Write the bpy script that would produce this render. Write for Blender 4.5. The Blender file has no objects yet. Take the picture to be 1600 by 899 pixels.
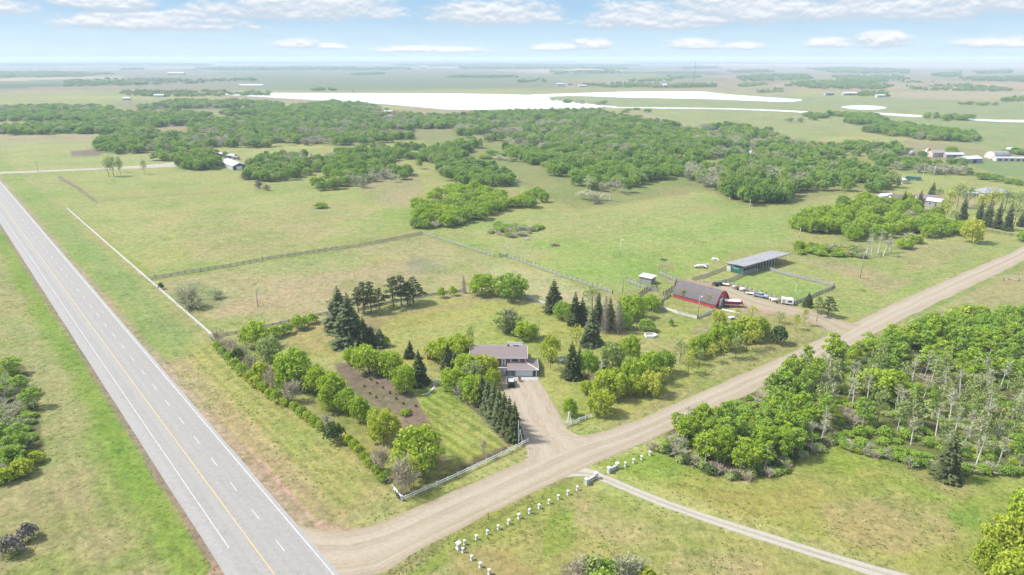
import bpy, math, random
import numpy as np
from mathutils import Vector, Matrix

random.seed(7)
RNG = np.random.default_rng(7)
scene = bpy.context.scene
COL = scene.collection

# ------------------------------------------------------------------ camera
CAM_H = 85.0                       # metres above the ground
F_PX = 1067.0                      # focal length of the drone lens in photograph pixels
TILT = math.radians(18.62)
ST, CT = math.sin(TILT), math.cos(TILT)
cam_data = bpy.data.cameras.new("drone_camera")
cam_data.sensor_width = 36.0
cam_data.lens = 36.0 * F_PX / 1600.0
cam_data.clip_start = 1.0
cam_data.clip_end = 200000.0
cam = bpy.data.objects.new("drone_camera", cam_data)
cam.location = (0, 0, CAM_H)
cam.rotation_euler = (math.pi / 2 - TILT, 0, 0)
COL.objects.link(cam)
scene.camera = cam

# ------------------------------------------------------------------ sky, sun, exposure
SUN_EL = math.radians(50)
SUN_AZ = math.radians(-84)          # clockwise from +Y (ahead of the camera)
EXPOSURE = 1.89
SKY_STRENGTH = 0.15
world = bpy.data.worlds.new("World")
scene.world = world
world.use_nodes = True
sun_data = bpy.data.lights.new("sun", 'SUN')
sun_data.energy = 2.7
sun_data.angle = math.radians(7.0)
sun_data.color = (1.0, 0.965, 0.91)
sun = bpy.data.objects.new("sun", sun_data)
sd = Vector((math.sin(SUN_AZ) * math.cos(SUN_EL), math.cos(SUN_AZ) * math.cos(SUN_EL), math.sin(SUN_EL)))
sun.rotation_euler = (-sd).to_track_quat('-Z', 'Y').to_euler()
sun.location = sd * 500
COL.objects.link(sun)
scene.view_settings.view_transform = 'Standard'
scene.view_settings.look = 'None'
scene.view_settings.exposure = EXPOSURE
scene.view_settings.gamma = 1.0
scene.cycles.max_bounces = 6
scene.cycles.diffuse_bounces = 3
scene.cycles.glossy_bounces = 2
scene.cycles.transmission_bounces = 3
scene.cycles.transparent_max_bounces = 8
scene.cycles.volume_bounces = 0
scene.cycles.use_denoising = True
scene.cycles.use_adaptive_sampling = True
scene.cycles.adaptive_threshold = 0.02


class NT:
    """short-hand for building node trees"""
    def __init__(self, tree, clear=True):
        self.t = tree
        if clear:
            tree.nodes.clear()

    def n(self, kind, **kw):
        nd = self.t.nodes.new(kind)
        for k, v in kw.items():
            setattr(nd, k, v)
        return nd

    def link(self, a, b):
        self.t.links.new(a, b)

    def put(self, sock, v):
        if isinstance(v, bpy.types.NodeSocket):
            self.link(v, sock)
        else:
            sock.default_value = v

    def m(self, op, a, b=None, c=None, clamp=False):
        nd = self.n('ShaderNodeMath', operation=op)
        nd.use_clamp = clamp
        for i, v in enumerate((a, b, c)):
            if v is not None:
                self.put(nd.inputs[i], v)
        return nd.outputs[0]

    def ramp(self, v, a, b, x=0.0, y=1.0, smooth=True):
        nd = self.n('ShaderNodeMapRange')
        nd.interpolation_type = 'SMOOTHSTEP' if smooth else 'LINEAR'
        self.put(nd.inputs['Value'], v)
        nd.inputs['From Min'].default_value = a
        nd.inputs['From Max'].default_value = b
        nd.inputs['To Min'].default_value = x
        nd.inputs['To Max'].default_value = y
        return nd.outputs['Result']

    def mix(self, fac, a, b, mode='MIX'):
        nd = self.n('ShaderNodeMix')
        nd.data_type = 'RGBA'
        nd.blend_type = mode
        self.put(nd.inputs[0], fac)
        for s, v in ((nd.inputs[6], a), (nd.inputs[7], b)):
            if isinstance(v, bpy.types.NodeSocket):
                self.link(v, s)
            else:
                s.default_value = (v[0], v[1], v[2], 1.0)
        return nd.outputs[2]

    def noise(self, vec, scale, detail=3.0, rough=0.55, dist=0.0):
        nd = self.n('ShaderNodeTexNoise')
        if vec is not None:
            self.link(vec, nd.inputs['Vector'])
        nd.inputs['Scale'].default_value = scale
        nd.inputs['Detail'].default_value = detail
        nd.inputs['Roughness'].default_value = rough
        nd.inputs['Distortion'].default_value = dist
        return nd.outputs['Fac']

    def mapping(self, vec, loc=(0, 0, 0), rot=(0, 0, 0), scale=(1, 1, 1)):
        nd = self.n('ShaderNodeMapping')
        self.link(vec, nd.inputs['Vector'])
        nd.inputs['Location'].default_value = loc
        nd.inputs['Rotation'].default_value = rot
        nd.inputs['Scale'].default_value = scale
        return nd.outputs[0]


def build_sky():
    """clear Nishita sky with a low deck of fair weather cumulus near the horizon"""
    k = NT(world.node_tree)
    sky = k.n('ShaderNodeTexSky', sky_type='NISHITA')
    sky.sun_disc = False
    sky.sun_elevation = SUN_EL
    sky.sun_rotation = SUN_AZ
    sky.altitude = 600
    sky.air_density = 1.0
    sky.dust_density = 0.6
    sky.ozone_density = 1.6
    tc = k.n('ShaderNodeTexCoord')
    sep = k.n('ShaderNodeSeparateXYZ')
    k.link(tc.outputs['Generated'], sep.inputs[0])
    x, y, z = sep.outputs
    az = k.m('MULTIPLY', k.m('ARCTAN2', x, y), 57.2958)
    el = k.m('MULTIPLY', k.m('ARCSINE', z), 57.2958)
    comb = k.n('ShaderNodeCombineXYZ')
    k.put(comb.inputs[0], k.m('MULTIPLY', az, 0.40))
    k.put(comb.inputs[1], k.m('MULTIPLY', el, 0.95))
    uv = comb.outputs[0]
    comb2 = k.n('ShaderNodeCombineXYZ')
    k.put(comb2.inputs[0], k.m('MULTIPLY', az, 0.40))
    k.put(comb2.inputs[1], k.m('ADD', k.m('MULTIPLY', el, 0.95), 0.22))
    uv2 = comb2.outputs[0]
    # individual cloud banks: azimuth, elevation, half width, half height (degrees)
    banks = [(-15.8, 3.6, 7.2, 1.1), (-1.5, 3.25, 5.2, .95), (10.8, 2.9, 5.5, 1.0), (18.0, 3.4, 8.0, 1.2),
             (27.5, 3.4, 7.5, 1.1), (35.0, 3.7, 6.0, 1.2), (-26.0, 2.4, 6.5, .7), (-28.5, 3.6, 3.2, .6),
             (-16.5, 0.95, 1.6, .34), (-14.2, .8, 1.3, .22), (3.6, .75, 2.2, .30), (6.3, .95, 1.5, .42), (14.2, .95, 2.0, .42), (17.6, .8, 1.8, .28), (23.8, .95, 1.9, .34), (27.0, 1.1, 1.8, .55), (34.5, .9, 3.2, .36),
             (-6.5, .6, 4.0, .25), (-37.0, 3.2, 4.0, .8), (44.0, 2.6, 5.0, .8)]

    def cover(u_el, vec):
        best = None
        for (a, e, w, h) in banks:
            du = k.m('DIVIDE', k.m('SUBTRACT', az, a), w)
            dv0 = k.m('SUBTRACT', u_el, e - h * 0.35)
            up = k.m('MULTIPLY', k.m('MAXIMUM', dv0, 0.0), 1.0 / (h * 1.5))
            dn = k.m('MULTIPLY', k.m('MINIMUM', dv0, 0.0), 1.0 / (h * 0.55))
            d = k.m('ADD', k.m('MULTIPLY', du, du), k.m('ADD', k.m('MULTIPLY', up, up), k.m('MULTIPLY', dn, dn)))
            c = k.m('SUBTRACT', 1.0, d)
            best = c if best is None else k.m('MAXIMUM', best, c)
        best = k.m('MAXIMUM', best, -0.9)
        # the same sky goes on overhead and all round
        hi = k.ramp(el, 4.6, 8.0)
        gen = k.m('SUBTRACT', k.m('MULTIPLY', k.noise(k.mapping(vec, (3, 9, 0), scale=(.35, .2, 1)), 1.0, 4), 3.0), 1.75)
        gen = k.m('MULTIPLY', gen, 1.0)
        mx = k.n('ShaderNodeMix')
        mx.data_type = 'FLOAT'
        k.put(mx.inputs[0], hi)
        k.put(mx.inputs[2], best)
        k.put(mx.inputs[3], gen)
        nz = k.noise(vec, 1.15, 6, 0.55, 0.2)
        nb = k.noise(vec, 4.0, 5, 0.6)
        return k.m('ADD', k.m('ADD', k.m('MULTIPLY', mx.outputs[0], 0.85), 0.36),
                   k.m('ADD', k.m('MULTIPLY', k.m('SUBTRACT', nz, 0.5), 2.6), k.m('MULTIPLY', k.m('SUBTRACT', nb, 0.5), 0.6)))

    c1 = cover(el, uv)
    c2 = cover(k.m('ADD', el, 0.25), uv2)
    dens = k.ramp(c1, -0.2, 0.95)
    lit = k.ramp(k.m('SUBTRACT', c1, k.m('MULTIPLY', c2, 0.85)), -0.15, 0.75)
    cloud = k.mix(lit, (1.16, 1.32, 1.50), (1.84, 1.85, 1.88))
    # thin haze of high cloud, denser near the horizon
    veil = k.noise(k.mapping(uv, scale=(.5, 1.4, 1)), 1.1, 4)
    base = k.mix(k.m('ADD', k.m('MULTIPLY', k.ramp(veil, 0.35, 0.75), 0.25), 0.55), sky.outputs[0], (3.1, 3.25, 3.45))
    low = k.ramp(el, 5.0, 40.0, 1.0, 0.0)
    tone = k.mix(k.ramp(el, 0.0, 4.0), (1.04, 1.38, 1.62), (0.54, 0.94, 1.36))
    base = k.mix(k.m('MULTIPLY', low, 0.92), base, tone)
    col = k.mix(k.m('MULTIPLY', dens, 0.88), base, cloud)
    bg = k.n('ShaderNodeBackground')
    k.link(col, bg.inputs[0])
    bg.inputs[1].default_value = SKY_STRENGTH
    out = k.n('ShaderNodeOutputWorld')
    k.link(bg.outputs[0], out.inputs[0])


build_sky()


# ------------------------------------------------------------------ unprojection: photograph pixel -> ground point
def P(x, y, z=0.0):
    v = y - 449.5
    k = (CAM_H - z) / (F_PX * ST + v * CT)
    return Vector(((x - 800.0) * k, (F_PX * CT - v * ST) * k, z))


def height_at(yb, yt):
    """height of something standing at row yb whose top shows at row yt"""
    Y = P(800, yb).y
    v = (449.5 - yt) / F_PX
    return CAM_H + Y * (v * CT - ST) / (CT + v * ST)


def mpp(yb):
    """metres per photograph pixel, across, at ground row yb"""
    return CAM_H / (F_PX * ST + (yb - 449.5) * CT)


def project(X, Y):
    fwd = Y * CT + CAM_H * ST
    up = Y * ST - CAM_H * CT
    ok = fwd > 1.0
    fw = np.where(ok, fwd, 1.0)
    return np.where(ok, 800 + F_PX * X / fw, -1e6), np.where(ok, 449.5 - F_PX * up / fw, 1e6)


DH = Vector((-0.651, 0.759, 0)).normalized()      # along the highway, away from the camera
DN = Vector((0.759, 0.651, 0)).normalized()       # across it, to the right (along the gravel road)


def HW(n, u, z=0.0):
    p = DN * n + DH * u
    return Vector((p.x, p.y, z))


# ------------------------------------------------------------------ object helpers
def tag(o, label=None, cat=None, group=None, kind=None):
    if label:
        o['label'] = label
    if cat:
        o['category'] = cat
    if group:
        o['group'] = group
    if kind:
        o['kind'] = kind
    return o


def empty(name, loc, rz=0.0, label=None, cat=None, group=None):
    o = bpy.data.objects.new(name, None)
    o.empty_display_size = 0.5
    o.location = loc
    o.rotation_euler = (0, 0, rz)
    COL.objects.link(o)
    return tag(o, label, cat, group)


class MB:
    """collects boxes, bars, tubes and polygons and links them as one mesh object"""
    def __init__(self):
        self.v, self.f, self.s = [], [], []

    def poly(self, pts, smooth=False):
        b = len(self.v)
        self.v += [tuple(p) for p in pts]
        self.f.append(tuple(range(b, b + len(pts))))
        self.s.append(smooth)
        return self

    def hexa(self, p):
        b = len(self.v)
        self.v += [tuple(q) for q in p]
        for q in ((3, 2, 1, 0), (4, 5, 6, 7), (0, 1, 5, 4), (1, 2, 6, 5), (2, 3, 7, 6), (3, 0, 4, 7)):
            self.f.append(tuple(b + i for i in q))
            self.s.append(False)
        return self

    def box(self, x0, x1, y0, y1, z0, z1):
        return self.hexa([(x0, y0, z0), (x1, y0, z0), (x1, y1, z0), (x0, y1, z0),
                          (x0, y0, z1), (x1, y0, z1), (x1, y1, z1), (x0, y1, z1)])

    def frustum(self, w0, d0, z0, w1, d1, z1, cx=0, cy=0):
        a, b, c, d = w0 / 2, d0 / 2, w1 / 2, d1 / 2
        return self.hexa([(cx - a, cy - b, z0), (cx + a, cy - b, z0), (cx + a, cy + b, z0), (cx - a, cy + b, z0),
                          (cx - c, cy - d, z1), (cx + c, cy - d, z1), (cx + c, cy + d, z1), (cx - c, cy + d, z1)])

    def bar(self, a, b, w, h=None):
        """square bar from a to b"""
        a, b = Vector(a), Vector(b)
        h = w if h is None else h
        d = (b - a).normalized()
        s = d.cross(Vector((0, 0, 1)))
        if s.length < 1e-3:
            s = Vector((1, 0, 0))
        s.normalize()
        t = s.cross(d).normalized()
        s, t = s * w / 2, t * h / 2
        return self.hexa([a - s - t, a + s - t, a + s + t, a - s + t, b - s - t, b + s - t, b + s + t, b - s + t])

    def tube(self, a, b, r0, r1, n=8, caps=True):
        a, b = Vector(a), Vector(b)
        d = (b - a).normalized()
        s = d.orthogonal().normalized()
        t = d.cross(s)
        k = len(self.v)
        for (p, r) in ((a, r0), (b, r1)):
            for i in range(n):
                q = 2 * math.pi * i / n
                self.v.append(tuple(p + s * (r * math.cos(q)) + t * (r * math.sin(q))))
        for i in range(n):
            j = (i + 1) % n
            self.f.append((k + i, k + j, k + n + j, k + n + i))
            self.s.append(True)
        if caps:
            self.f.append(tuple(k + i for i in reversed(range(n))))
            self.s.append(False)
            self.f.append(tuple(k + n + i for i in range(n)))
            self.s.append(False)
        return self

    def prism(self, prof, axis, lo, hi):
        """extrude a 2-D outline along an axis ('x' takes (y,z), 'y' takes (x,z), 'z' takes (x,y))"""
        def mk(p, q):
            return {'x': (q, p[0], p[1]), 'y': (p[0], q, p[1]), 'z': (p[0], p[1], q)}[axis]
        n = len(prof)
        b = len(self.v)
        self.v += [mk(p, lo) for p in prof] + [mk(p, hi) for p in prof]
        for i in range(n):
            j = (i + 1) % n
            self.f.append((b + i, b + j, b + n + j, b + n + i))
            self.s.append(False)
        self.f.append(tuple(b + i for i in reversed(range(n))))
        self.s.append(False)
        self.f.append(tuple(b + n + i for i in range(n)))
        self.s.append(False)
        return self

    def mesh(self, name, mat):
        me = bpy.data.meshes.new(name)
        me.from_pydata(self.v, [], self.f)
        me.polygons.foreach_set('use_smooth', self.s)
        if mat:
            me.materials.append(mat)
        me.update()
        import bmesh
        bm = bmesh.new()
        bm.from_mesh(me)
        bmesh.ops.recalc_face_normals(bm, faces=bm.faces)
        bm.to_mesh(me)
        bm.free()
        return me

    def build(self, name, mat, parent=None, loc=None):
        o = bpy.data.objects.new(name, self.mesh(name, mat))
        COL.objects.link(o)
        o.parent = parent
        if loc is not None:
            o.location = loc
        return o


def copy_tree(o, parent=None):
    c = o.copy()
    COL.objects.link(c)
    c.parent = parent
    for ch in list(o.children):
        copy_tree(ch, c)
    return c


def mesh_np(name, verts, faces_flat, per, mat=None, smooth=False):
    """fast mesh from numpy: verts (n,3), faces_flat indices, per = corners per face"""
    me = bpy.data.meshes.new(name)
    nf = len(faces_flat) // per
    me.vertices.add(len(verts))
    me.vertices.foreach_set('co', np.asarray(verts, dtype=np.float32).ravel())
    me.loops.add(len(faces_flat))
    me.loops.foreach_set('vertex_index', np.asarray(faces_flat, dtype=np.int32))
    me.polygons.add(nf)
    me.polygons.foreach_set('loop_start', np.arange(nf, dtype=np.int32) * per)
    try:
        me.polygons.foreach_set('loop_total', np.full(nf, per, dtype=np.int32))
    except Exception:
        pass
    if smooth:
        me.polygons.foreach_set('use_smooth', np.ones(nf, dtype=bool))
    me.update(calc_edges=True)
    me.validate()
    if mat:
        me.materials.append(mat)
    return me


# ------------------------------------------------------------------ colours and materials
EXPO = 3.75    # how much brighter a sunlit surface shows than its base colour, for colours read by eye


def S(r, g, b, k=1.0):
    def l(c):
        c /= 255.0
        return (c / 12.92 if c <= 0.04045 else ((c + 0.055) / 1.055) ** 2.4) / EXPO * k
    return (l(r), l(g), l(b))


def mat_basic(name, col, rough=0.8, metal=0.0, var=0.25, scale=3.0, stretch=(1, 1, 1), col2=None, spec=0.3, bump=0.0, vr=0.0):
    """surface with two-scale dirt and grain variation in object space"""
    m = bpy.data.materials.new(name)
    m.use_nodes = True
    k = NT(m.node_tree)
    tc = k.n('ShaderNodeTexCoord')
    vec = k.mapping(tc.outputs['Object'], scale=stretch)
    n1 = k.noise(vec, scale, 4, 0.6)
    n2 = k.noise(vec, scale * 6.3, 3, 0.6)
    c2 = col2 if col2 else tuple(c * 0.55 for c in col)
    f = k.ramp(k.m('ADD', k.m('MULTIPLY', n1, 0.65), k.m('MULTIPLY', n2, 0.35)), 0.38, 0.68)
    c = k.mix(k.m('MULTIPLY', f, min(1.0, var * 2)), col, c2)
    if vr:
        oi = k.n('ShaderNodeObjectInfo')
        c = k.mix(k.m('MULTIPLY', oi.outputs['Random'], vr), c, c2)
    b = k.n('ShaderNodeBsdfPrincipled')
    k.link(c, b.inputs['Base Color'])
    b.inputs['Roughness'].default_value = rough
    b.inputs['Metallic'].default_value = metal
    b.inputs['Specular IOR Level'].default_value = spec
    if bump:
        bp = k.n('ShaderNodeBump')
        bp.inputs['Strength'].default_value = bump
        bp.inputs['Distance'].default_value = 0.05
        k.link(n2, bp.inputs['Height'])
        k.link(bp.outputs[0], b.inputs['Normal'])
    o = k.n('ShaderNodeOutputMaterial')
    k.link(b.outputs[0], o.inputs[0])
    return m


def mat_leaf(name, a, b, c, trans=0.35, bark=None):
    """foliage: tone differs from leaf to leaf, clump to clump and tree to tree"""
    m = bpy.data.materials.new(name)
    m.use_nodes = True
    k = NT(m.node_tree)
    at = k.n('ShaderNodeAttribute', attribute_name='tint')
    oi = k.n('ShaderNodeObjectInfo')
    geo = k.n('ShaderNodeNewGeometry')
    nz = k.noise(geo.outputs['Position'], 0.35, 2)
    col = k.mix(k.ramp(at.outputs['Fac'], 0.1, 0.9, 0, 1, False), a, b)
    col = k.mix(k.m('MULTIPLY', k.ramp(oi.outputs['Random'], 0.25, 1.0, 0, 1, False), 0.6), col, c)
    col = k.mix(k.m('MULTIPLY', k.ramp(nz, 0.4, 0.7), 0.35), col, b)
    d = k.n('ShaderNodeBsdfDiffuse')
    t = k.n('ShaderNodeBsdfTranslucent')
    k.link(col, d.inputs[0])
    tcol = k.mix(0.5, col, (a[0] * 1.2, a[1] * 1.25, a[2] * 0.7))
    k.link(tcol, t.inputs[0])
    mx = k.n('ShaderNodeMixShader')
    mx.inputs[0].default_value = trans
    k.link(d.outputs[0], mx.inputs[1])
    k.link(t.outputs[0], mx.inputs[2])
    o = k.n('ShaderNodeOutputMaterial')
    k.link(mx.outputs[0], o.inputs[0])
    return m


LEAF = dict(
    fresh=mat_leaf('leaf_fresh', (0.285, 0.375, 0.040), (0.185, 0.285, 0.030), (0.325, 0.395, 0.050), 0.42),
    mid=mat_leaf('leaf_aspen', (0.240, 0.345, 0.055), (0.155, 0.250, 0.038), (0.285, 0.365, 0.070), 0.40),
    woods=mat_leaf('leaf_woods', (0.195, 0.300, 0.058), (0.125, 0.215, 0.042), (0.245, 0.330, 0.068), 0.36),
    woodsdark=mat_leaf('leaf_woods_dark', (0.150, 0.255, 0.056), (0.095, 0.175, 0.040), (0.195, 0.285, 0.062), 0.34),
    lime=mat_leaf('leaf_lime', (0.330, 0.385, 0.040), (0.220, 0.290, 0.030), (0.360, 0.380, 0.060), 0.42),
    yellow=mat_leaf('leaf_yellow', (0.400, 0.425, 0.055), (0.300, 0.345, 0.050), (0.430, 0.430, 0.080), 0.42),
    pale=mat_leaf('leaf_pale', (0.285, 0.345, 0.115), (0.195, 0.255, 0.075), (0.310, 0.340, 0.140), 0.38),
    dark=mat_leaf('leaf_dark', (0.090, 0.130, 0.040), (0.050, 0.082, 0.025), (0.105, 0.130, 0.050), 0.30),
    spruce=mat_leaf('needle_spruce', (0.080, 0.098, 0.036), (0.042, 0.056, 0.022), (0.090, 0.100, 0.042), 0.15),
    pine=mat_leaf('needle_pine', (0.125, 0.150, 0.065), (0.068, 0.090, 0.040), (0.140, 0.150, 0.080), 0.18),
    dead=mat_leaf('twig_dead_spruce', (0.200, 0.170, 0.140), (0.110, 0.095, 0.078), (0.190, 0.160, 0.135), 0.10),
    twig=mat_leaf('twig_grey', (0.370, 0.370, 0.245), (0.245, 0.245, 0.160), (0.330, 0.340, 0.205), 0.10),
    pink=mat_leaf('twig_pink', (0.400, 0.355, 0.270), (0.270, 0.235, 0.175), (0.430, 0.370, 0.270), 0.15),
    darktwig=mat_leaf('twig_dark', (0.210, 0.190, 0.165), (0.125, 0.115, 0.100), (0.220, 0.190, 0.165), 0.10),
)
M = dict(
    bark=mat_basic('bark_brown', (0.11, 0.09, 0.07), 0.9, scale=2.0, stretch=(4, 4, 1)),
    birch=mat_basic('bark_white', (0.50, 0.485, 0.44), 0.85, scale=1.4, stretch=(1, 1, 2.5), col2=(0.12, 0.11, 0.10), var=0.3),
    white=mat_basic('white_paint', (0.58, 0.58, 0.57), 0.55, var=0.15, scale=1.5),
    rail=mat_basic('white_rail_paint', (0.60, 0.60, 0.59), 0.6, var=0.12, scale=1.2),
    weathered=mat_basic('weathered_wood', (0.300, 0.290, 0.270), 0.9, var=0.45, scale=0.8, stretch=(1, 1, 4), col2=(0.14, 0.135, 0.125), vr=0.4),
    palewood=mat_basic('pale_plank_wood', (0.52, 0.50, 0.46), 0.9, var=0.35, scale=0.7, col2=(0.24, 0.23, 0.20), vr=0.3),
    darkwood=mat_basic('dark_post_wood', (0.10, 0.092, 0.082), 0.9, var=0.4, scale=2, vr=0.4),
    shingle=mat_basic('mauve_shingles', (0.140, 0.112, 0.106), 0.9, var=0.35, scale=1.6, stretch=(1, 5, 5), col2=(0.13, 0.105, 0.108)),
    barnshingle=mat_basic('barn_shingles', (0.105, 0.094, 0.094), 0.9, var=0.45, scale=0.9, stretch=(1, 2, 4), col2=(0.06, 0.05, 0.052)),
    brick=mat_basic('red_brick', (0.27, 0.085, 0.060), 0.9, var=0.4, scale=3.0, col2=(0.17, 0.08, 0.065)),
    barnred=mat_basic('barn_red_paint', (0.36, 0.045, 0.055), 0.8, var=0.35, scale=0.9, stretch=(3, 3, 1), col2=(0.20, 0.04, 0.045)),
    red=mat_basic('red_vehicle_paint', (0.33, 0.030, 0.045), 0.35, var=0.15, scale=1.0, spec=0.5),
    steel=mat_basic('white_steel_roof', (0.36, 0.36, 0.375), 0.45, var=0.15, scale=0.8),
    greyroof=mat_basic('grey_roof_sheet', (0.20, 0.195, 0.20), 0.7, var=0.5, scale=0.35, stretch=(1, 3, 1), col2=(0.13, 0.125, 0.13)),
    green=mat_basic('green_metal_siding', (0.018, 0.090, 0.072), 0.6, var=0.2, scale=0.8, stretch=(8, 8, 1)),
    glass=mat_basic('dark_window_glass', (0.035, 0.040, 0.048), 0.12, var=0.1, scale=1.0, spec=0.6),
    black=mat_basic('black_paint', (0.018, 0.018, 0.020), 0.3, var=0.2, scale=2.0, spec=0.5),
    tyre=mat_basic('black_rubber', (0.022, 0.022, 0.022), 0.9, var=0.2, scale=5),
    greywall=mat_basic('grey_siding', (0.26, 0.26, 0.265), 0.8, var=0.2, scale=1.2),
    teal=mat_basic('teal_door', (0.10, 0.15, 0.145), 0.6, var=0.2, scale=2),
    concrete=mat_basic('concrete', (0.30, 0.285, 0.265), 0.9, var=0.35, scale=1.2, bump=0.2),
    stone=mat_basic('pale_stone', (0.44, 0.425, 0.395), 0.9, var=0.5, scale=3.0, col2=(0.22, 0.21, 0.195), bump=0.4),
    paintline=mat_basic('white_road_paint', (0.30, 0.30, 0.295), 0.7, var=0.35, scale=0.6, col2=(0.20, 0.20, 0.20)),
    yellowline=mat_basic('yellow_road_paint', (0.31, 0.24, 0.11), 0.7, var=0.35, scale=0.6, col2=(0.22, 0.19, 0.13)),
    yellow=mat_basic('yellow_plate', (0.52, 0.40, 0.03), 0.5, var=0.1, scale=3),
    bluecar=mat_basic('pale_blue_vehicle_paint', (0.22, 0.28, 0.34), 0.3, var=0.2, scale=1.0, spec=0.5),
    silver=mat_basic('silver_metal', (0.36, 0.37, 0.38), 0.35, metal=0.3, var=0.3, scale=1.0),
    rust=mat_basic('rusty_metal', (0.15, 0.09, 0.06), 0.8, var=0.5, scale=2.0),
    cream=mat_basic('cream_stucco', (0.45, 0.41, 0.35), 0.85, var=0.2, scale=0.6),
    pinkwall=mat_basic('pink_beige_siding', (0.40, 0.33, 0.28), 0.85, var=0.2, scale=0.6),
    soil=mat_basic('pile_soil', (0.17, 0.12, 0.10), 0.95, var=0.5, scale=1.5, bump=0.5),
    straw=mat_basic('bale_straw', (0.33, 0.28, 0.17), 0.95, var=0.4, scale=2.0),
)

# ================================================================== GROUND
def hash2(ix, iy, seed=0):
    h = (ix.astype(np.int64) * 374761393 + iy.astype(np.int64) * 668265263 + seed * 1442695041) & 0xFFFFFFFF
    h = ((h ^ (h >> 13)) * 1274126177) & 0xFFFFFFFF
    return ((h ^ (h >> 16)) & 0xFFFF) / 65535.0


def vnoise(x, y, seed=0):
    ix, iy = np.floor(x), np.floor(y)
    fx, fy = x - ix, y - iy
    fx, fy = fx * fx * (3 - 2 * fx), fy * fy * (3 - 2 * fy)
    a, b = hash2(ix, iy, seed), hash2(ix + 1, iy, seed)
    c, d = hash2(ix, iy + 1, seed), hash2(ix + 1, iy + 1, seed)
    return (a * (1 - fx) + b * fx) * (1 - fy) + (c * (1 - fx) + d * fx) * fy


def fbm(x, y, seed=0, o=4):
    s, a, t = 0, 1.0, 0
    for i in range(o):
        s = s + a * vnoise(x, y, seed + i)
        t += a
        x, y, a = x * 2.03 + 7.1, y * 2.03 + 3.7, a * 0.5
    return s / t


def in_poly(x, y, poly):
    inside = np.zeros(x.shape, dtype=bool)
    n = len(poly)
    for i in range(n):
        x0, y0 = poly[i]
        x1, y1 = poly[(i + 1) % n]
        if y0 == y1:
            continue
        c = ((y0 > y) != (y1 > y)) & (x < (x1 - x0) * (y - y0) / (y1 - y0) + x0)
        inside ^= c
    return inside


def seg_dist(x, y, pts, closed):
    d = np.full(x.shape, 1e9)
    n = len(pts)
    for i in range(n if closed else n - 1):
        x0, y0 = pts[i][:2]
        x1, y1 = pts[(i + 1) % n][:2]
        dx, dy = x1 - x0, y1 - y0
        L = dx * dx + dy * dy + 1e-9
        t = np.clip(((x - x0) * dx + (y - y0) * dy) / L, 0, 1)
        d = np.minimum(d, np.hypot(x - x0 - t * dx, y - y0 - t * dy))
    return d


az_in = np.radians(np.concatenate([np.arange(-180, -50, 6.5), np.arange(-50, 50.01, 0.17), np.arange(56.5, 180, 6.5)]))
dep = np.radians(np.concatenate([np.array([89.0, 75, 66]), np.arange(60, 14, -0.155), np.arange(14, 4.5, -0.10), np.arange(4.5, 0.5, -0.06), np.array([.45, .4, .35, .3, .25, .2, .16, .12])]))
rr = CAM_H / np.tan(dep)
A, R = np.meshgrid(az_in, rr)
GX, GY = R * np.sin(A), R * np.cos(A)
nr, na = A.shape
gx, gy = GX.ravel(), GY.ravel()
px, py = project(gx, gy)
jit = (fbm(gx / 14, gy / 14, 3) - 0.5) * 2.0
jit2 = (fbm(gx / 4, gy / 4, 9) - 0.5) * 2.0
g_n = gx * DN.x + gy * DN.y
g_u = gx * DH.x + gy * DH.y

base = np.zeros((gx.size, 4))
base[:, :3] = S(188, 194, 126)
base[:, 3] = 0.0


def blend(idx, al, rgb, stripe=None):
    al = al[:, None]
    base[idx, :3] = base[idx, :3] * (1 - al) + np.array(rgb)[None, :] * al
    if stripe is not None:
        base[idx, 3] = base[idx, 3] * (1 - al[:, 0]) + stripe * al[:, 0]


def paint(poly, rgb, amount=1.0, feather=7.0, rough=4.0, stripe=None, fine=1.5):
    """colour a patch of land given by its outline in image pixels; soft uneven border"""
    xs, ys = [p[0] for p in poly], [p[1] for p in poly]
    pad = feather + rough + 3
    idx = np.nonzero((px > min(xs) - pad) & (px < max(xs) + pad) & (py > min(ys) - pad) & (py < max(ys) + pad))[0]
    if not len(idx):
        return
    x, y = px[idx], py[idx]
    # rows are foreshortened: outline and border distance are taken in image pixels
    d = seg_dist(x, y, poly, True)
    sd_ = np.where(in_poly(x, y, poly), d, -d) + rough * jit[idx] + fine * jit2[idx]
    al = np.clip(0.5 + sd_ / feather, 0, 1)
    al = al * al * (3 - 2 * al) * amount
    blend(idx, al, S(*rgb), stripe)


def stroke(pts, width, rgb, amount=1.0, feather=3.0, rough=1.0):
    """colour a band along a line (worn track, ditch, verge)"""
    xs, ys = [p[0] for p in pts], [p[1] for p in pts]
    pad = width + feather + rough + 3
    idx = np.nonzero((px > min(xs) - pad) & (px < max(xs) + pad) & (py > min(ys) - pad) & (py < max(ys) + pad))[0]
    if not len(idx):
        return
    d = seg_dist(px[idx], py[idx], pts, False)
    al = np.clip(0.5 + (width / 2 - d + rough * (jit[idx] + jit2[idx] * .6)) / feather, 0, 1)
    blend(idx, al * al * (3 - 2 * al) * amount, S(*rgb))


def hw_band(n0, n1, u0, u1, rgb, amount=1.0, feather=2.0, rough=1.0, stripe=None):
    """band of land parallel to the highway, in metres across and along it"""
    s1 = np.minimum(g_n - n0, n1 - g_n)
    s2 = np.minimum(g_u - u0, u1 - g_u)
    s_ = np.minimum(s1, s2) + rough * jit + rough * .5 * jit2
    idx = np.nonzero(s_ > -feather)[0]
    al = np.clip(0.5 + s_[idx] / feather, 0, 1)
    blend(idx, al * al * (3 - 2 * al) * amount, S(*rgb), stripe)


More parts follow.
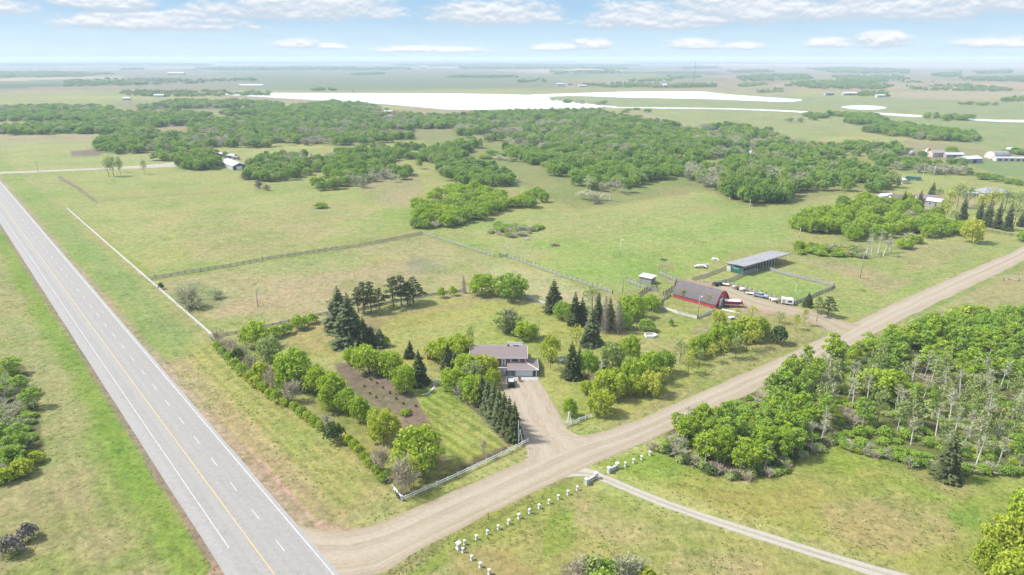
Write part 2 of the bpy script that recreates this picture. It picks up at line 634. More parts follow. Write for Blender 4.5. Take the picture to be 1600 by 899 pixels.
# ---- distant prairie: quarter sections of crop, stubble and pasture
dist = np.hypot(gx, gy)
fu, fn = np.floor(g_u / 420), np.floor(g_n / 800)
h1, h2 = hash2(fu, fn, 8), hash2(fu, np.floor(g_n / 400), 6)
far_cols = np.array([S(186, 180, 140), S(208, 182, 150), S(136, 152, 108), S(222, 198, 172), S(158, 176, 106), S(184, 170, 132), S(118, 136, 98)])
pick = (h1 * 6.99).astype(int)
fc = far_cols[pick] * (0.92 + 0.16 * h2[:, None])
w = np.clip((dist - 1900) / 500, 0, 1)[:, None]
base[:, :3] = base[:, :3] * (1 - w) + fc * w
base[:, :3] *= (1 + 0.20 * (fbm(gx / 160, gy / 60, 11) - 0.5) * 2)[:, None]

# ---- middle distance fields
paint([(-60, 90), (1700, 90), (1700, 104), (-60, 104)], (190, 178, 168), .5, 10, 2)
paint([(300, 104), (640, 103), (900, 118), (640, 124), (330, 118)], (160, 168, 140), .7, 4, 1)
paint([(330, 112), (560, 108), (800, 112), (900, 128), (880, 138), (560, 142), (400, 141), (330, 134)], (150, 164, 128), .9, 4, 1)
paint([(190, 112), (330, 112), (400, 134), (340, 147), (200, 150)], (168, 166, 140), .8, 4, 1)
paint([(880, 120), (1120, 121), (1110, 138), (900, 139)], (158, 168, 132), .6, 3, 1)
paint([(1100, 90), (1700, 88), (1700, 110), (1100, 106)], (226, 204, 190), .9, 6, 1)
paint([(1110, 104), (1600, 106), (1650, 125), (1140, 128)], (188, 176, 158), .6, 5, 1)
paint([(1360, 146), (1480, 140), (1600, 143), (1700, 150), (1560, 158), (1390, 156)], (206, 194, 166), .9, 4, 1)
paint([(1080, 128), (1250, 134), (1240, 148), (1120, 142)], (186, 180, 150), .8, 4, 1)
# green fields round the lake
paint([(860, 151), (950, 148), (1240, 161), (1270, 174), (960, 166), (900, 160)], (176, 188, 132), 1, 3, 1)
paint([(1180, 150), (1400, 153), (1600, 160), (1720, 166), (1720, 186), (1520, 184), (1300, 170), (1200, 162)], (174, 188, 136), 1, 4, 1)
paint([(1010, 168), (1180, 172), (1300, 186), (1390, 190), (1340, 208), (1270, 218), (1180, 216), (1060, 198), (990, 176)], (182, 192, 134), 1, 4, 1.5)
paint([(1370, 184), (1720, 190), (1720, 250), (1560, 232), (1500, 224), (1420, 196)], (174, 190, 130), 1, 4, 1.5)
paint([(940, 176), (1010, 178), (1060, 190), (1020, 196), (950, 186)], (200, 184, 162), .9, 3, 1.5)
paint([(1130, 214), (1260, 218), (1320, 226), (1300, 240), (1220, 236)], (168, 156, 136), .7, 5, 2)
paint([(1420, 216), (1500, 228), (1600, 242), (1600, 262), (1480, 246), (1400, 232)], (186, 180, 146), .8, 4, 2)
paint([(600, 196), (660, 200), (720, 202), (690, 216), (640, 214)], (196, 176, 160), .95, 4, 2)
paint([(590, 172), (640, 170), (740, 182), (700, 188), (600, 182)], (196, 178, 158), .8, 3, 1)
paint([(340, 146), (480, 156), (480, 162), (380, 158), (330, 150)], (190, 178, 148), .9, 3, 1)
paint([(175, 158), (330, 160), (420, 176), (330, 180), (180, 172)], (170, 170, 130), .9, 4, 2)
paint([(235, 188), (310, 196), (300, 206), (236, 206)], (190, 174, 150), .8, 4, 2)
paint([(250, 170), (400, 178), (400, 190), (280, 190)], (178, 184, 130), .7, 4, 2)
stroke([(330, 146), (420, 144), (560, 145), (700, 145), (826, 146.5), (980, 142), (1104, 142), (1180, 150), (1258, 156)], 1.6, (196, 184, 156), .8, 1.5, .3)
stroke([(340, 149), (470, 157), (600, 164), (700, 174), (900, 172), (965, 168)], 2.4, (196, 184, 156), .9, 2, .5)
# left fields
paint([(-80, 214), (160, 212), (230, 240), (380, 232), (500, 224), (500, 262), (380, 262), (150, 268), (-80, 268)], (190, 200, 136), .95, 6, 2)
paint([(110, 236), (158, 232), (158, 243), (112, 244)], (150, 138, 128), .9, 5, 2)
paint([(-80, 212), (150, 210), (165, 222), (-80, 224)], (200, 186, 162), .7, 4, 2)
paint([(380, 234), (470, 226), (520, 222), (520, 246), (390, 246)], (196, 202, 132), .9, 4, 2)
# pasture beside the highway
paint([(10, 272), (380, 264), (480, 290), (620, 310), (640, 355), (420, 410), (236, 436), (106, 326)], (188, 199, 128), 1, 8, 3)
paint([(200, 340), (330, 325), (470, 320), (600, 325), (560, 350), (380, 380), (260, 380)], (197, 196, 140), .75, 26, 14)
paint([(300, 385), (420, 360), (520, 350), (560, 362), (430, 392), (300, 405)], (202, 196, 148), .7, 16, 9)
paint([(130, 350), (230, 420), (232, 436), (190, 410), (110, 340)], (170, 194, 100), .8, 9, 5)
paint([(560, 262), (650, 262), (660, 300), (630, 330), (570, 310), (560, 290)], (196, 188, 150), .75, 10, 6)
paint([(600, 330), (650, 320), (660, 360), (600, 362)], (172, 200, 112), .7, 12, 6)
stroke([(92, 277), (118, 292), (152, 316)], 4.5, (160, 148, 126), .9, 2, 1)
stroke([(97, 276), (125, 292), (160, 317)], 2.0, (196, 184, 152), .8, 2, 1)
stroke([(160, 312), (300, 303), (420, 296)], 2.5, (172, 160, 128), .45, 2, 2)
# middle green basin
paint([(640, 350), (860, 330), (900, 345), (1080, 290), (1160, 325), (1240, 330), (1240, 370), (1140, 395), (1060, 440), (960, 460), (770, 402), (664, 368)], (180, 201, 122), 1, 8, 4)
paint([(880, 330), (960, 318), (1080, 300), (1120, 330), (1000, 360), (880, 372), (760, 378), (700, 362)], (197, 201, 138), .75, 16, 8)
paint([(800, 395), (900, 380), (1060, 400), (1040, 430), (900, 440)], (172, 202, 112), .6, 16, 8)
paint([(1020, 300), (1060, 290), (1080, 300), (1040, 312)], (206, 192, 152), .7, 6, 3)
paint([(730, 390), (800, 380), (880, 400), (830, 410)], (200, 196, 150), .5, 12, 6)
stroke([(745, 247), (790, 258), (822, 290), (832, 310), (850, 325)], 6, (198, 198, 142), .8, 5, 2)
paint([(750, 286), (820, 282), (830, 300), (760, 300)], (192, 200, 132), .8, 6, 3)
paint([(1240, 300), (1300, 290), (1300, 308), (1250, 322)], (200, 192, 148), .8, 7, 4)
# scrubby paddock inside the plank fence
paint([(236, 440), (420, 412), (660, 370), (772, 402), (955, 460), (1010, 500), (860, 478), (760, 465), (640, 470), (520, 500), (340, 528)], (199, 197, 146), 1, 6, 3)
paint([(380, 440), (560, 420), (700, 415), (660, 440), (520, 470), (340, 500), (330, 470)], (206, 194, 158), .85, 20, 12)
paint([(255, 460), (300, 440), (350, 450), (350, 480), (300, 500), (270, 480)], (160, 172, 120), .75, 14, 9)
paint([(640, 400), (700, 412), (700, 425), (640, 425)], (172, 176, 150), .7, 12, 8)
paint([(770, 410), (880, 440), (950, 465), (930, 490), (820, 460), (770, 430)], (198, 208, 152), .8, 16, 9)
paint([(820, 440), (900, 455), (960, 480), (940, 495), (850, 470)], (206, 202, 166), .6, 10, 7)
paint([(340, 420), (520, 400), (620, 395), (560, 420), (420, 430)], (176, 196, 124), .55, 14, 10)
paint([(240, 470), (320, 520), (340, 525), (420, 505), (420, 490), (330, 500)], (172, 194, 112), .7, 10, 6)
# yard lawns
paint([(440, 560), (470, 520), (520, 500), (600, 488), (690, 466), (860, 478), (1000, 520), (1060, 500), (1120, 500), (1160, 520), (1080, 600), (960, 660), (885, 665), (838, 600), (780, 545), (640, 580), (540, 560)], (190, 197, 116), 1, 7, 3)
paint([(520, 500), (580, 490), (660, 478), (740, 470), (740, 478), (640, 490), (600, 505), (560, 520)], (192, 176, 140), .8, 12, 7)
paint([(450, 520), (520, 500), (545, 530), (520, 560), (450, 545)], (201, 186, 132), .8, 12, 7)
paint([(600, 520), (720, 500), (850, 500), (850, 530), (740, 540), (620, 545)], (200, 204, 130), .7, 16, 8)
paint([(860, 500), (1000, 530), (1050, 540), (960, 560), (860, 560)], (186, 196, 112), .7, 16, 8)
paint([(1000, 530), (1110, 530), (1110, 560), (1050, 570), (960, 565)], (200, 192, 146), .5, 14, 8)
paint([(1030, 470), (1120, 480), (1088, 496), (1034, 480)], (196, 196, 132), .9, 4, 3)
paint([(560, 520), (575, 500), (600, 500), (590, 540), (560, 545)], (168, 150, 124), .5, 10, 6)
# hedge side and garden
paint([(320, 520), (440, 560), (560, 650), (640, 735), (620, 770), (560, 740), (440, 650), (340, 570)], (176, 182, 110), 1, 6, 3)
paint([(520, 568), (545, 566), (600, 590), (640, 610), (700, 690), (720, 712), (690, 735), (650, 745), (640, 700), (590, 650), (540, 600)], (158, 142, 128), 1, 4, 2.0)
paint([(480, 620), (560, 660), (640, 720), (620, 740), (560, 700), (500, 650)], (176, 170, 116), .8, 8, 5)
paint([(655, 612), (700, 606), (740, 625), (790, 700), (770, 712), (700, 725), (690, 690), (660, 640)], (160, 184, 84), 1, 5, 2.5, stripe=.9)
paint([(690, 650), (760, 640), (790, 690), (740, 706), (715, 690)], (180, 196, 110), .6, 14, 8)
paint([(720, 600), (745, 620), (806, 688), (796, 700), (740, 640), (700, 608)], (160, 140, 128), .9, 3, 1.5)
paint([(616, 770), (640, 755), (700, 730), (775, 700), (800, 700), (812, 694), (700, 748), (632, 778)], (128, 114, 104), .9, 4, 2.5)
stroke([(622, 772), (660, 758), (700, 741), (745, 722), (790, 701)], 9, (112, 98, 92), .85, 4, 2.5)
paint([(665, 740), (700, 726), (770, 698), (790, 702), (740, 724), (680, 748)], (176, 190, 100), .4, 6, 4)
# highway verges
hw_band(40, 59, 40, 900, (184, 192, 128), 1, 3, 1.2, stripe=.35)
hw_band(42, 55, 205, 900, (166, 192, 108), .85, 5, 2.5)
hw_band(46, 54, 190, 420, (158, 186, 118), .6, 5, 3)
hw_band(40, 62, 108, 205, (188, 186, 130), 1, 4, 2, stripe=.6)
hw_band(48, 60, 110, 215, (178, 188, 108), .85, 5, 2.5, stripe=.6)
hw_band(40.5, 47, 95, 208, (194, 184, 142), .7, 4, 2)
hw_band(60, 75, 82, 150, (180, 186, 108), .6, 6, 2.5)
hw_band(-60, 25, 20, 1200, (184, 188, 130), 1, 3, 1)
hw_band(-20, 20, 60, 160, (192, 184, 138), .7, 10, 7, stripe=.3)
hw_band(18, 25, 100, 1200, (150, 184, 78), .85, 4, 2.4)
hw_band(14, 22, 120, 175, (146, 182, 76), .6, 6, 4)
hw_band(-60, 4, 60, 130, (168, 184, 100), .7, 9, 6)
hw_band(23.7, 25.6, 30, 2500, (176, 160, 146), .95, 1.0, .5)
hw_band(39.6, 42.2, 30, 2500, (192, 184, 156), .8, 1.6, .8)
hw_band(58.7, 59.7, 214, 474, (214, 208, 186), .9, .7, .2)
# junction mouth: spread gravel
paint([(370, 690), (430, 760), (470, 800), (520, 845), (600, 850), (560, 830), (490, 812), (430, 740)], (206, 188, 164), .95, 7, 3)
paint([(330, 880), (345, 870), (375, 905), (380, 960), (300, 960)], (196, 176, 156), .9, 6, 3)
stroke([(560, 838), (700, 786), (830, 728), (860, 710), (850, 700)], 10, (186, 180, 130), .6, 7, 3)
# roadside of the gravel road
stroke([(640, 795), (760, 748), (845, 716)], 8, (150, 160, 84), .6, 7, 3)
stroke([(920, 690), (1060, 632), (1290, 530)], 14, (168, 190, 100), .75, 9, 3)
paint([(940, 670), (1060, 610), (1250, 520), (1290, 525), (1100, 606), (960, 672)], (186, 182, 128), .7, 8, 4)
stroke([(610, 898), (700, 845), (820, 785), (890, 748)], 9, (166, 158, 112), .8, 6, 3)
stroke([(640, 905), (720, 855), (830, 798), (890, 760)], 14, (150, 184, 84), .9, 8, 3)
paint([(740, 790), (900, 752), (930, 770), (860, 840), (760, 850), (660, 899), (640, 960), (600, 960)], (176, 188, 100), .8, 8, 4)
# cemetery grass
paint([(900, 752), (1000, 790), (1300, 890), (1400, 960), (700, 960), (780, 860), (880, 790)], (186, 190, 118), .9, 10, 5, stripe=.15)
paint([(900, 770), (980, 800), (1060, 830), (1050, 850), (960, 850), (890, 820)], (204, 196, 142), .8, 18, 12)
paint([(1060, 850), (1200, 880), (1180, 930), (1040, 910)], (204, 192, 146), .7, 18, 12)
paint([(860, 800), (900, 790), (900, 850), (850, 880), (840, 840)], (160, 190, 80), .7, 12, 8)
paint([(700, 860), (780, 850), (860, 899), (720, 930)], (196, 180, 124), .6, 16, 10)
paint([(930, 725), (1020, 705), (1160, 760), (1300, 695), (1420, 720), (1640, 745), (1640, 960), (1460, 900), (1300, 850), (1060, 770)], (180, 190, 106), 1, 7, 3)
paint([(930, 722), (1020, 705), (1110, 735), (1060, 750), (960, 740)], (160, 190, 84), .7, 10, 5)
paint([(1050, 765), (1200, 770), (1300, 720), (1420, 740), (1300, 790), (1180, 815), (1080, 780)], (188, 184, 112), .6, 16, 10)
paint([(1280, 790), (1380, 770), (1480, 790), (1500, 840), (1400, 870), (1300, 840)], (199, 188, 136), .8, 24, 14)
paint([(1480, 800), (1530, 790), (1530, 830), (1490, 820)], (140, 180, 78), .7, 10, 7)
paint([(1410, 725), (1480, 745), (1560, 770), (1500, 780), (1430, 750)], (196, 178, 136), .6, 14, 8)
paint([(1310, 695), (1350, 712), (1330, 745), (1290, 725)], (184, 200, 92), .5, 12, 7)
# right of the farm
paint([(1240, 400), (1400, 385), (1560, 378), (1620, 372), (1620, 385), (1480, 430), (1340, 500), (1290, 500), (1300, 450), (1230, 420)], (184, 198, 124), 1, 8, 4)
paint([(1400, 385), (1520, 380), (1480, 410), (1420, 430)], (199, 194, 144), .7, 14, 8)
paint([(1240, 402), (1300, 405), (1380, 430), (1440, 440), (1380, 455), (1340, 440), (1280, 415)], (201, 190, 152), .75, 9, 5)
paint([(1165, 428), (1215, 424), (1305, 448), (1245, 476), (1140, 442)], (174, 200, 118), .95, 4, 2)
paint([(1120, 380), (1140, 400), (1060, 425), (1020, 400)], (178, 202, 116), .6, 12, 6)
paint([(1330, 525), (1430, 490), (1560, 430), (1640, 400), (1640, 470), (1540, 480), (1420, 500), (1340, 530)], (196, 192, 142), .9, 5, 3)
stroke([(1330, 530), (1430, 492), (1540, 440), (1640, 396)], 7, (162, 190, 106), .85, 5, 2)
stroke([(1360, 530), (1460, 488), (1550, 448), (1600, 432)], 2.0, (206, 198, 158), .8, 2, 1)
stroke([(1540, 432), (1580, 433), (1640, 434)], 3, (214, 206, 176), .8, 2, 1)
paint([(1390, 268), (1500, 275), (1640, 300), (1640, 372), (1560, 372), (1480, 350), (1390, 300)], (188, 200, 126), .95, 6, 3)
paint([(1420, 300), (1520, 305), (1560, 300), (1560, 325), (1440, 325)], (206, 194, 156), .7, 8, 5)
paint([(1480, 244), (1640, 250), (1640, 280), (1560, 276)], (150, 180, 120), .9, 4, 2)
paint([(1540, 236), (1640, 238), (1640, 250), (1540, 250)], (196, 184, 160), .9, 3, 2)
paint([(1400, 236), (1500, 240), (1500, 252), (1420, 250)], (176, 164, 144), .8, 4, 2)
# farm yard dirt
paint([(1100, 438), (1150, 448), (1240, 476), (1270, 488), (1315, 515), (1300, 526), (1250, 497), (1180, 492), (1140, 482), (1145, 470), (1110, 456)], (206, 190, 164), .95, 5, 2)
paint([(1023, 432), (1100, 440), (1130, 458), (1070, 446), (1030, 438)], (206, 184, 166), .85, 5, 2)
paint([(1030, 412), (1052, 412), (1056, 422), (1024, 420)], (198, 178, 150), .8, 6, 3)
stroke([(1105, 535), (1085, 518), (1110, 495), (1150, 486)], 8, (202, 190, 160), .6, 7, 3)
paint([(1090, 516), (1115, 505), (1130, 510), (1100, 522)], (204, 184, 168), .7, 6, 3)
paint([(1000, 548), (1090, 545), (1100, 552), (1010, 560)], (206, 196, 156), .5, 8, 4)
# wood floor
paint([(1030, 700), (1060, 640), (1190, 610), (1300, 640), (1300, 690), (1165, 752), (1100, 738)], (136, 132, 92), .9, 8, 4)
paint([(1110, 640), (1180, 622), (1300, 650), (1230, 660), (1130, 655)], (170, 152, 120), .6, 8, 5)
paint([(1210, 620), (1280, 548), (1460, 525), (1640, 500), (1640, 735), (1500, 735), (1400, 712), (1330, 690), (1300, 665)], (140, 146, 92), .95, 8, 4)
paint([(1280, 570), (1420, 560), (1430, 600), (1300, 620)], (120, 148, 74), .5, 12, 8)
paint([(-20, 560), (40, 570), (66, 640), (66, 700), (0, 760), (-20, 760)], (120, 124, 84), .8, 8, 4)
paint([(880, 880), (1000, 880), (1040, 960), (850, 960)], (150, 138, 112), .7, 8, 5)
# far right of the gravel road, and ground behind the mid woods
paint([(600, 190), (1000, 185), (1250, 240), (1380, 290), (1240, 320), (1100, 300), (900, 330), (830, 300), (700, 240)], (160, 172, 112), .75, 8, 4)

lawn = in_poly(px, py, [(655, 612), (700, 606), (740, 625), (790, 700), (770, 712), (700, 725), (690, 690), (660, 640)])
base[:, :3] *= (1 + .17 * lawn * np.sin(g_n * 2 * np.pi / 2.7 + 1.2 * jit))[:, None] * np.stack([np.ones(gx.size), 1 - .0 * lawn, 1 + .1 * lawn], 1)
verge = ((g_n > 42) & (g_n < 60) & (g_u > 95) & (g_u < 212)) | ((g_n > 0) & (g_n < 22) & (g_u < 170) & (g_u > 40))
base[:, :3] *= (1 + .06 * verge * np.sin(g_n * 2 * np.pi / 3.6 + 1.5 * jit))[:, None]
base[:, :3] *= np.array([1.03, 0.995, 0.88])[None, :]
sh = 1 + 0.10 * (fbm(gx / 30, gy / 30, 21) - 0.5) * 2 + 0.08 * (fbm(gx / 5, gy / 5, 31) - 0.5) * 2
base[:, :3] *= sh[:, None]

# ---- the far rise on the horizon, gentle swell in the distance
gz = np.zeros(gx.size)
swell = np.clip((dist - 9000) / 16000, 0, 1)
gz += swell * 70 * np.clip((np.degrees(np.arctan2(gx, gy)) - 8) / 18, 0, 1) * (.8 + .4 * fbm(gx / 6000, gy / 6000, 41))
gz -= 0.02

verts = np.stack([gx, gy, gz], 1)
quads = []
i, j = np.meshgrid(np.arange(nr - 1), np.arange(na), indexing='ij')
j2 = (j + 1) % na
q = np.stack([i * na + j, i * na + j2, (i + 1) * na + j2, (i + 1) * na + j], -1).reshape(-1, 4)
q = q[:, ::-1]
gme = mesh_np('grassland', verts, q.ravel(), 4)
att = gme.color_attributes.new('soil', 'FLOAT_COLOR', 'POINT')
att.data.foreach_set('color', base.astype(np.float32).ravel())


def ground_material():
    m = bpy.data.materials.new('prairie_grass')
    m.use_nodes = True
    k = NT(m.node_tree)
    at = k.n('ShaderNodeVertexColor', layer_name='soil')
    geo = k.n('ShaderNodeNewGeometry')
    pos = geo.outputs['Position']
    n1 = k.noise(pos, 0.028, 5, 0.62, 0.4)
    n2 = k.noise(pos, 0.16, 5, 0.65, 0.3)
    n3 = k.noise(pos, 0.9, 4, 0.7)
    n4 = k.noise(pos, 3.2, 2, 0.6)
    n6 = k.noise(pos, 0.38, 5, 0.75, 0.6)
    col = at.outputs['Color']
    # drier, straw coloured grass and lusher green grass
    dry = k.mix(1.0, col, (1.10, 1.01, 1.00), 'MULTIPLY')
    lush = k.mix(1.0, col, (0.80, 0.93, 0.64), 'MULTIPLY')
    straw = k.mix(1.0, col, (1.19, 1.10, 1.14), 'MULTIPLY')
    c = k.mix(k.ramp(n1, 0.45, 0.62), col, dry)
    c = k.mix(k.m('MULTIPLY', k.ramp(n1, 0.52, 0.36), 0.75), c, lush)
    c = k.mix(k.m('MULTIPLY', k.ramp(k.m('ADD', k.m('MULTIPLY', n2, .6), k.m('MULTIPLY', n6, .4)), 0.50, 0.62), 0.7), c, straw)
    c = k.mix(k.m('MULTIPLY', k.ramp(k.m('ADD', k.m('MULTIPLY', n2, .5), k.m('MULTIPLY', n6, .5)), 0.48, 0.36), 0.95), c, k.mix(1.0, c, (0.74, 0.88, 0.62), 'MULTIPLY'))
    v = k.m('ADD', k.m('MULTIPLY', k.m('SUBTRACT', n3, 0.5), 1.3), k.m('ADD', k.m('MULTIPLY', k.m('SUBTRACT', n4, 0.5), 0.8), k.m('MULTIPLY', k.m('SUBTRACT', n6, 0.5), 1.1)))
    v = k.m('ADD', 1.0, v)
    cv = k.n('ShaderNodeVectorMath', operation='SCALE')
    k.link(c, cv.inputs[0])
    k.link(v, cv.inputs['Scale'])
    c = cv.outputs[0]
    # mowing passes parallel to the highway
    dp = k.n('ShaderNodeVectorMath', operation='DOT_PRODUCT')
    k.link(pos, dp.inputs[0])
    dp.inputs[1].default_value = DN
    cx = k.n('ShaderNodeCombineXYZ')
    k.link(dp.outputs['Value'], cx.inputs[0])
    s1 = k.noise(cx.outputs[0], 0.55, 2, 0.6)
    sf = k.m('MULTIPLY', k.ramp(s1, 0.4, 0.62), at.outputs['Alpha'])
    c = k.mix(sf, c, k.mix(1.0, c, (1.34, 1.12, 1.36), 'MULTIPLY'))
    b = k.n('ShaderNodeBsdfPrincipled')
    k.link(c, b.inputs['Base Color'])
    b.inputs['Roughness'].default_value = 0.95
    b.inputs['Specular IOR Level'].default_value = 0.1
    bp = k.n('ShaderNodeBump')
    bp.inputs['Strength'].default_value = 0.6
    bp.inputs['Distance'].default_value = 0.35
    k.link(k.m('ADD', n3, k.m('MULTIPLY', n4, .4)), bp.inputs['Height'])
    k.link(bp.outputs[0], b.inputs['Normal'])
    o = k.n('ShaderNodeOutputMaterial')
    k.link(b.outputs[0], o.inputs[0])
    return m


gme.materials.append(ground_material())
ground = bpy.data.objects.new('grassland', gme)
COL.objects.link(ground)
tag(ground, kind='structure')
# ================================================================== ROADS AND WATER
def resample(pts, n):
    pts = [Vector((p[0], p[1], 0)) for p in pts]
    L = [0.0]
    for a, b in zip(pts, pts[1:]):
        L.append(L[-1] + (b - a).length)
    out = []
    for i in range(n):
        t = L[-1] * i / (n - 1)
        j = max(0, min(len(pts) - 2, next((q for q in range(len(L) - 1) if L[q + 1] >= t), len(pts) - 2)))
        f = (t - L[j]) / max(1e-6, L[j + 1] - L[j])
        out.append(pts[j].lerp(pts[j + 1], f))
    return out


def smooth_line(pts, it=2):
    for _ in range(it):
        q = [pts[0]]
        for a, b in zip(pts, pts[1:]):
            q.append(a.lerp(b, .25))
            q.append(a.lerp(b, .75))
        q.append(pts[-1])
        pts = q
    return pts


def strip(name, ea, eb, z, mat, n=160, cross=6, jitter=0.3, seed=1, kind='structure'):
    """road surface between two edge lines (ground points)"""
    A_ = resample(smooth_line(ea), n)
    B_ = resample(smooth_line(eb), n)
    vs, fs, uv = [], [], []
    for i in range(n):
        a, b = A_[i], B_[i]
        d = (b - a).normalized()
        ja = (fbm(np.array([a.x / 2.5]), np.array([a.y / 2.5]), seed, 3)[0] - .5) * 2 * jitter
        jb = (fbm(np.array([b.x / 2.5]), np.array([b.y / 2.5]), seed + 5, 3)[0] - .5) * 2 * jitter
        a2, b2 = a + d * ja, b + d * jb
        for c in range(cross + 1):
            t = c / cross
            p = a2.lerp(b2, t)
            vs.append((p.x, p.y, z))
            uv.append((t, i / (n - 1)))
    for i in range(n - 1):
        for c in range(cross):
            k0 = i * (cross + 1) + c
            fs.append((k0, k0 + 1, k0 + cross + 2, k0 + cross + 1))
    me = bpy.data.meshes.new(name)
    me.from_pydata(vs, [], fs)
    u = me.uv_layers.new(name='across')
    for lp in me.loops:
        u.data[lp.index].uv = uv[lp.vertex_index]
    me.materials.append(mat)
    me.update()
    if me.polygons[0].normal.z < 0:
        me.flip_normals()
    o = bpy.data.objects.new(name, me)
    COL.objects.link(o)
    if kind:
        o['kind'] = kind
    return o


def road_material(name, col, light, dark, tracks, rough=0.9, grass=None, fine=1.0, cracks=0.0):
    """tracks: list of (centre, half width, amount) across the road, 0..1"""
    m = bpy.data.materials.new(name)
    m.use_nodes = True
    k = NT(m.node_tree)
    c_dark = tuple(q * .55 for q in dark)
    uv = k.n('ShaderNodeUVMap', uv_map='across')
    sp = k.n('ShaderNodeSeparateXYZ')
    k.link(uv.outputs[0], sp.inputs[0])
    geo = k.n('ShaderNodeNewGeometry')
    pos = geo.outputs['Position']
    wob = k.m('MULTIPLY', k.m('SUBTRACT', k.noise(pos, 0.09, 2), 0.5), 0.06)
    u = k.m('ADD', sp.outputs[0], wob)
    n1 = k.noise(pos, 0.12, 4, 0.6)
    n2 = k.noise(pos, 1.1, 4, 0.65)
    cb = k.n('ShaderNodeCombineXYZ')
    k.put(cb.inputs[0], k.m('MULTIPLY', sp.outputs[0], 26.0))
    k.put(cb.inputs[1], k.m('MULTIPLY', sp.outputs[1], 9.0))
    n5 = k.noise(cb.outputs[0], 1.0, 4, 0.65, 0.3)
    c = k.mix(k.m('MULTIPLY', k.ramp(n1, 0.35, 0.65), 0.5), col, dark)
    c = k.mix(k.m('MULTIPLY', k.ramp(n5, 0.45, 0.66), 0.8 * fine), c, light)
    c = k.mix(k.m('MULTIPLY', k.ramp(n5, 0.46, 0.30), 0.8 * fine), c, dark)
    for (ct, hw, am) in tracks:
        d = k.m('ABSOLUTE', k.m('SUBTRACT', u, ct))
        f = k.m('MULTIPLY', k.ramp(d, hw, hw * 0.35), abs(am))
        c = k.mix(f, c, light if am > 0 else (grass or dark))
    if cracks:
        vo = k.n('ShaderNodeTexVoronoi', feature='DISTANCE_TO_EDGE')
        wv = k.n('ShaderNodeVectorMath', operation='ADD')
        k.link(pos, wv.inputs[0])
        nn = k.n('ShaderNodeTexNoise')
        nn.inputs['Scale'].default_value = .4
        k.link(pos, nn.inputs['Vector'])
        sc_ = k.n('ShaderNodeVectorMath', operation='SCALE')
        k.link(nn.outputs['Color'], sc_.inputs[0])
        sc_.inputs['Scale'].default_value = 5.0
        k.link(sc_.outputs[0], wv.inputs[1])
        k.link(wv.outputs[0], vo.inputs['Vector'])
        vo.inputs['Scale'].default_value = 0.085
        patchy = k.ramp(k.noise(pos, 0.03, 2), .42, .58)
        c = k.mix(k.m('MULTIPLY', k.m('MULTIPLY', k.ramp(vo.outputs['Distance'], .014, .004), patchy), cracks), c, (c_dark[0], c_dark[1], c_dark[2]))
    v = k.m('ADD', 1.0, k.m('MULTIPLY', k.m('SUBTRACT', n2, 0.5), 0.45))
    cv = k.n('ShaderNodeVectorMath', operation='SCALE')
    k.link(c, cv.inputs[0])
    k.link(v, cv.inputs['Scale'])
    b = k.n('ShaderNodeBsdfPrincipled')
    k.link(cv.outputs[0], b.inputs['Base Color'])
    b.inputs['Roughness'].default_value = rough
    b.inputs['Specular IOR Level'].default_value = 0.2
    bp = k.n('ShaderNodeBump')
    bp.inputs['Strength'].default_value = 0.3
    bp.inputs['Distance'].default_value = 0.05
    k.link(n2, bp.inputs['Height'])
    k.link(bp.outputs[0], b.inputs['Normal'])
    o = k.n('ShaderNodeOutputMaterial')
    k.link(b.outputs[0], o.inputs[0])
    return m


# highway: paved width 24.9 .. 40.1 m across
asphalt = road_material('asphalt', S(217, 212, 204), S(223, 219, 212), S(210, 205, 197),
                        [(.07, .09, .9), (.36, .05, .5), (.55, .05, .35), (.97, .05, .9), (.20, .03, -.45), (.29, .03, -.45), (.47, .03, -.5), (.60, .025, -.45), (.74, .03, -.5), (.87, .03, -.5)], 0.85, fine=.5, cracks=.22)
us = [-150, -60, 0, 60, 100, 140, 200, 300, 450, 700, 1100, 1800, 3000]
hwy = strip('highway', [HW(24.9, u) for u in us], [HW(40.1, u) for u in us], 0.015, asphalt, n=420, jitter=0.12)


def line_strip(name, n0, n1, u0, u1, mat, parent, seg=1):
    mb = MB()
    st = [u0 + (u1 - u0) * i / seg for i in range(seg + 1)]
    for a, b in zip(st, st[1:]):
        mb.poly([HW(n0, a, .021), HW(n1, a, .021), HW(n1, b, .021), HW(n0, b, .021)])
    return mb.build(name, mat, parent)


line_strip('edge_line', 27.75, 27.95, 112, 3000, M['paintline'], hwy, 30)
line_strip('edge_line', 39.12, 39.36, -60, 3000, M['paintline'], hwy, 30)
line_strip('centre_line', 31.32, 31.58, 98, 3000, M['yellowline'], hwy, 30)
dash = None
for i in range(44):
    u0 = 92.5 + i * 12.0
    if dash is None:
        dash = line_strip('lane_dash', 35.15, 35.33, 0, 4.2, M['paintline'], hwy)
        dash.location = DH * u0
    else:
        d2 = dash.copy()
        COL.objects.link(d2)
        d2.parent = hwy
        d2.location = DH * u0

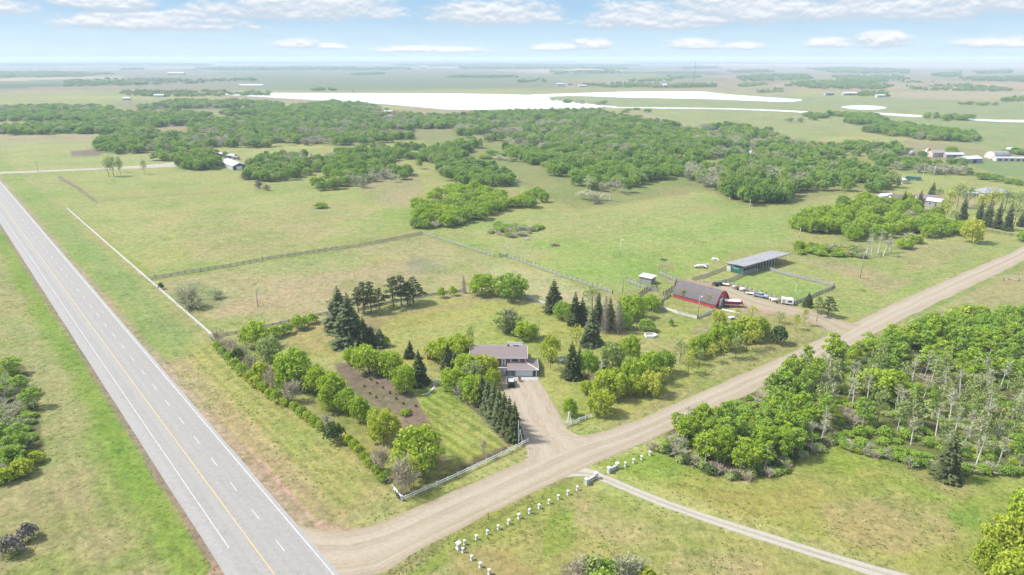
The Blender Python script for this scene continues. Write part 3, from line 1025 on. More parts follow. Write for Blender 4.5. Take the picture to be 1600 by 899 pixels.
gravel = road_material('gravel', S(229, 210, 181), S(240, 225, 201), S(210, 190, 161),
                       [(.30, .10, .7), (.62, .09, .6), (.46, .05, -.3), (.04, .05, -.5), (.97, .05, -.5)], 0.95)
gu = [(440, 815), (520, 834), (570, 826), (640, 798), (740, 755), (830, 714), (890, 686), (960, 672), (1060, 628), (1180, 576), (1250, 544), (1312, 516), (1400, 473), (1500, 428), (1600, 387)]
gl = [(520, 908), (592, 903), (640, 868), (740, 816), (820, 777), (900, 739), (960, 712), (1000, 694), (1100, 648), (1200, 602), (1300, 557), (1345, 534), (1400, 505), (1500, 456), (1600, 409)]
gA = [P(*p) for p in gu]
gB = [P(*p) for p in gl]
for k_ in (60, 200, 600):
    gA.append(gA[-1] + DN * k_ + Vector((0, 0, 0)))
    gB.append(gB[-1] + DN * k_)
strip('gravel_road', gA, gB, 0.006, gravel, n=260, jitter=0.7, seed=3)
drive_mat = road_material('driveway_gravel', S(230, 210, 182), S(241, 226, 202), S(212, 190, 162),
                          [(.3, .12, .6), (.68, .12, .5)], 0.95)
strip('driveway', [P(*p) for p in [(780, 588), (789, 613), (799, 640), (809, 668), (818, 692), (826, 708), (816, 730)]],
      [P(*p) for p in [(838, 590), (848, 606), (860, 628), (874, 652), (884, 669), (896, 678), (930, 688)]], 0.013, drive_mat, n=60, jitter=.25, seed=5)
lane_mat = road_material('cemetery_lane_gravel', S(234, 222, 200), S(244, 236, 220), S(216, 204, 178),
                         [(.22, .2, .9), (.78, .2, .9), (.5, .12, -.4)], 0.95, grass=S(196, 190, 152))
strip('cemetery_lane', [P(*p) for p in [(880, 724), (900, 727), (926, 734), (960, 748), (1060, 790), (1200, 833), (1300, 865), (1400, 893), (1450, 905), (1560, 935), (1720, 975)]],
      [P(*p) for p in [(850, 752), (895, 744), (920, 744), (952, 757), (1000, 778), (1100, 816), (1200, 848), (1300, 880), (1370, 903), (1460, 932), (1620, 985)]], -0.006, lane_mat, n=120, jitter=.35, seed=8)
track_mat = road_material('farm_track_dirt', S(220, 202, 168), S(230, 214, 184), S(202, 184, 148),
                          [(.3, .14, .7), (.72, .14, .6), (.5, .08, -.4)], 0.95)
strip('farm_track', [P(*p) for p in [(1345, 508), (1318, 503), (1296, 492), (1262, 484), (1236, 479), (1205, 471), (1172, 461), (1150, 452), (1128, 446)]],
      [P(*p) for p in [(1312, 527), (1296, 519), (1284, 507), (1258, 497), (1230, 490), (1196, 487), (1166, 480), (1140, 464), (1122, 454)]], 0.012, track_mat, n=70, jitter=.6, seed=12)
strip('side_road', [P(*p) for p in [(-140, 274), (0, 269.0), (80, 266), (160, 262.5), (235, 258), (272, 254)]],
      [P(*p) for p in [(-140, 277), (0, 272.0), (80, 268.5), (160, 265), (240, 262.5), (280, 260)]], 0.03, lane_mat, n=50, jitter=.5, seed=15)


def water_material():
    """pale water: near-white base colour with a fairly glossy finish"""
    m = bpy.data.materials.new('pale_water')
    m.use_nodes = True
    k = NT(m.node_tree)
    geo = k.n('ShaderNodeNewGeometry')
    n = k.noise(k.mapping(geo.outputs['Position'], scale=(.004, .02, 1)), 1.0, 4)
    b = k.n('ShaderNodeBsdfPrincipled')
    k.link(k.mix(k.ramp(n, .3, .7), (.52, .53, .53), (.42, .44, .46)), b.inputs['Base Color'])
    b.inputs['Roughness'].default_value = 0.25
    b.inputs['Specular IOR Level'].default_value = 0.5
    bp = k.n('ShaderNodeBump')
    bp.inputs['Strength'].default_value = 0.1
    bp.inputs['Distance'].default_value = 0.1
    k.link(k.noise(geo.outputs['Position'], .6, 3), bp.inputs['Height'])
    k.link(bp.outputs[0], b.inputs['Normal'])
    o = k.n('ShaderNodeOutputMaterial')
    k.link(b.outputs[0], o.inputs[0])
    return m


WATER = water_material()


def pond(name, top, bottom):
    strip(name, [P(*p) for p in top], [P(*p) for p in bottom], 0.25, WATER, n=120, cross=4, jitter=6, seed=20)


pond('lake', [(338, 146.5), (420, 145.2), (560, 146.0), (700, 146.0), (830, 148.2), (852, 152), (880, 156.5), (935, 165), (965, 166.5)],
     [(340, 148), (400, 151.5), (470, 155.5), (540, 160), (600, 163), (650, 167.5), (700, 172.5), (800, 171.5), (900, 170.5), (962, 168)])
pond('lake_arm', [(826, 148), (880, 146.5), (980, 143.2), (1060, 142.8), (1104, 143.2), (1120, 146.2), (1180, 151), (1252, 155.6)],
     [(852, 151.8), (900, 150), (960, 152.8), (1040, 154.2), (1100, 155.2), (1160, 157.6), (1235, 160.2), (1253, 157.5)])
pond('creek', [(940, 167.6), (1010, 168.2), (1100, 168.8), (1180, 170.8), (1262, 174.2)],
     [(945, 169.2), (1010, 169.8), (1100, 170.5), (1180, 172.6), (1262, 177)])
pond('small_pond', [(1314, 167.5), (1326, 165.4), (1350, 164.8), (1374, 166), (1386, 168.5)],
     [(1314, 168.1), (1328, 171), (1350, 172.2), (1372, 171.8), (1386, 169.1)])
pond('creek', [(1368, 176.2), (1400, 178), (1442, 180.8)], [(1374, 179.6), (1405, 182), (1440, 183.8)])
pond('creek', [(1500, 184.5), (1540, 187.4), (1600, 187.8), (1680, 189)], [(1502, 186.2), (1540, 190.5), (1600, 191.8), (1680, 193)])
pond('far_slough', [(372, 132), (392, 131.6), (412, 131.8)], [(376, 133.4), (394, 133.8), (410, 133.5)])

# ================================================================== TREE SHAPES
def leaves(centres, radii, counts, size, rng, tintv=None, flat=0.55, squash=0.85, z_min=0.15, inner=0.25):
    """leaf faces spread over the shells of clumps; returns verts (n*4,3), tints (n)"""
    V, T = [], []
    for li, (c, r, n) in enumerate(zip(centres, radii, counts)):
        n = int(n)
        d = rng.normal(size=(n, 3))
        d /= np.linalg.norm(d, axis=1)[:, None]
        d[:, 2] = np.where(d[:, 2] < -0.45, -d[:, 2], d[:, 2])
        rad = r * np.where(rng.random(n) < inner, rng.uniform(0.35, 0.85, n), rng.uniform(0.85, 1.10, n))
        p = np.array(c) + d * rad[:, None] * np.array([1, 1, squash])
        p[:, 2] = np.maximum(p[:, 2], z_min)
        nrm = d * flat + rng.normal(size=(n, 3)) * 0.33
        nrm /= np.linalg.norm(nrm, axis=1)[:, None]
        up = rng.normal(size=(n, 3))
        s = np.cross(nrm, up)
        s /= np.linalg.norm(s, axis=1)[:, None] + 1e-9
        t = np.cross(nrm, s)
        sz = size * rng.uniform(0.6, 1.35, n)[:, None]
        q = np.stack([p - s * sz * .62, p + t * sz * .42 + s * sz * .1, p + s * sz * .62, p - t * sz * .42 - s * sz * .05], 1)
        V.append(q.reshape(-1, 3))
        lt = tintv[li] if tintv is not None else rng.random()
        T.append(np.clip(lt * 0.55 + rng.random(n) * 0.45, 0, 1))
    return np.concatenate(V), np.concatenate(T)


def twigs(starts, ends, w0, w1, rng):
    """thin tapering blades; returns verts (n*4,3)"""
    s, e = np.array(starts), np.array(ends)
    d = e - s
    d /= np.linalg.norm(d, axis=1)[:, None] + 1e-9
    side = np.cross(d, rng.normal(size=d.shape))
    side /= np.linalg.norm(side, axis=1)[:, None] + 1e-9
    q = np.stack([s - side * w0 / 2, s + side * w0 / 2, e + side * w1 / 2, e - side * w1 / 2], 1)
    return q.reshape(-1, 3)


def leaf_mesh(name, V, T, mat):
    me = mesh_np(name, V, np.arange(len(V)), 4, mat)
    a = me.attributes.new('tint', 'FLOAT', 'FACE')
    n = len(me.polygons)
    tt = np.zeros(n, dtype=np.float32)
    tt[:min(n, len(T))] = T[:n]
    a.data.foreach_set('value', tt)
    return me


def trunk_mesh(name, paths, mat, n=6):
    """paths: list of lists of (point, radius)"""
    mb = MB()
    for pth in paths:
        for (a, ra), (b, rb) in zip(pth, pth[1:]):
            mb.tube(a, b, ra, rb, n, False)
    return mb.mesh(name, mat)


KINDS = {}     # kind -> list of variants: dict(w, h, crown mesh, trunk mesh or None)


def limbs(rng, h, r0, h0, n, spread, lean=0.0):
    """main stem with limbs reaching into the crown"""
    top = Vector((lean * h, rng.uniform(-.04, .04) * h, h))
    st = [(Vector((0, 0, -0.1)), r0), (top * 0.35 + Vector((rng.uniform(-.1, .1), 0, 0)), r0 * .8), (top * .7, r0 * .5), (top, r0 * .15)]
    paths = [st]
    for i in range(n):
        t = h0 + (1 - h0) * rng.random() * 0.75
        a = rng.uniform(0, 2 * math.pi)
        b = top * t
        e = b + Vector((math.cos(a) * spread, math.sin(a) * spread, spread * rng.uniform(.4, .9)))
        paths.append([(b, r0 * (1 - t) * .7 + .01), (e, .015)])
    return paths


def make_round(seed, w=8.0, h=7.0, lo=0.0, nl=34, nq=2300, size=.46, gap=0.0, trunk_r=.22, mat=None):
    rng = np.random.default_rng(seed)
    C, Rr = [], []
    for i in range(nl):
        a = i * 2.4 + rng.uniform(-.4, .4)
        el = math.asin(min(.98, max(-.75, -0.75 + 1.73 * (i + .5) / nl)))
        rad = 0.80
        lr = rng.uniform(.17, .30)
        c = np.array([math.cos(a) * math.cos(el) * rad, math.sin(a) * math.cos(el) * rad, math.sin(el) * rad])
        c *= rng.uniform(.80, 1.12)
        cz = h * (0.44 + 0.50 * c[2])
        C.append((c[0] * w / 2, c[1] * w / 2, cz))
        Rr.append(lr * w / 2 * (1.15 if c[2] < .5 else .95))
    C.append((0, 0, h * .5))
    Rr.append(w * .30)
    n = np.array(Rr) ** 2
    n = n / n.sum() * nq * (1 - gap)
    V, T = leaves(C, Rr, n, size, rng)
    tm = trunk_mesh('trunk', limbs(rng, h * .8, trunk_r, .25, 8, w * .28), mat or M['bark'])
    return dict(w=w, h=h, crown=leaf_mesh('crown', V, T, LEAF['fresh']), trunk=tm)


def make_aspen(seed, w=5.2, h=9.0, nq=1050, size=.42, base=.28, mat='birch', lean=0.0):
    rng = np.random.default_rng(seed)
    C, Rr = [], []
    nl = 22
    for i in range(nl):
        t = (i + .5) / nl
        z = h * (base + (1 - base) * t * .95)
        env = math.sin(math.pi * min(1, (.18 + t * .80))) ** .6
        a = i * 2.4 + rng.uniform(-.5, .5)
        rad = w / 2 * env * rng.uniform(.25, .95)
        C.append((math.cos(a) * rad + lean * z, math.sin(a) * rad, z))
        Rr.append(w * rng.uniform(.10, .19))
    n = np.array(Rr) ** 2
    n = n / n.sum() * nq
    V, T = leaves(C, Rr, n, size, rng, flat=.4, inner=.4)
    tm = trunk_mesh('trunk', limbs(rng, h * .93, .15, .4, 7, w * .3, lean), M[mat])
    return dict(w=w, h=h, crown=leaf_mesh('crown', V, T, LEAF['mid']), trunk=tm)


def make_bare_aspen(seed, w=3.6, h=9.0, lean=0.06, leafy=160):
    rng = np.random.default_rng(seed)
    top = np.array([lean * h, rng.uniform(-.03, .03) * h, h])
    st, en = [], []
    paths = [[(Vector((0, 0, -.1)), .19), (Vector(top * .35), .16), (Vector(top * .7), .09), (Vector(top), .015)]]
    for i in range(20):
        t = rng.uniform(.42, .96)
        a = rng.uniform(0, 6.28)
        b = top * t
        L = w * .5 * (1.15 - t) * 1.5 * rng.uniform(.6, 1.1)
        e = b + np.array([math.cos(a) * L, math.sin(a) * L, L * rng.uniform(.5, 1.0)])
        st.append(b), en.append(e)
        for _ in range(14):
            f = rng.uniform(.3, 1)
            p = b + (e - b) * f
            q = p + rng.normal(size=3) * np.array([.42, .42, .22]) + np.array([0, 0, .4])
            st.append(p), en.append(q)
    V = twigs(st, en, .075, .035, rng)
    T = rng.random(len(st))
    crown = leaf_mesh('twigs', V, T, LEAF['twig'])
    tm = trunk_mesh('trunk', paths, M['birch'])
    return dict(w=w, h=h, crown=crown, trunk=tm)


def make_thicket(seed, w=5.0, h=3.2, n=34, mat='twig'):
    rng = np.random.default_rng(seed)
    st, en = [], []
    for i in range(n):
        a = rng.uniform(0, 6.28)
        el = rng.uniform(.35, 1.5)
        L = (h * math.sin(el) + w * .5 * math.cos(el)) * rng.uniform(.75, 1.0)
        b = np.array([rng.normal() * w * .07, rng.normal() * w * .07, 0])
        d = np.array([math.cos(a) * math.cos(el) * w / 2 / (h * .9), math.sin(a) * math.cos(el) * w / 2 / (h * .9), math.sin(el)])
        e = b + d * L * .9
        st.append(b), en.append(e)
        for _ in range(22):
            f = rng.uniform(.3, 1) ** .7
            p = b + (e - b) * f
            q = p + rng.normal(size=3) * np.array([.40, .40, .26]) + d * .45
            q[2] = max(q[2], .08)
            st.append(p), en.append(q)
    V = twigs(st, en, .10, .05, rng)
    return dict(w=w, h=h, crown=leaf_mesh('twigs', V, rng.random(len(st)), LEAF[mat]), trunk=None)


def make_sparse(seed, w=5.0, h=6.0, nq=520, size=.36):
    """young tree just coming into leaf: branches show through"""
    rng = np.random.default_rng(seed)
    st, en, pts = [], [], []
    top = np.array([0, 0, h])
    paths = [[(Vector((0, 0, -.1)), .11), (Vector((0, 0, h * .5)), .07), (Vector((0, 0, h * .92)), .02)]]
    for i in range(22):
        t = .22 + .7 * i / 22
        a = i * 2.4
        b = top * t
        L = w * .5 * math.sin(math.pi * min(.97, .25 + t * .72)) * rng.uniform(.75, 1.1)
        e = b + np.array([math.cos(a) * L, math.sin(a) * L, L * .75])
        e[2] = min(e[2], h)
        st.append(b), en.append(e)
        for _ in range(6):
            f = rng.uniform(.35, 1)
            p = b + (e - b) * f
            q = p + rng.normal(size=3) * .35 + np.array([0, 0, .3])
            st.append(p), en.append(q)
            pts.append(q)
    V1 = twigs(st, en, .06, .025, rng)
    n = len(pts)
    V2, T2 = leaves(pts, np.full(n, w * .085), np.full(n, max(2, nq // n)), size, rng, inner=.5)
    crown = leaf_mesh('crown', V2, T2, LEAF['yellow'])
    me = trunk_mesh('trunk', paths, M['bark'])
    # the twigs go with the stem
    import bmesh
    bm = bmesh.new()
    bm.from_mesh(me)
    for i in range(0, len(V1), 4):
        bm.faces.new([bm.verts.new(v) for v in V1[i:i + 4]])
    bm.to_mesh(me)
    bm.free()
    return dict(w=w, h=h, crown=crown, trunk=me)


def make_shrub(seed, w=4.5, h=3.0, nq=700, size=.40):
    rng = np.random.default_rng(seed)
    C, Rr = [], []
    for i in range(11):
        a = i * 2.4
        r = math.sqrt((i + .5) / 11) * w * .34
        C.append((math.cos(a) * r, math.sin(a) * r, h * (.62 - .35 * (r / (w * .34)) ** 2 + rng.uniform(-.08, .08))))
        Rr.append(w * rng.uniform(.15, .22))
    n = np.array(Rr) ** 2
    n = n / n.sum() * nq
    V, T = leaves(C, Rr, n, size, rng, z_min=.08)
    return dict(w=w, h=h, crown=leaf_mesh('foliage', V, T, LEAF['mid']), trunk=None)


def make_spruce(seed, w=5.2, h=11.0, levels=20, dead=False):
    rng = np.random.default_rng(seed)
    V = []
    T = []
    st, en = [], []
    for li in range(levels):
        t = li / (levels - 1)
        z = h * (.06 + .92 * t)
        R0 = w / 2 * (1 - t) ** .8 * rng.uniform(.74, 1.12) + .12
        nb = max(4, int(12 * (1 - t) + 4))
        for b in range(nb):
            a = 2 * math.pi * (b + rng.random() * .7) / nb + li * .9
            L = R0 * rng.uniform(.72, 1.12)
            d = np.array([math.cos(a), math.sin(a), 0])
            tip = d * L + np.array([0, 0, z - L * .28 + .25])
            root = np.array([0, 0, z + L * .10])
            if dead:
                st.append(root), en.append(tip)
                for _ in range(7):
                    f = rng.uniform(.3, 1)
                    p = root + (tip - root) * f
                    st.append(p), en.append(p + rng.normal(size=3) * .30 - np.array([0, 0, .2]))
                continue
            side = np.array([-d[1], d[0], 0])
            ns = max(2, int(L / .55) + 1)
            for s in range(ns):
                f0, f1 = s / ns, (s + 1.25) / ns
                wd = .55 * (1 - .45 * f0) * (L / 1.8 + .35)
                wd = min(wd, .95)
                p0 = root + (tip - root) * f0
                p1 = root + (tip - root) * min(1.08, f1)
                dz = rng.uniform(-.10, .10)
                drop = np.array([0, 0, -.28 * rng.uniform(.6, 1.4)])
                for sg in (-1, 1):
                    V += [p0, p1 + np.array([0, 0, dz]), p1 + side * sg * wd * .55 + drop, p0 + side * sg * wd * .75 + drop + (p1 - p0) * .25]
                    T.append(np.clip(f0 * .7 + rng.uniform(-.1, .3), 0, 1))
    if dead:
        Vt = twigs(st, en, .07, .03, rng)
        return dict(w=w, h=h, crown=leaf_mesh('branches', Vt, rng.random(len(st)), LEAF['dead']),
                    trunk=trunk_mesh('trunk', [[(Vector((0, 0, -.1)), .17), (Vector((0, 0, h)), .02)]], M['birch']))
    return dict(w=w, h=h, crown=leaf_mesh('crown', np.array(V), np.array(T), LEAF['spruce']),
                trunk=trunk_mesh('trunk', [[(Vector((0, 0, -.1)), .2), (Vector((0, 0, h * .97)), .03)]], M['bark']))


def make_pine(seed, w=5.5, h=10.5, base=.26):
    rng = np.random.default_rng(seed)
    C, Rr, paths = [], [], [[(Vector((0, 0, -.1)), .2), (Vector((.15, 0, h * .5)), .14), (Vector((0, .1, h * .95)), .04)]]
    for i in range(26):
        t = (i + .5) / 26
        z = h * (base + (.97 - base) * t)
        a = i * 2.4 + rng.uniform(-.3, .3)
        r = w / 2 * (1 - t ** 1.6 * .82) * rng.uniform(.45, .88)
        c = Vector((math.cos(a) * r, math.sin(a) * r, z))
        C.append(tuple(c))
        Rr.append(rng.uniform(.55, .9) * (1.15 - t * .45))
        paths.append([(Vector((0, 0, z - .5)), .05), (c, .015)])
    n = np.array(Rr) ** 2
    n = n / n.sum() * 1500
    V, T = leaves(C, Rr, n, .36, rng, flat=.35, squash=.6, inner=.4)
    return dict(w=w, h=h, crown=leaf_mesh('crown', V, T, LEAF['pine']), trunk=trunk_mesh('trunk', paths, M['bark'], 5))


KINDS['round'] = [make_round(s) for s in (11, 12, 13)]
KINDS['aspen'] = [make_aspen(21), make_aspen(22, base=.38, lean=.03), make_aspen(23, w=4.6, base=.32), make_aspen(24, base=.42, lean=-.04)]
KINDS['bare'] = [make_bare_aspen(31), make_bare_aspen(32, lean=-.05), make_bare_aspen(33, lean=.14, h=8.5)]
KINDS['thicket'] = [make_thicket(41), make_thicket(42, n=28)]
KINDS['sparse'] = [make_sparse(51), make_sparse(52)]
KINDS['shrub'] = [make_shrub(61), make_shrub(62), make_shrub(63)]
KINDS['spruce'] = [make_spruce(71), make_spruce(72), make_spruce(73, levels=17)]
KINDS['deadspruce'] = [make_spruce(81, dead=True)]
KINDS['pine'] = [make_pine(91), make_pine(92, base=.34)]

PART = {'round': 'crown', 'aspen': 'crown', 'bare': 'twigs', 'thicket': 'twigs', 'sparse': 'crown', 'shrub': 'foliage',
        'spruce': 'crown', 'deadspruce': 'branches', 'pine': 'crown'}
DEFTONE = {'round': 'fresh', 'aspen': 'mid', 'bare': 'twig', 'thicket': 'twig', 'sparse': 'yellow', 'shrub': 'mid',
           'spruce': 'spruce', 'deadspruce': 'dead', 'pine': 'pine'}
NAME = {'round': 'leafy_tree', 'aspen': 'aspen_tree', 'bare': 'bare_aspen', 'thicket': 'bare_shrub', 'sparse': 'young_tree',
        'shrub': 'shrub', 'spruce': 'spruce_tree', 'deadspruce': 'dead_spruce', 'pine': 'pine_tree'}
CAT = {'round': 'tree', 'aspen': 'tree', 'bare': 'tree', 'thicket': 'bush', 'sparse': 'tree', 'shrub': 'bush',
       'spruce': 'tree', 'deadspruce': 'tree', 'pine': 'tree'}


def plant(kind, loc, h, w, label, group=None, tone=None, variant=None, name=None):
    vs = KINDS[kind]
    v = vs[random.randrange(len(vs)) if variant is None else variant % len(vs)]
    tone = tone or DEFTONE[kind]
    rz = random.uniform(0, 6.28)
    sc = (w / v['w'], w / v['w'], h / v['h'])
    nm = name or NAME[kind]
    if v['trunk'] is None:
        o = bpy.data.objects.new(nm, v['crown'])
        COL.objects.link(o)
        o.location, o.rotation_euler, o.scale = loc, (0, 0, rz), sc
        o.material_slots[0].link = 'OBJECT'
        o.material_slots[0].material = LEAF[tone]
        tag(o, label, CAT[kind], group)
        return o
    root = empty(nm, loc, rz, label, CAT[kind], group)
    root.scale = sc
    t = bpy.data.objects.new('trunk', v['trunk'])
    c = bpy.data.objects.new(PART[kind], v['crown'])
    for p in (t, c):
        COL.objects.link(p)
        p.parent = root
    c.material_slots[0].link = 'OBJECT'
    c.material_slots[0].material = LEAF[tone]
    return root


def tree(kind, x, yb, yt, wpx, label, tone=None, group=None, variant=None, name=None):
    """a tree read off the photograph: foot row, top row, width"""
    h = max(.6, height_at(yb, yt))
    if kind in ('round', 'sparse'):
        wpx *= 1.08
    if kind in ('spruce', 'pine', 'deadspruce'):
        wpx *= 1.15
    return plant(kind, P(x, yb), h, wpx * mpp(yb), label, group, tone, variant, name)

# ================================================================== BUILDINGS
def frame_at(px_, py_, rz, name, label, cat, group=None):
    return empty(name, P(px_, py_), rz, label, cat, group)


ANG_N = math.atan2(DN.y, DN.x)        # direction of the gravel road
ANG_H = math.atan2(DH.y, DH.x)


def window(parent, x0, x1, z0, z1, y, sash=1, name='window'):
    """window facing -y: glass, white frame pieces"""
    f = MB()
    t = .10
    f.box(x0 - t, x1 + t, y - .05, y - .003, z0 - t, z0)
    f.box(x0 - t, x1 + t, y - .05, y - .003, z1, z1 + t)
    f.box(x0 - t, x0, y - .05, y - .003, z0, z1)
    f.box(x1, x1 + t, y - .05, y - .003, z0, z1)
    for i in range(1, sash):
        c = x0 + (x1 - x0) * i / sash
        f.box(c - .05, c + .05, y - .045, y - .003, z0, z1)
    w = f.build(name, M['white'], parent)
    MB().box(x0, x1, y - .02, y - .002, z0, z1).build('pane', M['glass'], w)
    return w


def build_house():
    # origin: foot of the garage's front left corner, -y faces the driveway
    h = frame_at(793.5, 588, math.radians(0.0), 'farmhouse',
                 'red brick farmhouse with mauve shingle roof at the head of the driveway', 'house')
    D = 3.4           # garage stands this far in front of the house wall
    WX0, WX1 = -10.6, 5.15
    E = 4.15          # eave height of the raised main floor
    mb = MB()
    mb.box(WX0, WX1, D, D + 8.6, 0, E)
    mb.prism([(D, E), (D + 8.6, E), (D + 4.3, E + 1.40)], 'x', WX0 + .05, WX1 - .05)
    mb.build('wall', M['brick'], h)
    roof = MB()
    rx0, rx1, oh = WX0 - .4, WX1 + .45, .35
    zr = E + 1.56
    ze = E + 0.02
    for (ya, yb_) in ((D - oh, D + 4.3), (D + 8.6 + oh, D + 4.3)):
        roof.hexa([(rx0, ya, ze - .12), (rx1, ya, ze - .12), (rx1, yb_, zr - .14), (rx0, yb_, zr - .14),
                   (rx0, ya, ze), (rx1, ya, ze), (rx1, yb_, zr), (rx0, yb_, zr)])
    r = roof.build('roof', M['shingle'], h)
    fb = MB()
    fb.box(rx0, rx1, D - oh - .05, D - oh - .003, ze - .24, ze + .02)
    fb.box(rx0, rx1, D + 8.6 + oh + .003, D + 8.6 + oh + .05, ze - .24, ze + .02)
    for xx in (rx0 - .04, rx1 + .003):
        fb.hexa([(xx, D - oh, ze - .2), (xx + .05, D - oh, ze - .2), (xx + .05, D + 4.3, zr - .22), (xx, D + 4.3, zr - .22),
                 (xx, D - oh, ze + .02), (xx + .05, D - oh, ze + .02), (xx + .05, D + 4.3, zr + .02), (xx, D + 4.3, zr + .02)])
        fb.hexa([(xx, D + 4.31, zr - .22), (xx + .05, D + 4.31, zr - .22), (xx + .05, D + 8.6 + oh, ze - .2), (xx, D + 8.6 + oh, ze - .2),
                 (xx, D + 4.31, zr + .02), (xx + .05, D + 4.31, zr + .02), (xx + .05, D + 8.6 + oh, ze + .02), (xx, D + 8.6 + oh, ze + .02)])
    fb.build('fascia', M['white'], r)
    MB().box(-.15, .35, D + 4.6, D + 5.1, zr - .5, zr + .45).build('chimney', M['black'], r)
    MB().box(1.6, 3.2, D + 4.7, D + 5.6, zr - .5, zr + .28).build('roof_vent', M['greyroof'], r)
    # rear deck with white rail, seen over the ridge
    dk = MB()
    dk.box(-.5, 4.6, D + 9.3, D + 12.0, 2.6, 2.75)
    for xx in np.linspace(-.45, 4.55, 6):
        dk.box(xx - .05, xx + .05, D + 11.9, D + 12.0, 0, 3.8)
    dk.box(-.5, 4.6, D + 11.9, D + 12.0, 3.72, 3.82)
    dk.box(-.5, 4.6, D + 11.9, D + 11.96, 2.8, 3.5)
    dk.build('rear_deck', M['white'], h)
    # front wall: door, windows, corner trim
    d = MB().box(-1.85, -.55, D - .07, D - .003, 1.75, 3.85).build('front_door', M['white'], h)
    MB().box(-1.40, -1.0, D - .09, D - .072, 2.85, 3.35).build('pane', M['glass'], d)
    MB().box(-1.40, -1.0, D - .09, D - .072, 1.95, 2.45).build('pane', M['glass'], d)
    pw = window(h, .75, 3.35, 2.85, 3.85, D, 1, 'picture_window')
    for (a, b) in ((.74, 1.12), (2.98, 3.36)):
        MB().box(a, b, D - .035, D - .022, 2.85, 3.85).build('shutter_frame', M['white'], pw)
    for (a, b) in ((.90, 1.04), (3.06, 3.22)):
        MB().box(a, b, D - .05, D - .037, 2.92, 3.78).build('side_pane', M['glass'], pw)
    window(h, -4.75, -4.15, 3.3, 3.75, D)
    window(h, -5.9, -5.3, 3.3, 3.75, D)
    window(h, -8.4, -7.2, 3.1, 3.75, D, 2)
    MB().box(WX1 - .22, WX1 + .04, D - .04, D + .2, 0, E - .1).build('corner_board', M['white'], h)
    # entrance landing and steps
    st = MB()
    st.box(-3.0, -.3, D - 1.3, D - .01, 0, 1.5)
    for i in range(5):
        st.box(-2.6, -.6, D - 1.3 - .34 * (i + 1), D - 1.3 - .34 * i - .002, 0, 1.5 - .28 * (i + 1))
    st.build('front_steps', M['concrete'], h)
    for xx in (-3.0, -.25):
        rl = MB()
        for yy in (D - 1.25, D - 2.9):
            zb = 1.5 if yy > D - 2 else 0
            rl.box(xx - .04, xx + .04, yy - .04, yy + .04, zb, zb + 1.0)
        rl.bar((xx, D - 1.25, 2.45), (xx, D - 2.9, .95), .06)
        rl.build('step_railing', M['black'], h)
    # garage
    GX0, GX1, GH = 0.0, 8.15, 2.15
    g = MB()
    g.box(GX0, GX1, 0, D - .005, 0, GH)
    g.box(WX1 + .06, GX1, D - .005, D + 3.4, 0, GH)
    g.build('garage_wall', M['greywall'], h)
    zt = GH + .62
    gr = MB()
    # front slope with a hip to the right-hand slope
    xo, yo = GX1 + .45, -.5
    gr.poly([(GX0 - .25, yo, GH), (xo, yo, GH), (WX1 + .05, D - .06, zt), (GX0 - .25, D - .06, zt)])
    gr.poly([(GX0 - .25, yo, GH - .14), (GX0 - .25, D - .06, zt - .14), (WX1 + .05, D - .06, zt - .14), (xo, yo, GH - .14)])
    gr.poly([(xo, yo, GH), (xo, D + 3.7, GH), (WX1 + .05, D + 3.7, zt), (WX1 + .05, D - .06, zt)])
    gr.poly([(xo, yo, GH - .14), (WX1 + .05, D - .06, zt - .14), (WX1 + .05, D + 3.7, zt - .14), (xo, D + 3.7, GH - .14)])
    gr.poly([(GX0 - .25, yo, GH - .14), (xo, yo, GH - .14), (xo, yo, GH), (GX0 - .25, yo, GH)])
    gr.poly([(xo, yo, GH - .14), (xo, D + 3.7, GH - .14), (xo, D + 3.7, GH), (xo, yo, GH)])
    gr.poly([(GX0 - .25, D - .06, zt - .14), (GX0 - .25, yo, GH - .14), (GX0 - .25, yo, GH), (GX0 - .25, D - .06, zt)])
    gr.poly([(xo, D + 3.7, GH - .14), (WX1 + .05, D + 3.7, zt - .14), (WX1 + .05, D + 3.7, zt), (xo, D + 3.7, GH)])
    gro = gr.build('garage_roof', M['shingle'], h)
    tr = MB()
    tr.bar((WX1 + .1, D - .15, zt + .03), (xo, yo, GH + .03), .16, .08)
    tr.box(GX0 - .25, xo, yo - .05, yo - .003, GH - .16, GH + .03)
    tr.box(xo + .003, xo + .05, yo - .05, D + 3.7, GH - .16, GH + .03)
    tr.build('trim', M['white'], gro)
    MB().box(1.0, 1.95, -.06, -.003, .02, 2.0).build('side_door', M['teal'], h)
    gd = MB().box(2.2, 6.9, -.05, -.003, .02, 2.0).build('garage_door', M['rail'], h)
    for a in range(6):
        for b in range(3):
            MB().box(2.28 + a * .78, 2.28 + a * .78 + .68, -.075, -.052, .10 + b * .64, .10 + b * .64 + .54).build('panel', M['white'], gd)
    MB().box(7.2, 7.75, -.05, -.003, .02, 1.9).build('dark_panel', M['black'], h)  # plain black upright panel right of the garage door
    MB().box(GX1 - .2, GX1 + .05, -.06, .2, 0, GH - .16).build('corner_board', M['white'], h)
    MB().box(-.7, 8.6, -2.4, -.07, 0, .05).build('apron', M['concrete'], h)
    # flower tubs by the steps, dark shrub pots
    return h


build_house()


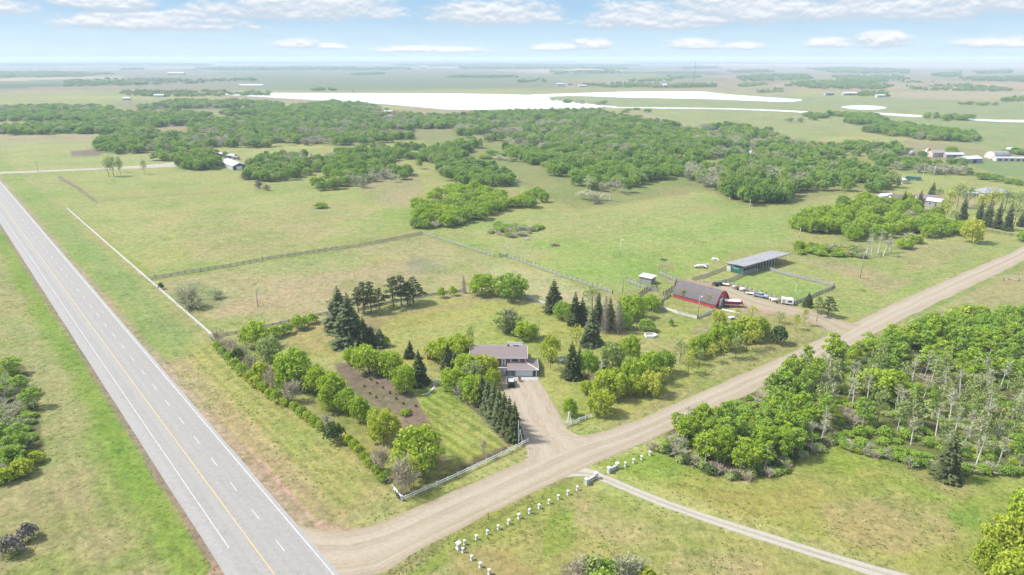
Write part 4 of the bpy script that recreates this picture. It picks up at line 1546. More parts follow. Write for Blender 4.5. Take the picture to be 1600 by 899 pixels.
def build_jeep():
    j = empty('parked_car', P(799.3, 606.4), math.radians(4), 'black boxy off-road car with pale grey roof parked on the gravel driveway', 'car')
    b = MB()
    b.prism([(-.88, .45), (.88, .45), (.92, .62), (.90, 1.10), (.84, 1.16), (-.84, 1.16), (-.90, 1.10), (-.92, .62)], 'y', 0, 2.55)
    b.prism([(-.74, .5), (.74, .5), (.78, 1.05), (.70, 1.18), (-.70, 1.18), (-.78, 1.05)], 'y', 2.55, 4.0)
    b.box(-.92, .92, 3.98, 4.15, .48, .72)
    b.box(-.92, .92, -.15, .0, .48, .70)
    b.build('body', M['black'], j)
    c = MB()
    c.hexa([(-.84, .05, 1.16), (.84, .05, 1.16), (.84, 2.45, 1.16), (-.84, 2.45, 1.16),
            (-.72, .12, 1.74), (.72, .12, 1.74), (.72, 2.05, 1.74), (-.72, 2.05, 1.74)])
    c.build('cabin_glass', M['glass'], j)
    t = MB().box(-.76, .76, .08, 2.1, 1.741, 1.83)
    t.build('roof', M['silver'], j)
    for (x, y) in ((-.88, .55), (.88, .55), (-.88, 3.2), (.88, 3.2)):
        w = MB().tube((x - .13, y, .40), (x + .13, y, .40), .40, .40, 16).build('wheel', M['tyre'], j)
        MB().tube((x - .15, y, .40), (x + .15, y, .40), .20, .20, 12).build('rim', M['silver'], w)
        MB().box(x - .17, x + .17, y - .48, y + .48, .82, .90).build('fender', M['black'], j)
    MB().tube((0, -.32, .98), (0, -.16, .98), .38, .38, 18).build('spare_wheel', M['tyre'], j)
    for s in (-1, 1):
        MB().box(s * .80 - .07, s * .80 + .07, -.03, .0, .80, 1.02).build('tail_light', M['red'], j)
        MB().box(s * 1.02 - .09, s * 1.02 + .09, 2.2, 2.3, 1.15, 1.35).build('mirror', M['black'], j)
    MB().box(-.55, .55, 2.75, 3.7, 1.181, 1.22).build('hood', M['black'], j)


build_jeep()


def gable_box(root, L, W, Hh, rise, wall, roof, oh=.35, wname='wall'):
    """long axis x, from 0..L ; y 0..W"""
    m = MB().box(0, L, 0, W, 0, Hh)
    m.prism([(0, Hh), (W, Hh), (W / 2, Hh + rise)], 'x', .02, L - .02)
    m.build(wname, wall, root)
    r = MB()
    k = rise / (W / 2)
    for (ya, yb_, za, zb) in ((-oh, W / 2, Hh - k * oh, Hh + rise), (W + oh, W / 2, Hh - k * oh, Hh + rise)):
        r.hexa([(-oh, ya, za + .02), (L + oh, ya, za + .02), (L + oh, yb_, zb + .02), (-oh, yb_, zb + .02),
                (-oh, ya, za + .14), (L + oh, ya, za + .14), (L + oh, yb_, zb + .14), (-oh, yb_, zb + .14)])
    return r.build('roof', roof, root)


def build_sheds():
    s = frame_at(667.5, 562.3, math.radians(2), 'garden_shed', 'small dark red garden shed with pale roof left of the farmhouse', 'shed')
    MB().box(0, 2.6, 0, 2.6, 0, 1.9).build('wall', M['barnred'], s)
    MB().hexa([(-.25, -.3, 1.86), (2.85, -.3, 1.86), (2.85, 2.9, 2.4), (-.25, 2.9, 2.4),
               (-.25, -.3, 1.98), (2.85, -.3, 1.98), (2.85, 2.9, 2.52), (-.25, 2.9, 2.52)]).build('roof', M['steel'], s)
    MB().box(1.5, 2.3, -.04, -.003, .05, 1.75).build('door', M['darkwood'], s)
    MB().tube((2.2, 2.0, 2.3), (2.2, 2.0, 4.6), .07, .07, 8).build('flue', M['darkwood'], s)
    # plank shed by the corral
    o = P(1016.5, 445.2)
    s = empty('plank_shed', o, ANG_H - math.pi / 2 + math.radians(-4), 'small grey plank shed with white lean-to roof in the corral', 'shed')
    s.location = P(998.3, 441.2)
    v1 = P(1017, 445.4) - P(998.3, 441.2)
    s.rotation_euler = (0, 0, math.atan2(v1.y, v1.x))
    L, W = v1.length, 3.6
    MB().box(0, L, 0, W, 0, 2.5).build('wall', M['weathered'], s)
    for i in range(12):
        MB().box(i * L / 12 + .03, (i + 1) * L / 12 - .03, -.05, -.003, .02, 2.48).build('plank', M['weathered'], s)
    for i in range(8):
        MB().box(L + .003, L + .05, i * W / 8 + .03, (i + 1) * W / 8 - .03, .02, 2.45).build('plank', M['weathered'], s)
    MB().hexa([(-.3, -.4, 2.52), (L + .3, -.4, 2.52), (L + .3, W + .4, 2.95), (-.3, W + .4, 2.95),
               (-.3, -.4, 2.62), (L + .3, -.4, 2.62), (L + .3, W + .4, 3.05), (-.3, W + .4, 3.05)]).build('roof', M['steel'], s)
    MB().box(L + .05, L + .07, .9, 2.0, .05, 2.0).build('door', M['darkwood'], s)


build_sheds()


def build_barn():
    p0 = P(1051.3, 464.6)
    p1 = P(1117.5, 482.8)
    v = p1 - p0
    L, W = v.length, 9.0
    b = empty('barn', p0, math.atan2(v.y, v.x), 'red barn with rounded dark shingle roof and pale end door in the farmyard', 'barn')
    # local x along the barn, y away to the right rear
    Hw, Ht = 1.55, 5.6
    prof = [(0, 0), (0, Hw)]
    arc = []
    for i in range(0, 15):
        t = i / 14
        a = t * math.pi
        yy = W / 2 - math.cos(a) * W / 2
        q = abs(yy - W / 2) / (W / 2)
        zz = Hw + (Ht - Hw) * (.86 * (1 - q ** 2.4) + .14 * (1 - q))
        arc.append((yy, zz))
    wall = MB()
    wall.prism([(0, 0), (W, 0)] + [(y, z) for (y, z) in reversed([(min(max(y, 0), W), z - .05) for y, z in arc])], 'x', .02, L - .02)
    wall.build('wall', M['barnred'], b)
    rf = MB()
    ext = [(y + (y - W / 2) * .03, z + .10) for y, z in arc]
    ext = [(-.22, Hw - .18)] + ext + [(W + .22, Hw - .18)]
    for (a, c) in zip(ext, ext[1:]):
        rf.hexa([(-.3, a[0], a[1] - .09), (L + .25, a[0], a[1] - .09), (L + .25, c[0], c[1] - .09), (-.3, c[0], c[1] - .09),
                 (-.3, a[0], a[1]), (L + .25, a[0], a[1]), (L + .25, c[0], c[1]), (-.3, c[0], c[1])])
    rf.build('roof', M['barnshingle'], b)
    for i in range(18):
        MB().box(i * L / 18 + .04, (i + 1) * L / 18 - .04, -.05, -.003, .02, Hw - .2).build('siding_board', M['barnred'], b)
    d = MB().box(L + .0, L + .07, 2.6, 5.2, .03, 3.0).build('barn_door', M['rail'], b)
    MB().bar((L + .1, 2.65, .1), (L + .1, 5.15, 2.9), .12, .05).build('brace', M['silver'], d)
    MB().box(L + .0, L + .06, 3.5, 4.7, 3.7, 4.5).build('loft_door', M['greywall'], b)
    fr = MB()
    for (a, c) in zip(ext[1:-1], ext[2:-1]):
        fr.bar((L + .28, a[0], a[1] - .06), (L + .28, c[0], c[1] - .06), .07, .22)
    fr.build('gable_trim', M['barnred'], b)
    MB().box(L + .02, L + .06, .3, 1.6, .6, 1.5).build('end_window', M['glass'], b)
    # stock trailer beside the end wall
    t = empty('stock_trailer', P(1141.0, 480.6), math.radians(-8), 'red livestock trailer with white roof parked beside the barn end', 'trailer')
    body = MB().box(-2.0, 3.2, 0, 2.2, .65, 2.35)
    body.prism([(3.2, 1.3), (4.3, 1.3), (4.1, 2.3), (3.2, 2.35)], 'y', .1, 2.1)
    body.build('body', M['red'], t)
    MB().prism([(-.05, 2.353), (2.25, 2.353), (2.0, 2.52), (.2, 2.52)], 'x', -2.05, 3.4).build('roof', M['rail'], t)
    for i in range(6):
        MB().box(-1.9 + i * .85, -1.2 + i * .85, -.05, -.003, 1.65, 1.85).build('side_slot', M['black'], t)
    MB().box(-1.98, 3.18, -.06, -.003, .9, 1.05).build('rub_rail', M['rail'], t)
    for x in (.3, 1.3):
        w = MB().tube((x, -.12, .4), (x, .14, .4), .38, .38, 14).build('wheel', M['tyre'], t)
        MB().tube((x, -.14, .4), (x, -.11, .4), .2, .2, 10).build('rim', M['silver'], w)
        MB().tube((x, 2.06, .4), (x, 2.32, .4), .38, .38, 14).build('wheel', M['tyre'], t)
    MB().bar((4.2, 1.1, 1.5), (5.0, 1.1, .6), .18).build('tow_neck', M['red'], t)
    MB().tube((4.9, 1.1, 0), (4.9, 1.1, .7), .06, .06, 8).build('jack', M['silver'], t)


build_barn()


def build_pole_barn():
    a, c = P(1160, 430), P(1223.5, 411.5)
    v = c - a
    L = 31.0
    b = empty('open_cattle_shelter', a, math.atan2(v.y, v.x), 'long open-sided cattle shelter with grey sloping roof and green end wall', 'shelter')
    W = 7.6       # local +y is the rear (left) side
    Hf, Hr = 3.9, 3.3
    w = MB()
    w.box(-.0, .12, .0, W, 0, 3.2)
    w.box(.13, 10.5, W - .12, W, 0, 3.1)
    w.box(.13, 8.6, .0, .12, 0, 1.55)
    w.box(.13, 8.6, .0, .12, 2.65, 3.6)
    for xx in (.13, 2.4, 4.9, 7.2, 8.4):
        w.box(xx, xx + .35, .0, .12, 1.552, 2.648)
    w.build('wall', M['weathered'], b)
    MB().box(.5, 8.4, .25, .32, 1.3, 2.9).build('dark_backing', M['black'], b)  # black sheet standing in for the dark inside behind the openings
    gp = MB().box(-.07, -.003, .02, 5.9, 0, 2.3).box(-.07, -.003, .02, 3.9, 2.303, 3.7)
    gp.build('green_panel', M['green'], b)
    for i in range(5):
        MB().box(-.05, -.003, 5.95 + i * .33, 6.24 + i * .33, .02, 3.1).build('plank', M['palewood'], b)
    MB().box(-.09, -.072, 2.2, 4.6, 2.0, 2.12).build('door_rail', M['rail'], b)
    for i in range(11):
        MB().box(9.9 + i * 2.05, 10.1 + i * 2.05, .0, .2, 0, Hf - .1).build('post', M['palewood'], b)
    for i in range(10):
        MB().box(9.9 + i * 2.25, 10.1 + i * 2.25, W - .2, W, 0, Hr - .1).build('post', M['darkwood'], b)
    n = 16
    rs = MB()
    for i in range(n):
        x0 = -.7 + (L + 1.6) * i / n
        x1 = -.7 + (L + 1.6) * (i + 1) / n - .03
        dz = .02 * (i % 2)
        MB().hexa([(x0, -1.0, Hf + .10 + dz), (x1, -1.0, Hf + .10 + dz), (x1, W + .7, Hr + .0 + dz), (x0, W + .7, Hr + .0 + dz),
                   (x0, -1.0, Hf + .18 + dz), (x1, -1.0, Hf + .18 + dz), (x1, W + .7, Hr + .08 + dz), (x0, W + .7, Hr + .08 + dz)]
                  ).build('roof_sheet', M['greyroof'], b)
    MB().box(-.7, L + .9, -1.06, -1.003, Hf - .15, Hf + .24).build('fascia', M['greywall'], b)
    # beams under the roof
    bm_ = MB().box(-.3, L + .5, .02, .18, Hf - .28, Hf - .02).box(-.3, L + .5, W - .18, W - .02, Hr - .32, Hr - .06)
    bm_.build('beam', M['darkwood'], b)


build_pole_barn()


def wheelset(root, pts, r=.33):
    for (x, y) in pts:
        MB().tube((x, y - .11, r), (x, y + .11, r), r, r, 12).build('wheel', M['tyre'], root)


def build_yard_things():
    # pickup by the corral rails
    p = empty('pickup_truck', P(1188, 464.5), math.radians(-34), 'pale blue pickup truck parked nose-out along the corral rails', 'truck')
    b = MB()
    b.prism([(-2.6, .5), (2.6, .5), (2.65, .95), (2.3, 1.05), (1.15, 1.12), (-2.6, 1.1)], 'y', -.9, .9)
    b.build('body', M['bluecar'], p)
    MB().hexa([(-.75, -.82, 1.12), (1.25, -.82, 1.12), (1.25, .82, 1.12), (-.75, .82, 1.12),
               (-.55, -.68, 1.66), (.55, -.68, 1.66), (.55, .68, 1.66), (-.55, .68, 1.66)]).build('windscreen_glass', M['glass'], p)
    MB().box(-.6, .6, -.72, .72, 1.662, 1.74).build('roof', M['bluecar'], p)
    MB().box(-2.45, -.95, -.72, .72, 1.102, 1.14).build('cargo_bed', M['black'], p)
    wheelset(p, ((-1.7, -.85), (-1.7, .85), (1.7, -.85), (1.7, .85)), .38)
    # camper
    c = empty('camper_trailer', P(1229.5, 475.5), math.radians(-22), 'small white box trailer at the end of the farmyard scrap row', 'trailer')
    MB().prism([(-2.1, .5), (2.1, .5), (2.2, 1.9), (1.7, 2.3), (-2.1, 2.3)], 'y', -1.0, 1.0).build('body', M['rail'], c)
    MB().box(.2, 1.6, -1.04, -1.003, 1.1, 1.8).build('side_window', M['glass'], c)
    MB().box(-1.6, -.8, -1.04, -1.003, .6, 2.0).build('door', M['silver'], c)
    wheelset(c, ((0, -.95), (0, .95)), .33)
    MB().bar((2.1, 0, .55), (3.2, 0, .5), .1).build('tow_bar', M['darkwood'], c)
    # old tractor at the near end of the row
    t = empty('old_tractor', P(1121.5, 446.5), math.radians(10), 'old dark green tractor standing by the corral gate', 'tractor')
    MB().box(-.3, 1.7, -.33, .33, .75, 1.35).build('engine_hood', M['green'], t)
    MB().box(-1.1, -.3, -.5, .5, .7, 1.15).build('seat_deck', M['darkwood'], t)
    for (x, y, r) in ((-.9, -.85, .72), (-.9, .85, .72), (1.5, -.6, .42), (1.5, .6, .42)):
        MB().tube((x, y - .17, r), (x, y + .17, r), r, r, 16).build('wheel', M['tyre'], t)
    MB().tube((.8, 0, 1.35), (.8, 0, 2.1), .05, .05, 6).build('exhaust', M['darkwood'], t)
    # implements and drums along the rails
    rnd = random.Random(5)
    spots = [((1133, 446), 'flat'), ((1146.5, 450.5), 'drum'), ((1152, 452.5), 'frame'), ((1160, 455), 'tank'), ((1166, 457.5), 'frame'),
             ((1171, 460), 'flat'), ((1203, 469), 'drum'), ((1210, 471.5), 'tank'), ((1216, 473.5), 'frame')]
    lab = {0: 'low pale hay rake lying beside the tractor by the corral', 1: 'first pale steel drum along the corral rails from the tractor',
           2: 'rusty farm implement frame beside the first drum', 3: 'white cylinder tank lying midway along the corral rails',
           4: 'rusty implement frame between the white tank and the truck', 5: 'flat pale trailer deck just behind the blue pickup',
           6: 'upright pale drum in front of the blue pickup', 7: 'white tank lying near the small white trailer', 8: 'rusty frame right beside the small white trailer'}
    for i, ((x, y), k) in enumerate(spots):
        if k == 'drum':
            o = empty('steel_drum', P(x, y), 0, lab[i], 'drum')
            MB().tube((0, 0, 0), (0, 0, .95), .42, .42, 14).build('barrel', M['silver'], o)
            MB().tube((0, 0, .951), (0, 0, 1.0), .44, .44, 14).build('lid', M['rail'], o)
        elif k == 'tank':
            o = empty('fuel_tank', P(x, y), rnd.uniform(-.6, 0), lab[i], 'tank')
            MB().tube((-1.0, 0, .85), (1.0, 0, .85), .5, .5, 14).build('tank_shell', M['rail'], o)
            MB().box(-.8, -.7, -.4, .4, 0, .6).box(.7, .8, -.4, .4, 0, .6).build('cradle', M['darkwood'], o)
        elif k == 'flat':
            o = empty('flat_trailer', P(x, y), rnd.uniform(-.7, -.3), lab[i], 'implement')
            MB().box(-1.5, 1.5, -.8, .8, .5, .62).build('deck', M['palewood'], o)
            wheelset(o, ((0, -.85), (0, .85)), .3)
            MB().bar((1.5, 0, .5), (2.4, 0, .2), .09).build('tow_bar', M['rust'], o)
        else:
            o = empty('implement_frame', P(x, y), rnd.uniform(-.9, .1), lab[i], 'implement')
            f = MB()
            for q in (-.7, 0, .7):
                f.bar((-1.1, q, .55), (1.1, q, .6), .12)
            for q in (-1, 0, 1):
                f.bar((q, -.8, .55), (q, .8, .55), .1)
                f.bar((q, -.6, .5), (q + .2, -.6, 0), .08)
            f.build('frame', M['rust'], o)
            wheelset(o, ((0, -.95), (0, .95)), .4)
    # boats / wrecks out on the pasture
    w = empty('scrap_car', P(1094.5, 418.5), math.radians(-10), 'low pale scrapped car body lying on the pasture behind the barn', 'car')
    MB().prism([(-2.6, .3), (2.6, .3), (2.6, .75), (1.4, .9), (.9, 1.3), (-.8, 1.3), (-1.5, .85), (-2.6, .8)], 'y', -.85, .85).build('body', M['palewood'], w)
    MB().hexa([(-1.1, -.78, .95), (1.1, -.78, .95), (1.1, .78, .95), (-1.1, .78, .95),
               (-.7, -.88, 1.25), (.8, -.88, 1.25), (.8, .88, 1.25), (-.7, .88, 1.25)]).build('cabin_glass', M['glass'], w)
    wheelset(w, ((-1.6, -.8), (1.6, -.8)), .32)
    w = empty('scrap_machine', P(1101, 416.5), math.radians(20), 'pale dismantled farm machine right behind the scrapped car', 'implement')
    m_ = MB()
    for q in range(4):
        m_.bar((-1.5 + q, -.6, .1), (-1.1 + q, .6, 1.0), .16)
    m_.box(-1.6, 1.8, -.25, .25, .45, .85)
    m_.build('frame', M['palewood'], w)
    wheelset(w, ((-1, -.6), (1.2, .6)), .45)
    w = empty('white_boat', P(1117, 406.5), math.radians(-20), 'small white upturned boat alone on the pasture beyond the barn', 'boat')
    MB().prism([(-1.5, 0), (1.9, 0), (1.2, .7), (-1.3, .75)], 'y', -.65, .65).build('hull', M['rail'], w)
    MB().tube((.2, -.7, .3), (.2, .7, .3), .3, .3, 12).build('roller', M['tyre'], w)
    # dark heap of scrap near the plank shed and the earth heap further left
    for (x, y, r, n, lb, mt, nm) in ((1037, 406.5, 1.5, 24, 'small dark heap of scrap boards on the pasture above the plank shed', 'darkwood', 'scrap_heap'),
                                     (866.5, 384, 2.4, 46, 'brown heap of broken branches alone on the green pasture', 'rust', 'brush_heap'),
                                     (824, 374.5, 2.6, 34, 'flat pale reddish rubble patch beside the small thicket', 'concrete', 'rubble_heap')):
        hp = MB()
        rr_ = random.Random(int(x))
        for _ in range(n):
            a, d = rr_.uniform(0, 6.28), rr_.random() * r
            z = max(.05, (1 - d / r) * r * (.38 if nm != 'rubble_heap' else .12))
            q = Vector((math.cos(a) * d, math.sin(a) * d, z * rr_.uniform(.4, 1)))
            e = Vector((rr_.uniform(-1, 1), rr_.uniform(-1, 1), rr_.uniform(-.25, .3))) * .8
            hp.bar(q - e, q + e, rr_.uniform(.1, .28))
        o = hp.build(nm, M[mt], None, P(x, y))
        tag(o, lb, 'heap')
    # white flat-topped trailer bed by the yellow tree
    o = empty('white_cart', P(1143, 498.5), .3, 'small white cart standing behind the yellow tree below the barn', 'cart')
    MB().box(-.9, .9, -.55, .55, .35, .8).build('box', M['rail'], o)
    wheelset(o, ((0, -.6), (0, .6)), .3)
    o = MB().box(-3.4, 3.4, -.09, .09, 0, .42).build('white_barrier', M['rail'], None, P(1142.5, 487.5))
    o.rotation_euler = (0, 0, math.radians(-40))
    tag(o, 'low white plank barrier on the ground in front of the barn door', 'barrier')
    # open white pen / flower bed in the lawn
    o = empty('white_pen', P(1016, 526), math.radians(8), 'small open white-walled pen on the lawn below the red barn', 'pen')
    for (a, b_) in (((-1.7, -1.1), (.4, -1.6)), ((.4, -1.6), (2.2, -.4)), ((2.2, -.4), (1.6, 1.4)), ((1.6, 1.4), (-1.4, 1.6)), ((-1.4, 1.6), (-1.7, -1.1))):
        MB().bar((a[0], a[1], .35), (b_[0], b_[1], .35), .12, .7).build('wall', M['rail'], o)
    MB().prism([(-1.5, -1.0), (.4, -1.4), (2.0, -.4), (1.5, 1.25), (-1.3, 1.4)], 'z', .01, .12).build('floor', M['concrete'], o)
    # tent-like glass dome and white swing by the spruce right of the house
    o = empty('white_swing', P(877.5, 566), .6, 'white A-frame garden swing left of the dark spruce by the lawn', 'swing')
    f = MB()
    for x in (-1.1, 1.1):
        f.bar((x, -.8, 0), (x, 0, 2.1), .09)
        f.bar((x, .8, 0), (x, 0, 2.1), .09)
    f.bar((-1.2, 0, 2.1), (1.2, 0, 2.1), .1)
    f.build('frame', M['rail'], o)
    MB().box(-.8, .8, -.25, .25, .5, .58).box(-.8, .8, .2, .26, .6, 1.1).build('seat', M['rail'], o)
    f = MB()
    for x in (-.75, .75):
        f.bar((x, 0, .58), (x, 0, 2.05), .035)
    f.build('chain', M['silver'], o)
    o = empty('round_gazebo', P(943, 575.5), 0, 'low grey dome roof half hidden behind trees right of the house', 'gazebo')
    d = MB()
    for i in range(12):
        a0, a1 = i * math.pi / 6, (i + 1) * math.pi / 6
        for (r0, z0, r1, z1) in ((1.7, 1.5, 1.35, 2.1), (1.35, 2.1, .7, 2.5), (.7, 2.5, .05, 2.62)):
            d.poly([(r0 * math.cos(a0), r0 * math.sin(a0), z0), (r0 * math.cos(a1), r0 * math.sin(a1), z0),
                    (r1 * math.cos(a1), r1 * math.sin(a1), z1), (r1 * math.cos(a0), r1 * math.sin(a0), z1)])
    d.build('dome_roof', M['greyroof'], o)
    for i in range(6):
        a = i * math.pi / 3
        MB().tube((1.6 * math.cos(a), 1.6 * math.sin(a), 0), (1.6 * math.cos(a), 1.6 * math.sin(a), 1.5), .06, .06, 6).build('post', M['white'], o)
    # white garden dish + stepping stones below the spruce
    o = empty('garden_trellis', P(682, 602), .2, 'pale grey garden trellis at the end of the stepping stones', 'trellis')
    f = MB()
    for i in range(5):
        f.box(-.9 + i * .45, -.84 + i * .45, -.04, .04, 0, 1.9)
        f.box(-.9, .96, -.03, .03, .3 + i * .38, .35 + i * .38)
    f.build('lattice', M['rail'], o)
    MB().tube((.9, 0, 0), (.9, 0, 2.0), .07, .07, 8).build('post', M['white'], o)
    sp = smooth_line([P(661, 617), P(667, 616), P(674, 611), P(679, 604)], 2)
    sp = resample(sp, 9)
    path = empty('stepping_stone_path', sp[0], 0, 'curved row of pale stepping stones in the lawn below the trellis', 'path')
    for i, q in enumerate(sp):
        s_ = MB().box(-.38, .38, -.26, .26, 0, .08).build('stone', M['stone'], path, q - sp[0])
        s_.rotation_euler = (0, 0, .6 + i * .07)
    # timbers edging the drive
    for (a, b_, lb) in (((780.5, 590), (808, 667), 'left pale timber edging strip along the gravel driveway'),
                        ((839, 590), (886, 669), 'right pale timber edging strip along the gravel driveway')):
        A1, B1 = P(*a), P(*b_)
        n = 14
        r_ = empty('timber_edging', A1, 0, lb, 'edging')
        for i in range(n):
            p0, p1 = A1.lerp(B1, i / n), A1.lerp(B1, (i + .97) / n)
            MB().bar(p0 - A1 + Vector((0, 0, .08)), p1 - A1 + Vector((0, 0, .08)), .13, .14).build('timber', M['weathered'], r_)
    # rock and white ornament on the lawn
    o = empty('lawn_ornament', P(811.5, 527), 0, 'tiny white post ornament on the lawn behind the farmhouse', 'ornament')
    MB().tube((0, 0, 0), (0, 0, 1.1), .05, .04, 6).build('stem', M['rail'], o)
    MB().tube((0, 0, 1.1), (0, 0, 1.25), .16, .05, 8).build('cap', M['rail'], o)
    o = empty('white_bench', P(932, 536.5), .3, 'small white bench at the foot of the tall near spruce', 'bench')
    MB().box(-.8, .8, -.22, .22, .42, .48).build('seat', M['rail'], o)
    MB().box(-.8, .8, .2, .25, .5, .9).build('backrest', M['rail'], o)
    for x in (-.7, .7):
        MB().box(x - .04, x + .04, -.2, .22, 0, .42).build('leg', M['rail'], o)


build_yard_things()


def build_far_buildings():
    # white roofed building, left
    a, c = P(346, 258.5), P(364, 266.5)
    v = c - a
    b = empty('workshop', a, math.atan2(v.y, v.x), 'white-roofed workshop with dark gable beside the thick hedge on the left', 'building')
    L = v.length
    gable_box(b, L, 11, 3.2, 2.2, M['steel'], M['steel'])
    MB().box(L + .01, L + .1, .3, 10.7, .0, 3.1).build('gable_front', M['darkwood'], b)
    MB().prism([(.3, 3.2), (10.7, 3.2), (5.5, 5.2)], 'x', L + .01, L + .1).build('gable', M['darkwood'], b)
    MB().box(L + .11, L + .2, 3.0, 7.2, 0, 2.7).build('door', M['rail'], b)
    for (x, y, L_, W_, H_, r_, wm, rm, lb) in (
            (352, 247.5, 9, 5, 2.6, -.3, 'greywall', 'steel', 'small pale shed just behind the white-roofed workshop'),
            (338, 244.5, 6, 4, 2.4, -.2, 'steel', 'steel', 'white hut farthest left behind the workshop'),
            (363, 249.5, 6, 2.6, 2.4, -.4, 'greywall', 'greyroof', 'grey parked van body between the shed and the workshop'),
            (240, 152, 22, 9, 4, .1, 'cream', 'steel', 'pale long barn at a distant farm on the far left'),
            (192, 157, 14, 9, 4, .2, 'steel', 'steel', 'white building at the edge of the far left farm'),
            (262, 117.5, 80, 24, 9, .0, 'steel', 'steel', 'very distant long white barn in the far left fields'),
            (600, 178, 14, 8, 3.6, .1, 'greywall', 'steel', 'grey-roofed building hidden in the woods below the lake'),
            (548, 143, 9, 6, 3, .3, 'cream', 'greyroof', 'small pale hut on the near lake shore'),
            (711, 179.5, 8, 6, 3, .3, 'cream', 'greyroof', 'small pale cabin in the woods right below the lake'),
            (658, 107, 40, 18, 12, .0, 'steel', 'steel', 'tiny white shed far beyond the lake, centre left'),
            (870, 134.5, 24, 10, 6, .1, 'steel', 'steel', 'leftmost white farm building on the far lake shore'),
            (886, 133.5, 18, 10, 6, .3, 'steel', 'greyroof', 'grey-roofed farm building on the far lake shore'),
            (904, 136, 26, 10, 4, .1, 'cream', 'steel', 'low cream barn at the right of the far shore farm'),
            (1290, 149.5, 22, 10, 5, .2, 'greywall', 'greyroof', 'grey barn of the farm between far shelterbelts on the right'),
            (1318, 149.5, 34, 12, 5, .1, 'greywall', 'steel', 'long pale barn of the farm between the far shelterbelts'),
            (1370, 152.5, 20, 9, 4.5, .1, 'steel', 'steel', 'white barn at the right of the distant shelterbelt farm'),
            (1174, 246, 9, 7, 4, .3, 'rail', 'steel', 'white gabled cottage poking out of the wood'),
            (1185, 248.5, 4, 4, 5.5, .2, 'rail', 'steel', 'narrow white hut beside the cottage in the wood'),
            (1457, 246, 12, 8, 4, .1, 'pinkwall', 'greyroof', 'brownish house among scrap at the right farm'),
            (1478, 247, 16, 6, 3, .0, 'greywall', 'steel', 'low grey shed beside the brownish house at the right farm')):
        s = empty('shed' if L_ < 20 else 'farm_building', P(x, y), r_, lb, 'building')
        rf = gable_box(s, L_, W_, H_, W_ * .22, M[wm], M[rm], .3)
        MB().box(L_ * .4, L_ * .6, -.06, -.003, 0, H_ * .75).build('door', M['greywall'] if wm != 'greywall' else M['darkwood'], s)
        MB().box(L_ * .75, L_ * .87, -.05, -.003, H_ * .4, H_ * .7).build('window', M['glass'], s)
    # church-like white building far behind the lake
    s = empty('white_church', P(1034, 137), 0, 'distant white building with steep roof and small tower beyond the lake', 'church')
    gable_box(s, 16, 11, 6, 6, M['steel'], M['steel'])
    MB().frustum(4, 4, 0, 4, 4, 12, -2.4, 5).build('tower', M['steel'], s)
    MB().frustum(4.4, 4.4, 12.01, .2, .2, 17, -2.4, 5).build('spire', M['steel'], s)
    # radio mast
    s = empty('radio_mast', P(1083.5, 133), 0, 'thin lattice radio mast rising beyond the lake', 'mast')
    m_ = MB()
    Hm = height_at(133, 96)
    for (x, y) in ((-.8, -.5), (.8, -.5), (0, .9)):
        m_.tube((x, y, 0), (x, y, Hm), .16, .16, 5)
    m_.build('leg', M['rust'], s)
    br = MB()
    for i in range(40):
        z = Hm * i / 40
        z2 = Hm * (i + 1) / 40
        br.bar((-.8, -.5, z), (.8, -.5, z2), .12)
        br.bar((.8, -.5, z), (0, .9, z2), .12)
    br.build('bracing', M['rust'], s)
    # quonset
    s = empty('quonset_barn', P(1555, 249.5), math.radians(12), 'arched grey quonset barn with cream front at the right edge', 'barn')
    arc = [(6 - 6 * math.cos(t * math.pi / 12), 6.2 * math.sin(t * math.pi / 12) + .3) for t in range(13)]
    MB().prism(arc, 'x', .3, 16).build('shell', M['greyroof'], s)
    MB().prism([(a * .97 + .18, b_ * .98) for a, b_ in arc], 'x', -.1, .28).build('front_wall', M['cream'], s)
    MB().box(-.2, -.11, 4, 8, 0, 4).build('door', M['palewood'], s)
    s = empty('long_low_barn', P(1553, 249.8), math.radians(-4), 'long low pale barn in front of the quonset barn', 'barn')
    s.location = P(1556, 252)
    gable_box(s, 26, 5, 2.6, .9, M['palewood'], M['silver'])
    for i in range(5):
        MB().box(2 + i * 5, 4.6 + i * 5, -.06, -.003, .2, 2.0).build('door', M['darkwood'], s)
    s = empty('blue_grey_shed', P(1509, 256), math.radians(14), 'wide blue-grey machine shed with pale roof left of the quonset barn', 'shed')
    gable_box(s, 17, 12, 3.8, 1.6, M['greywall'], M['steel'])
    for i in range(3):
        MB().box(3 + i * 4.5, 6.2 + i * 4.5, -.06, -.003, .2, 3.2).build('door', M['bluecar'] if i != 1 else M['black'], s)
    for i in range(3):
        o = MB().tube((-2, 0, 2), (2, 0, 2), 2, 2, 12).build('white_tank', M['rail'], None, P(1576 + i * 4.6, 237.5))
        tag(o, ['leftmost', 'middle', 'rightmost'][i] + ' of three white round tanks above the quonset barn', 'tank', 'white tanks in a row')
    # long white poultry barn and two green trailers
    v = P(1409.5, 287.5) - P(1385, 279.5)
    s = empty('long_white_barn', P(1385, 279.5), math.atan2(v.y, v.x), 'long narrow white-roofed barn on the green field right of the wood', 'barn')
    gable_box(s, v.length, 5.5, 2.4, .8, M['cream'], M['steel'])
    for i in range(4):
        MB().box(1 + i * 4, 2.4 + i * 4, -.05, -.003, .8, 1.8).build('window', M['glass'], s)
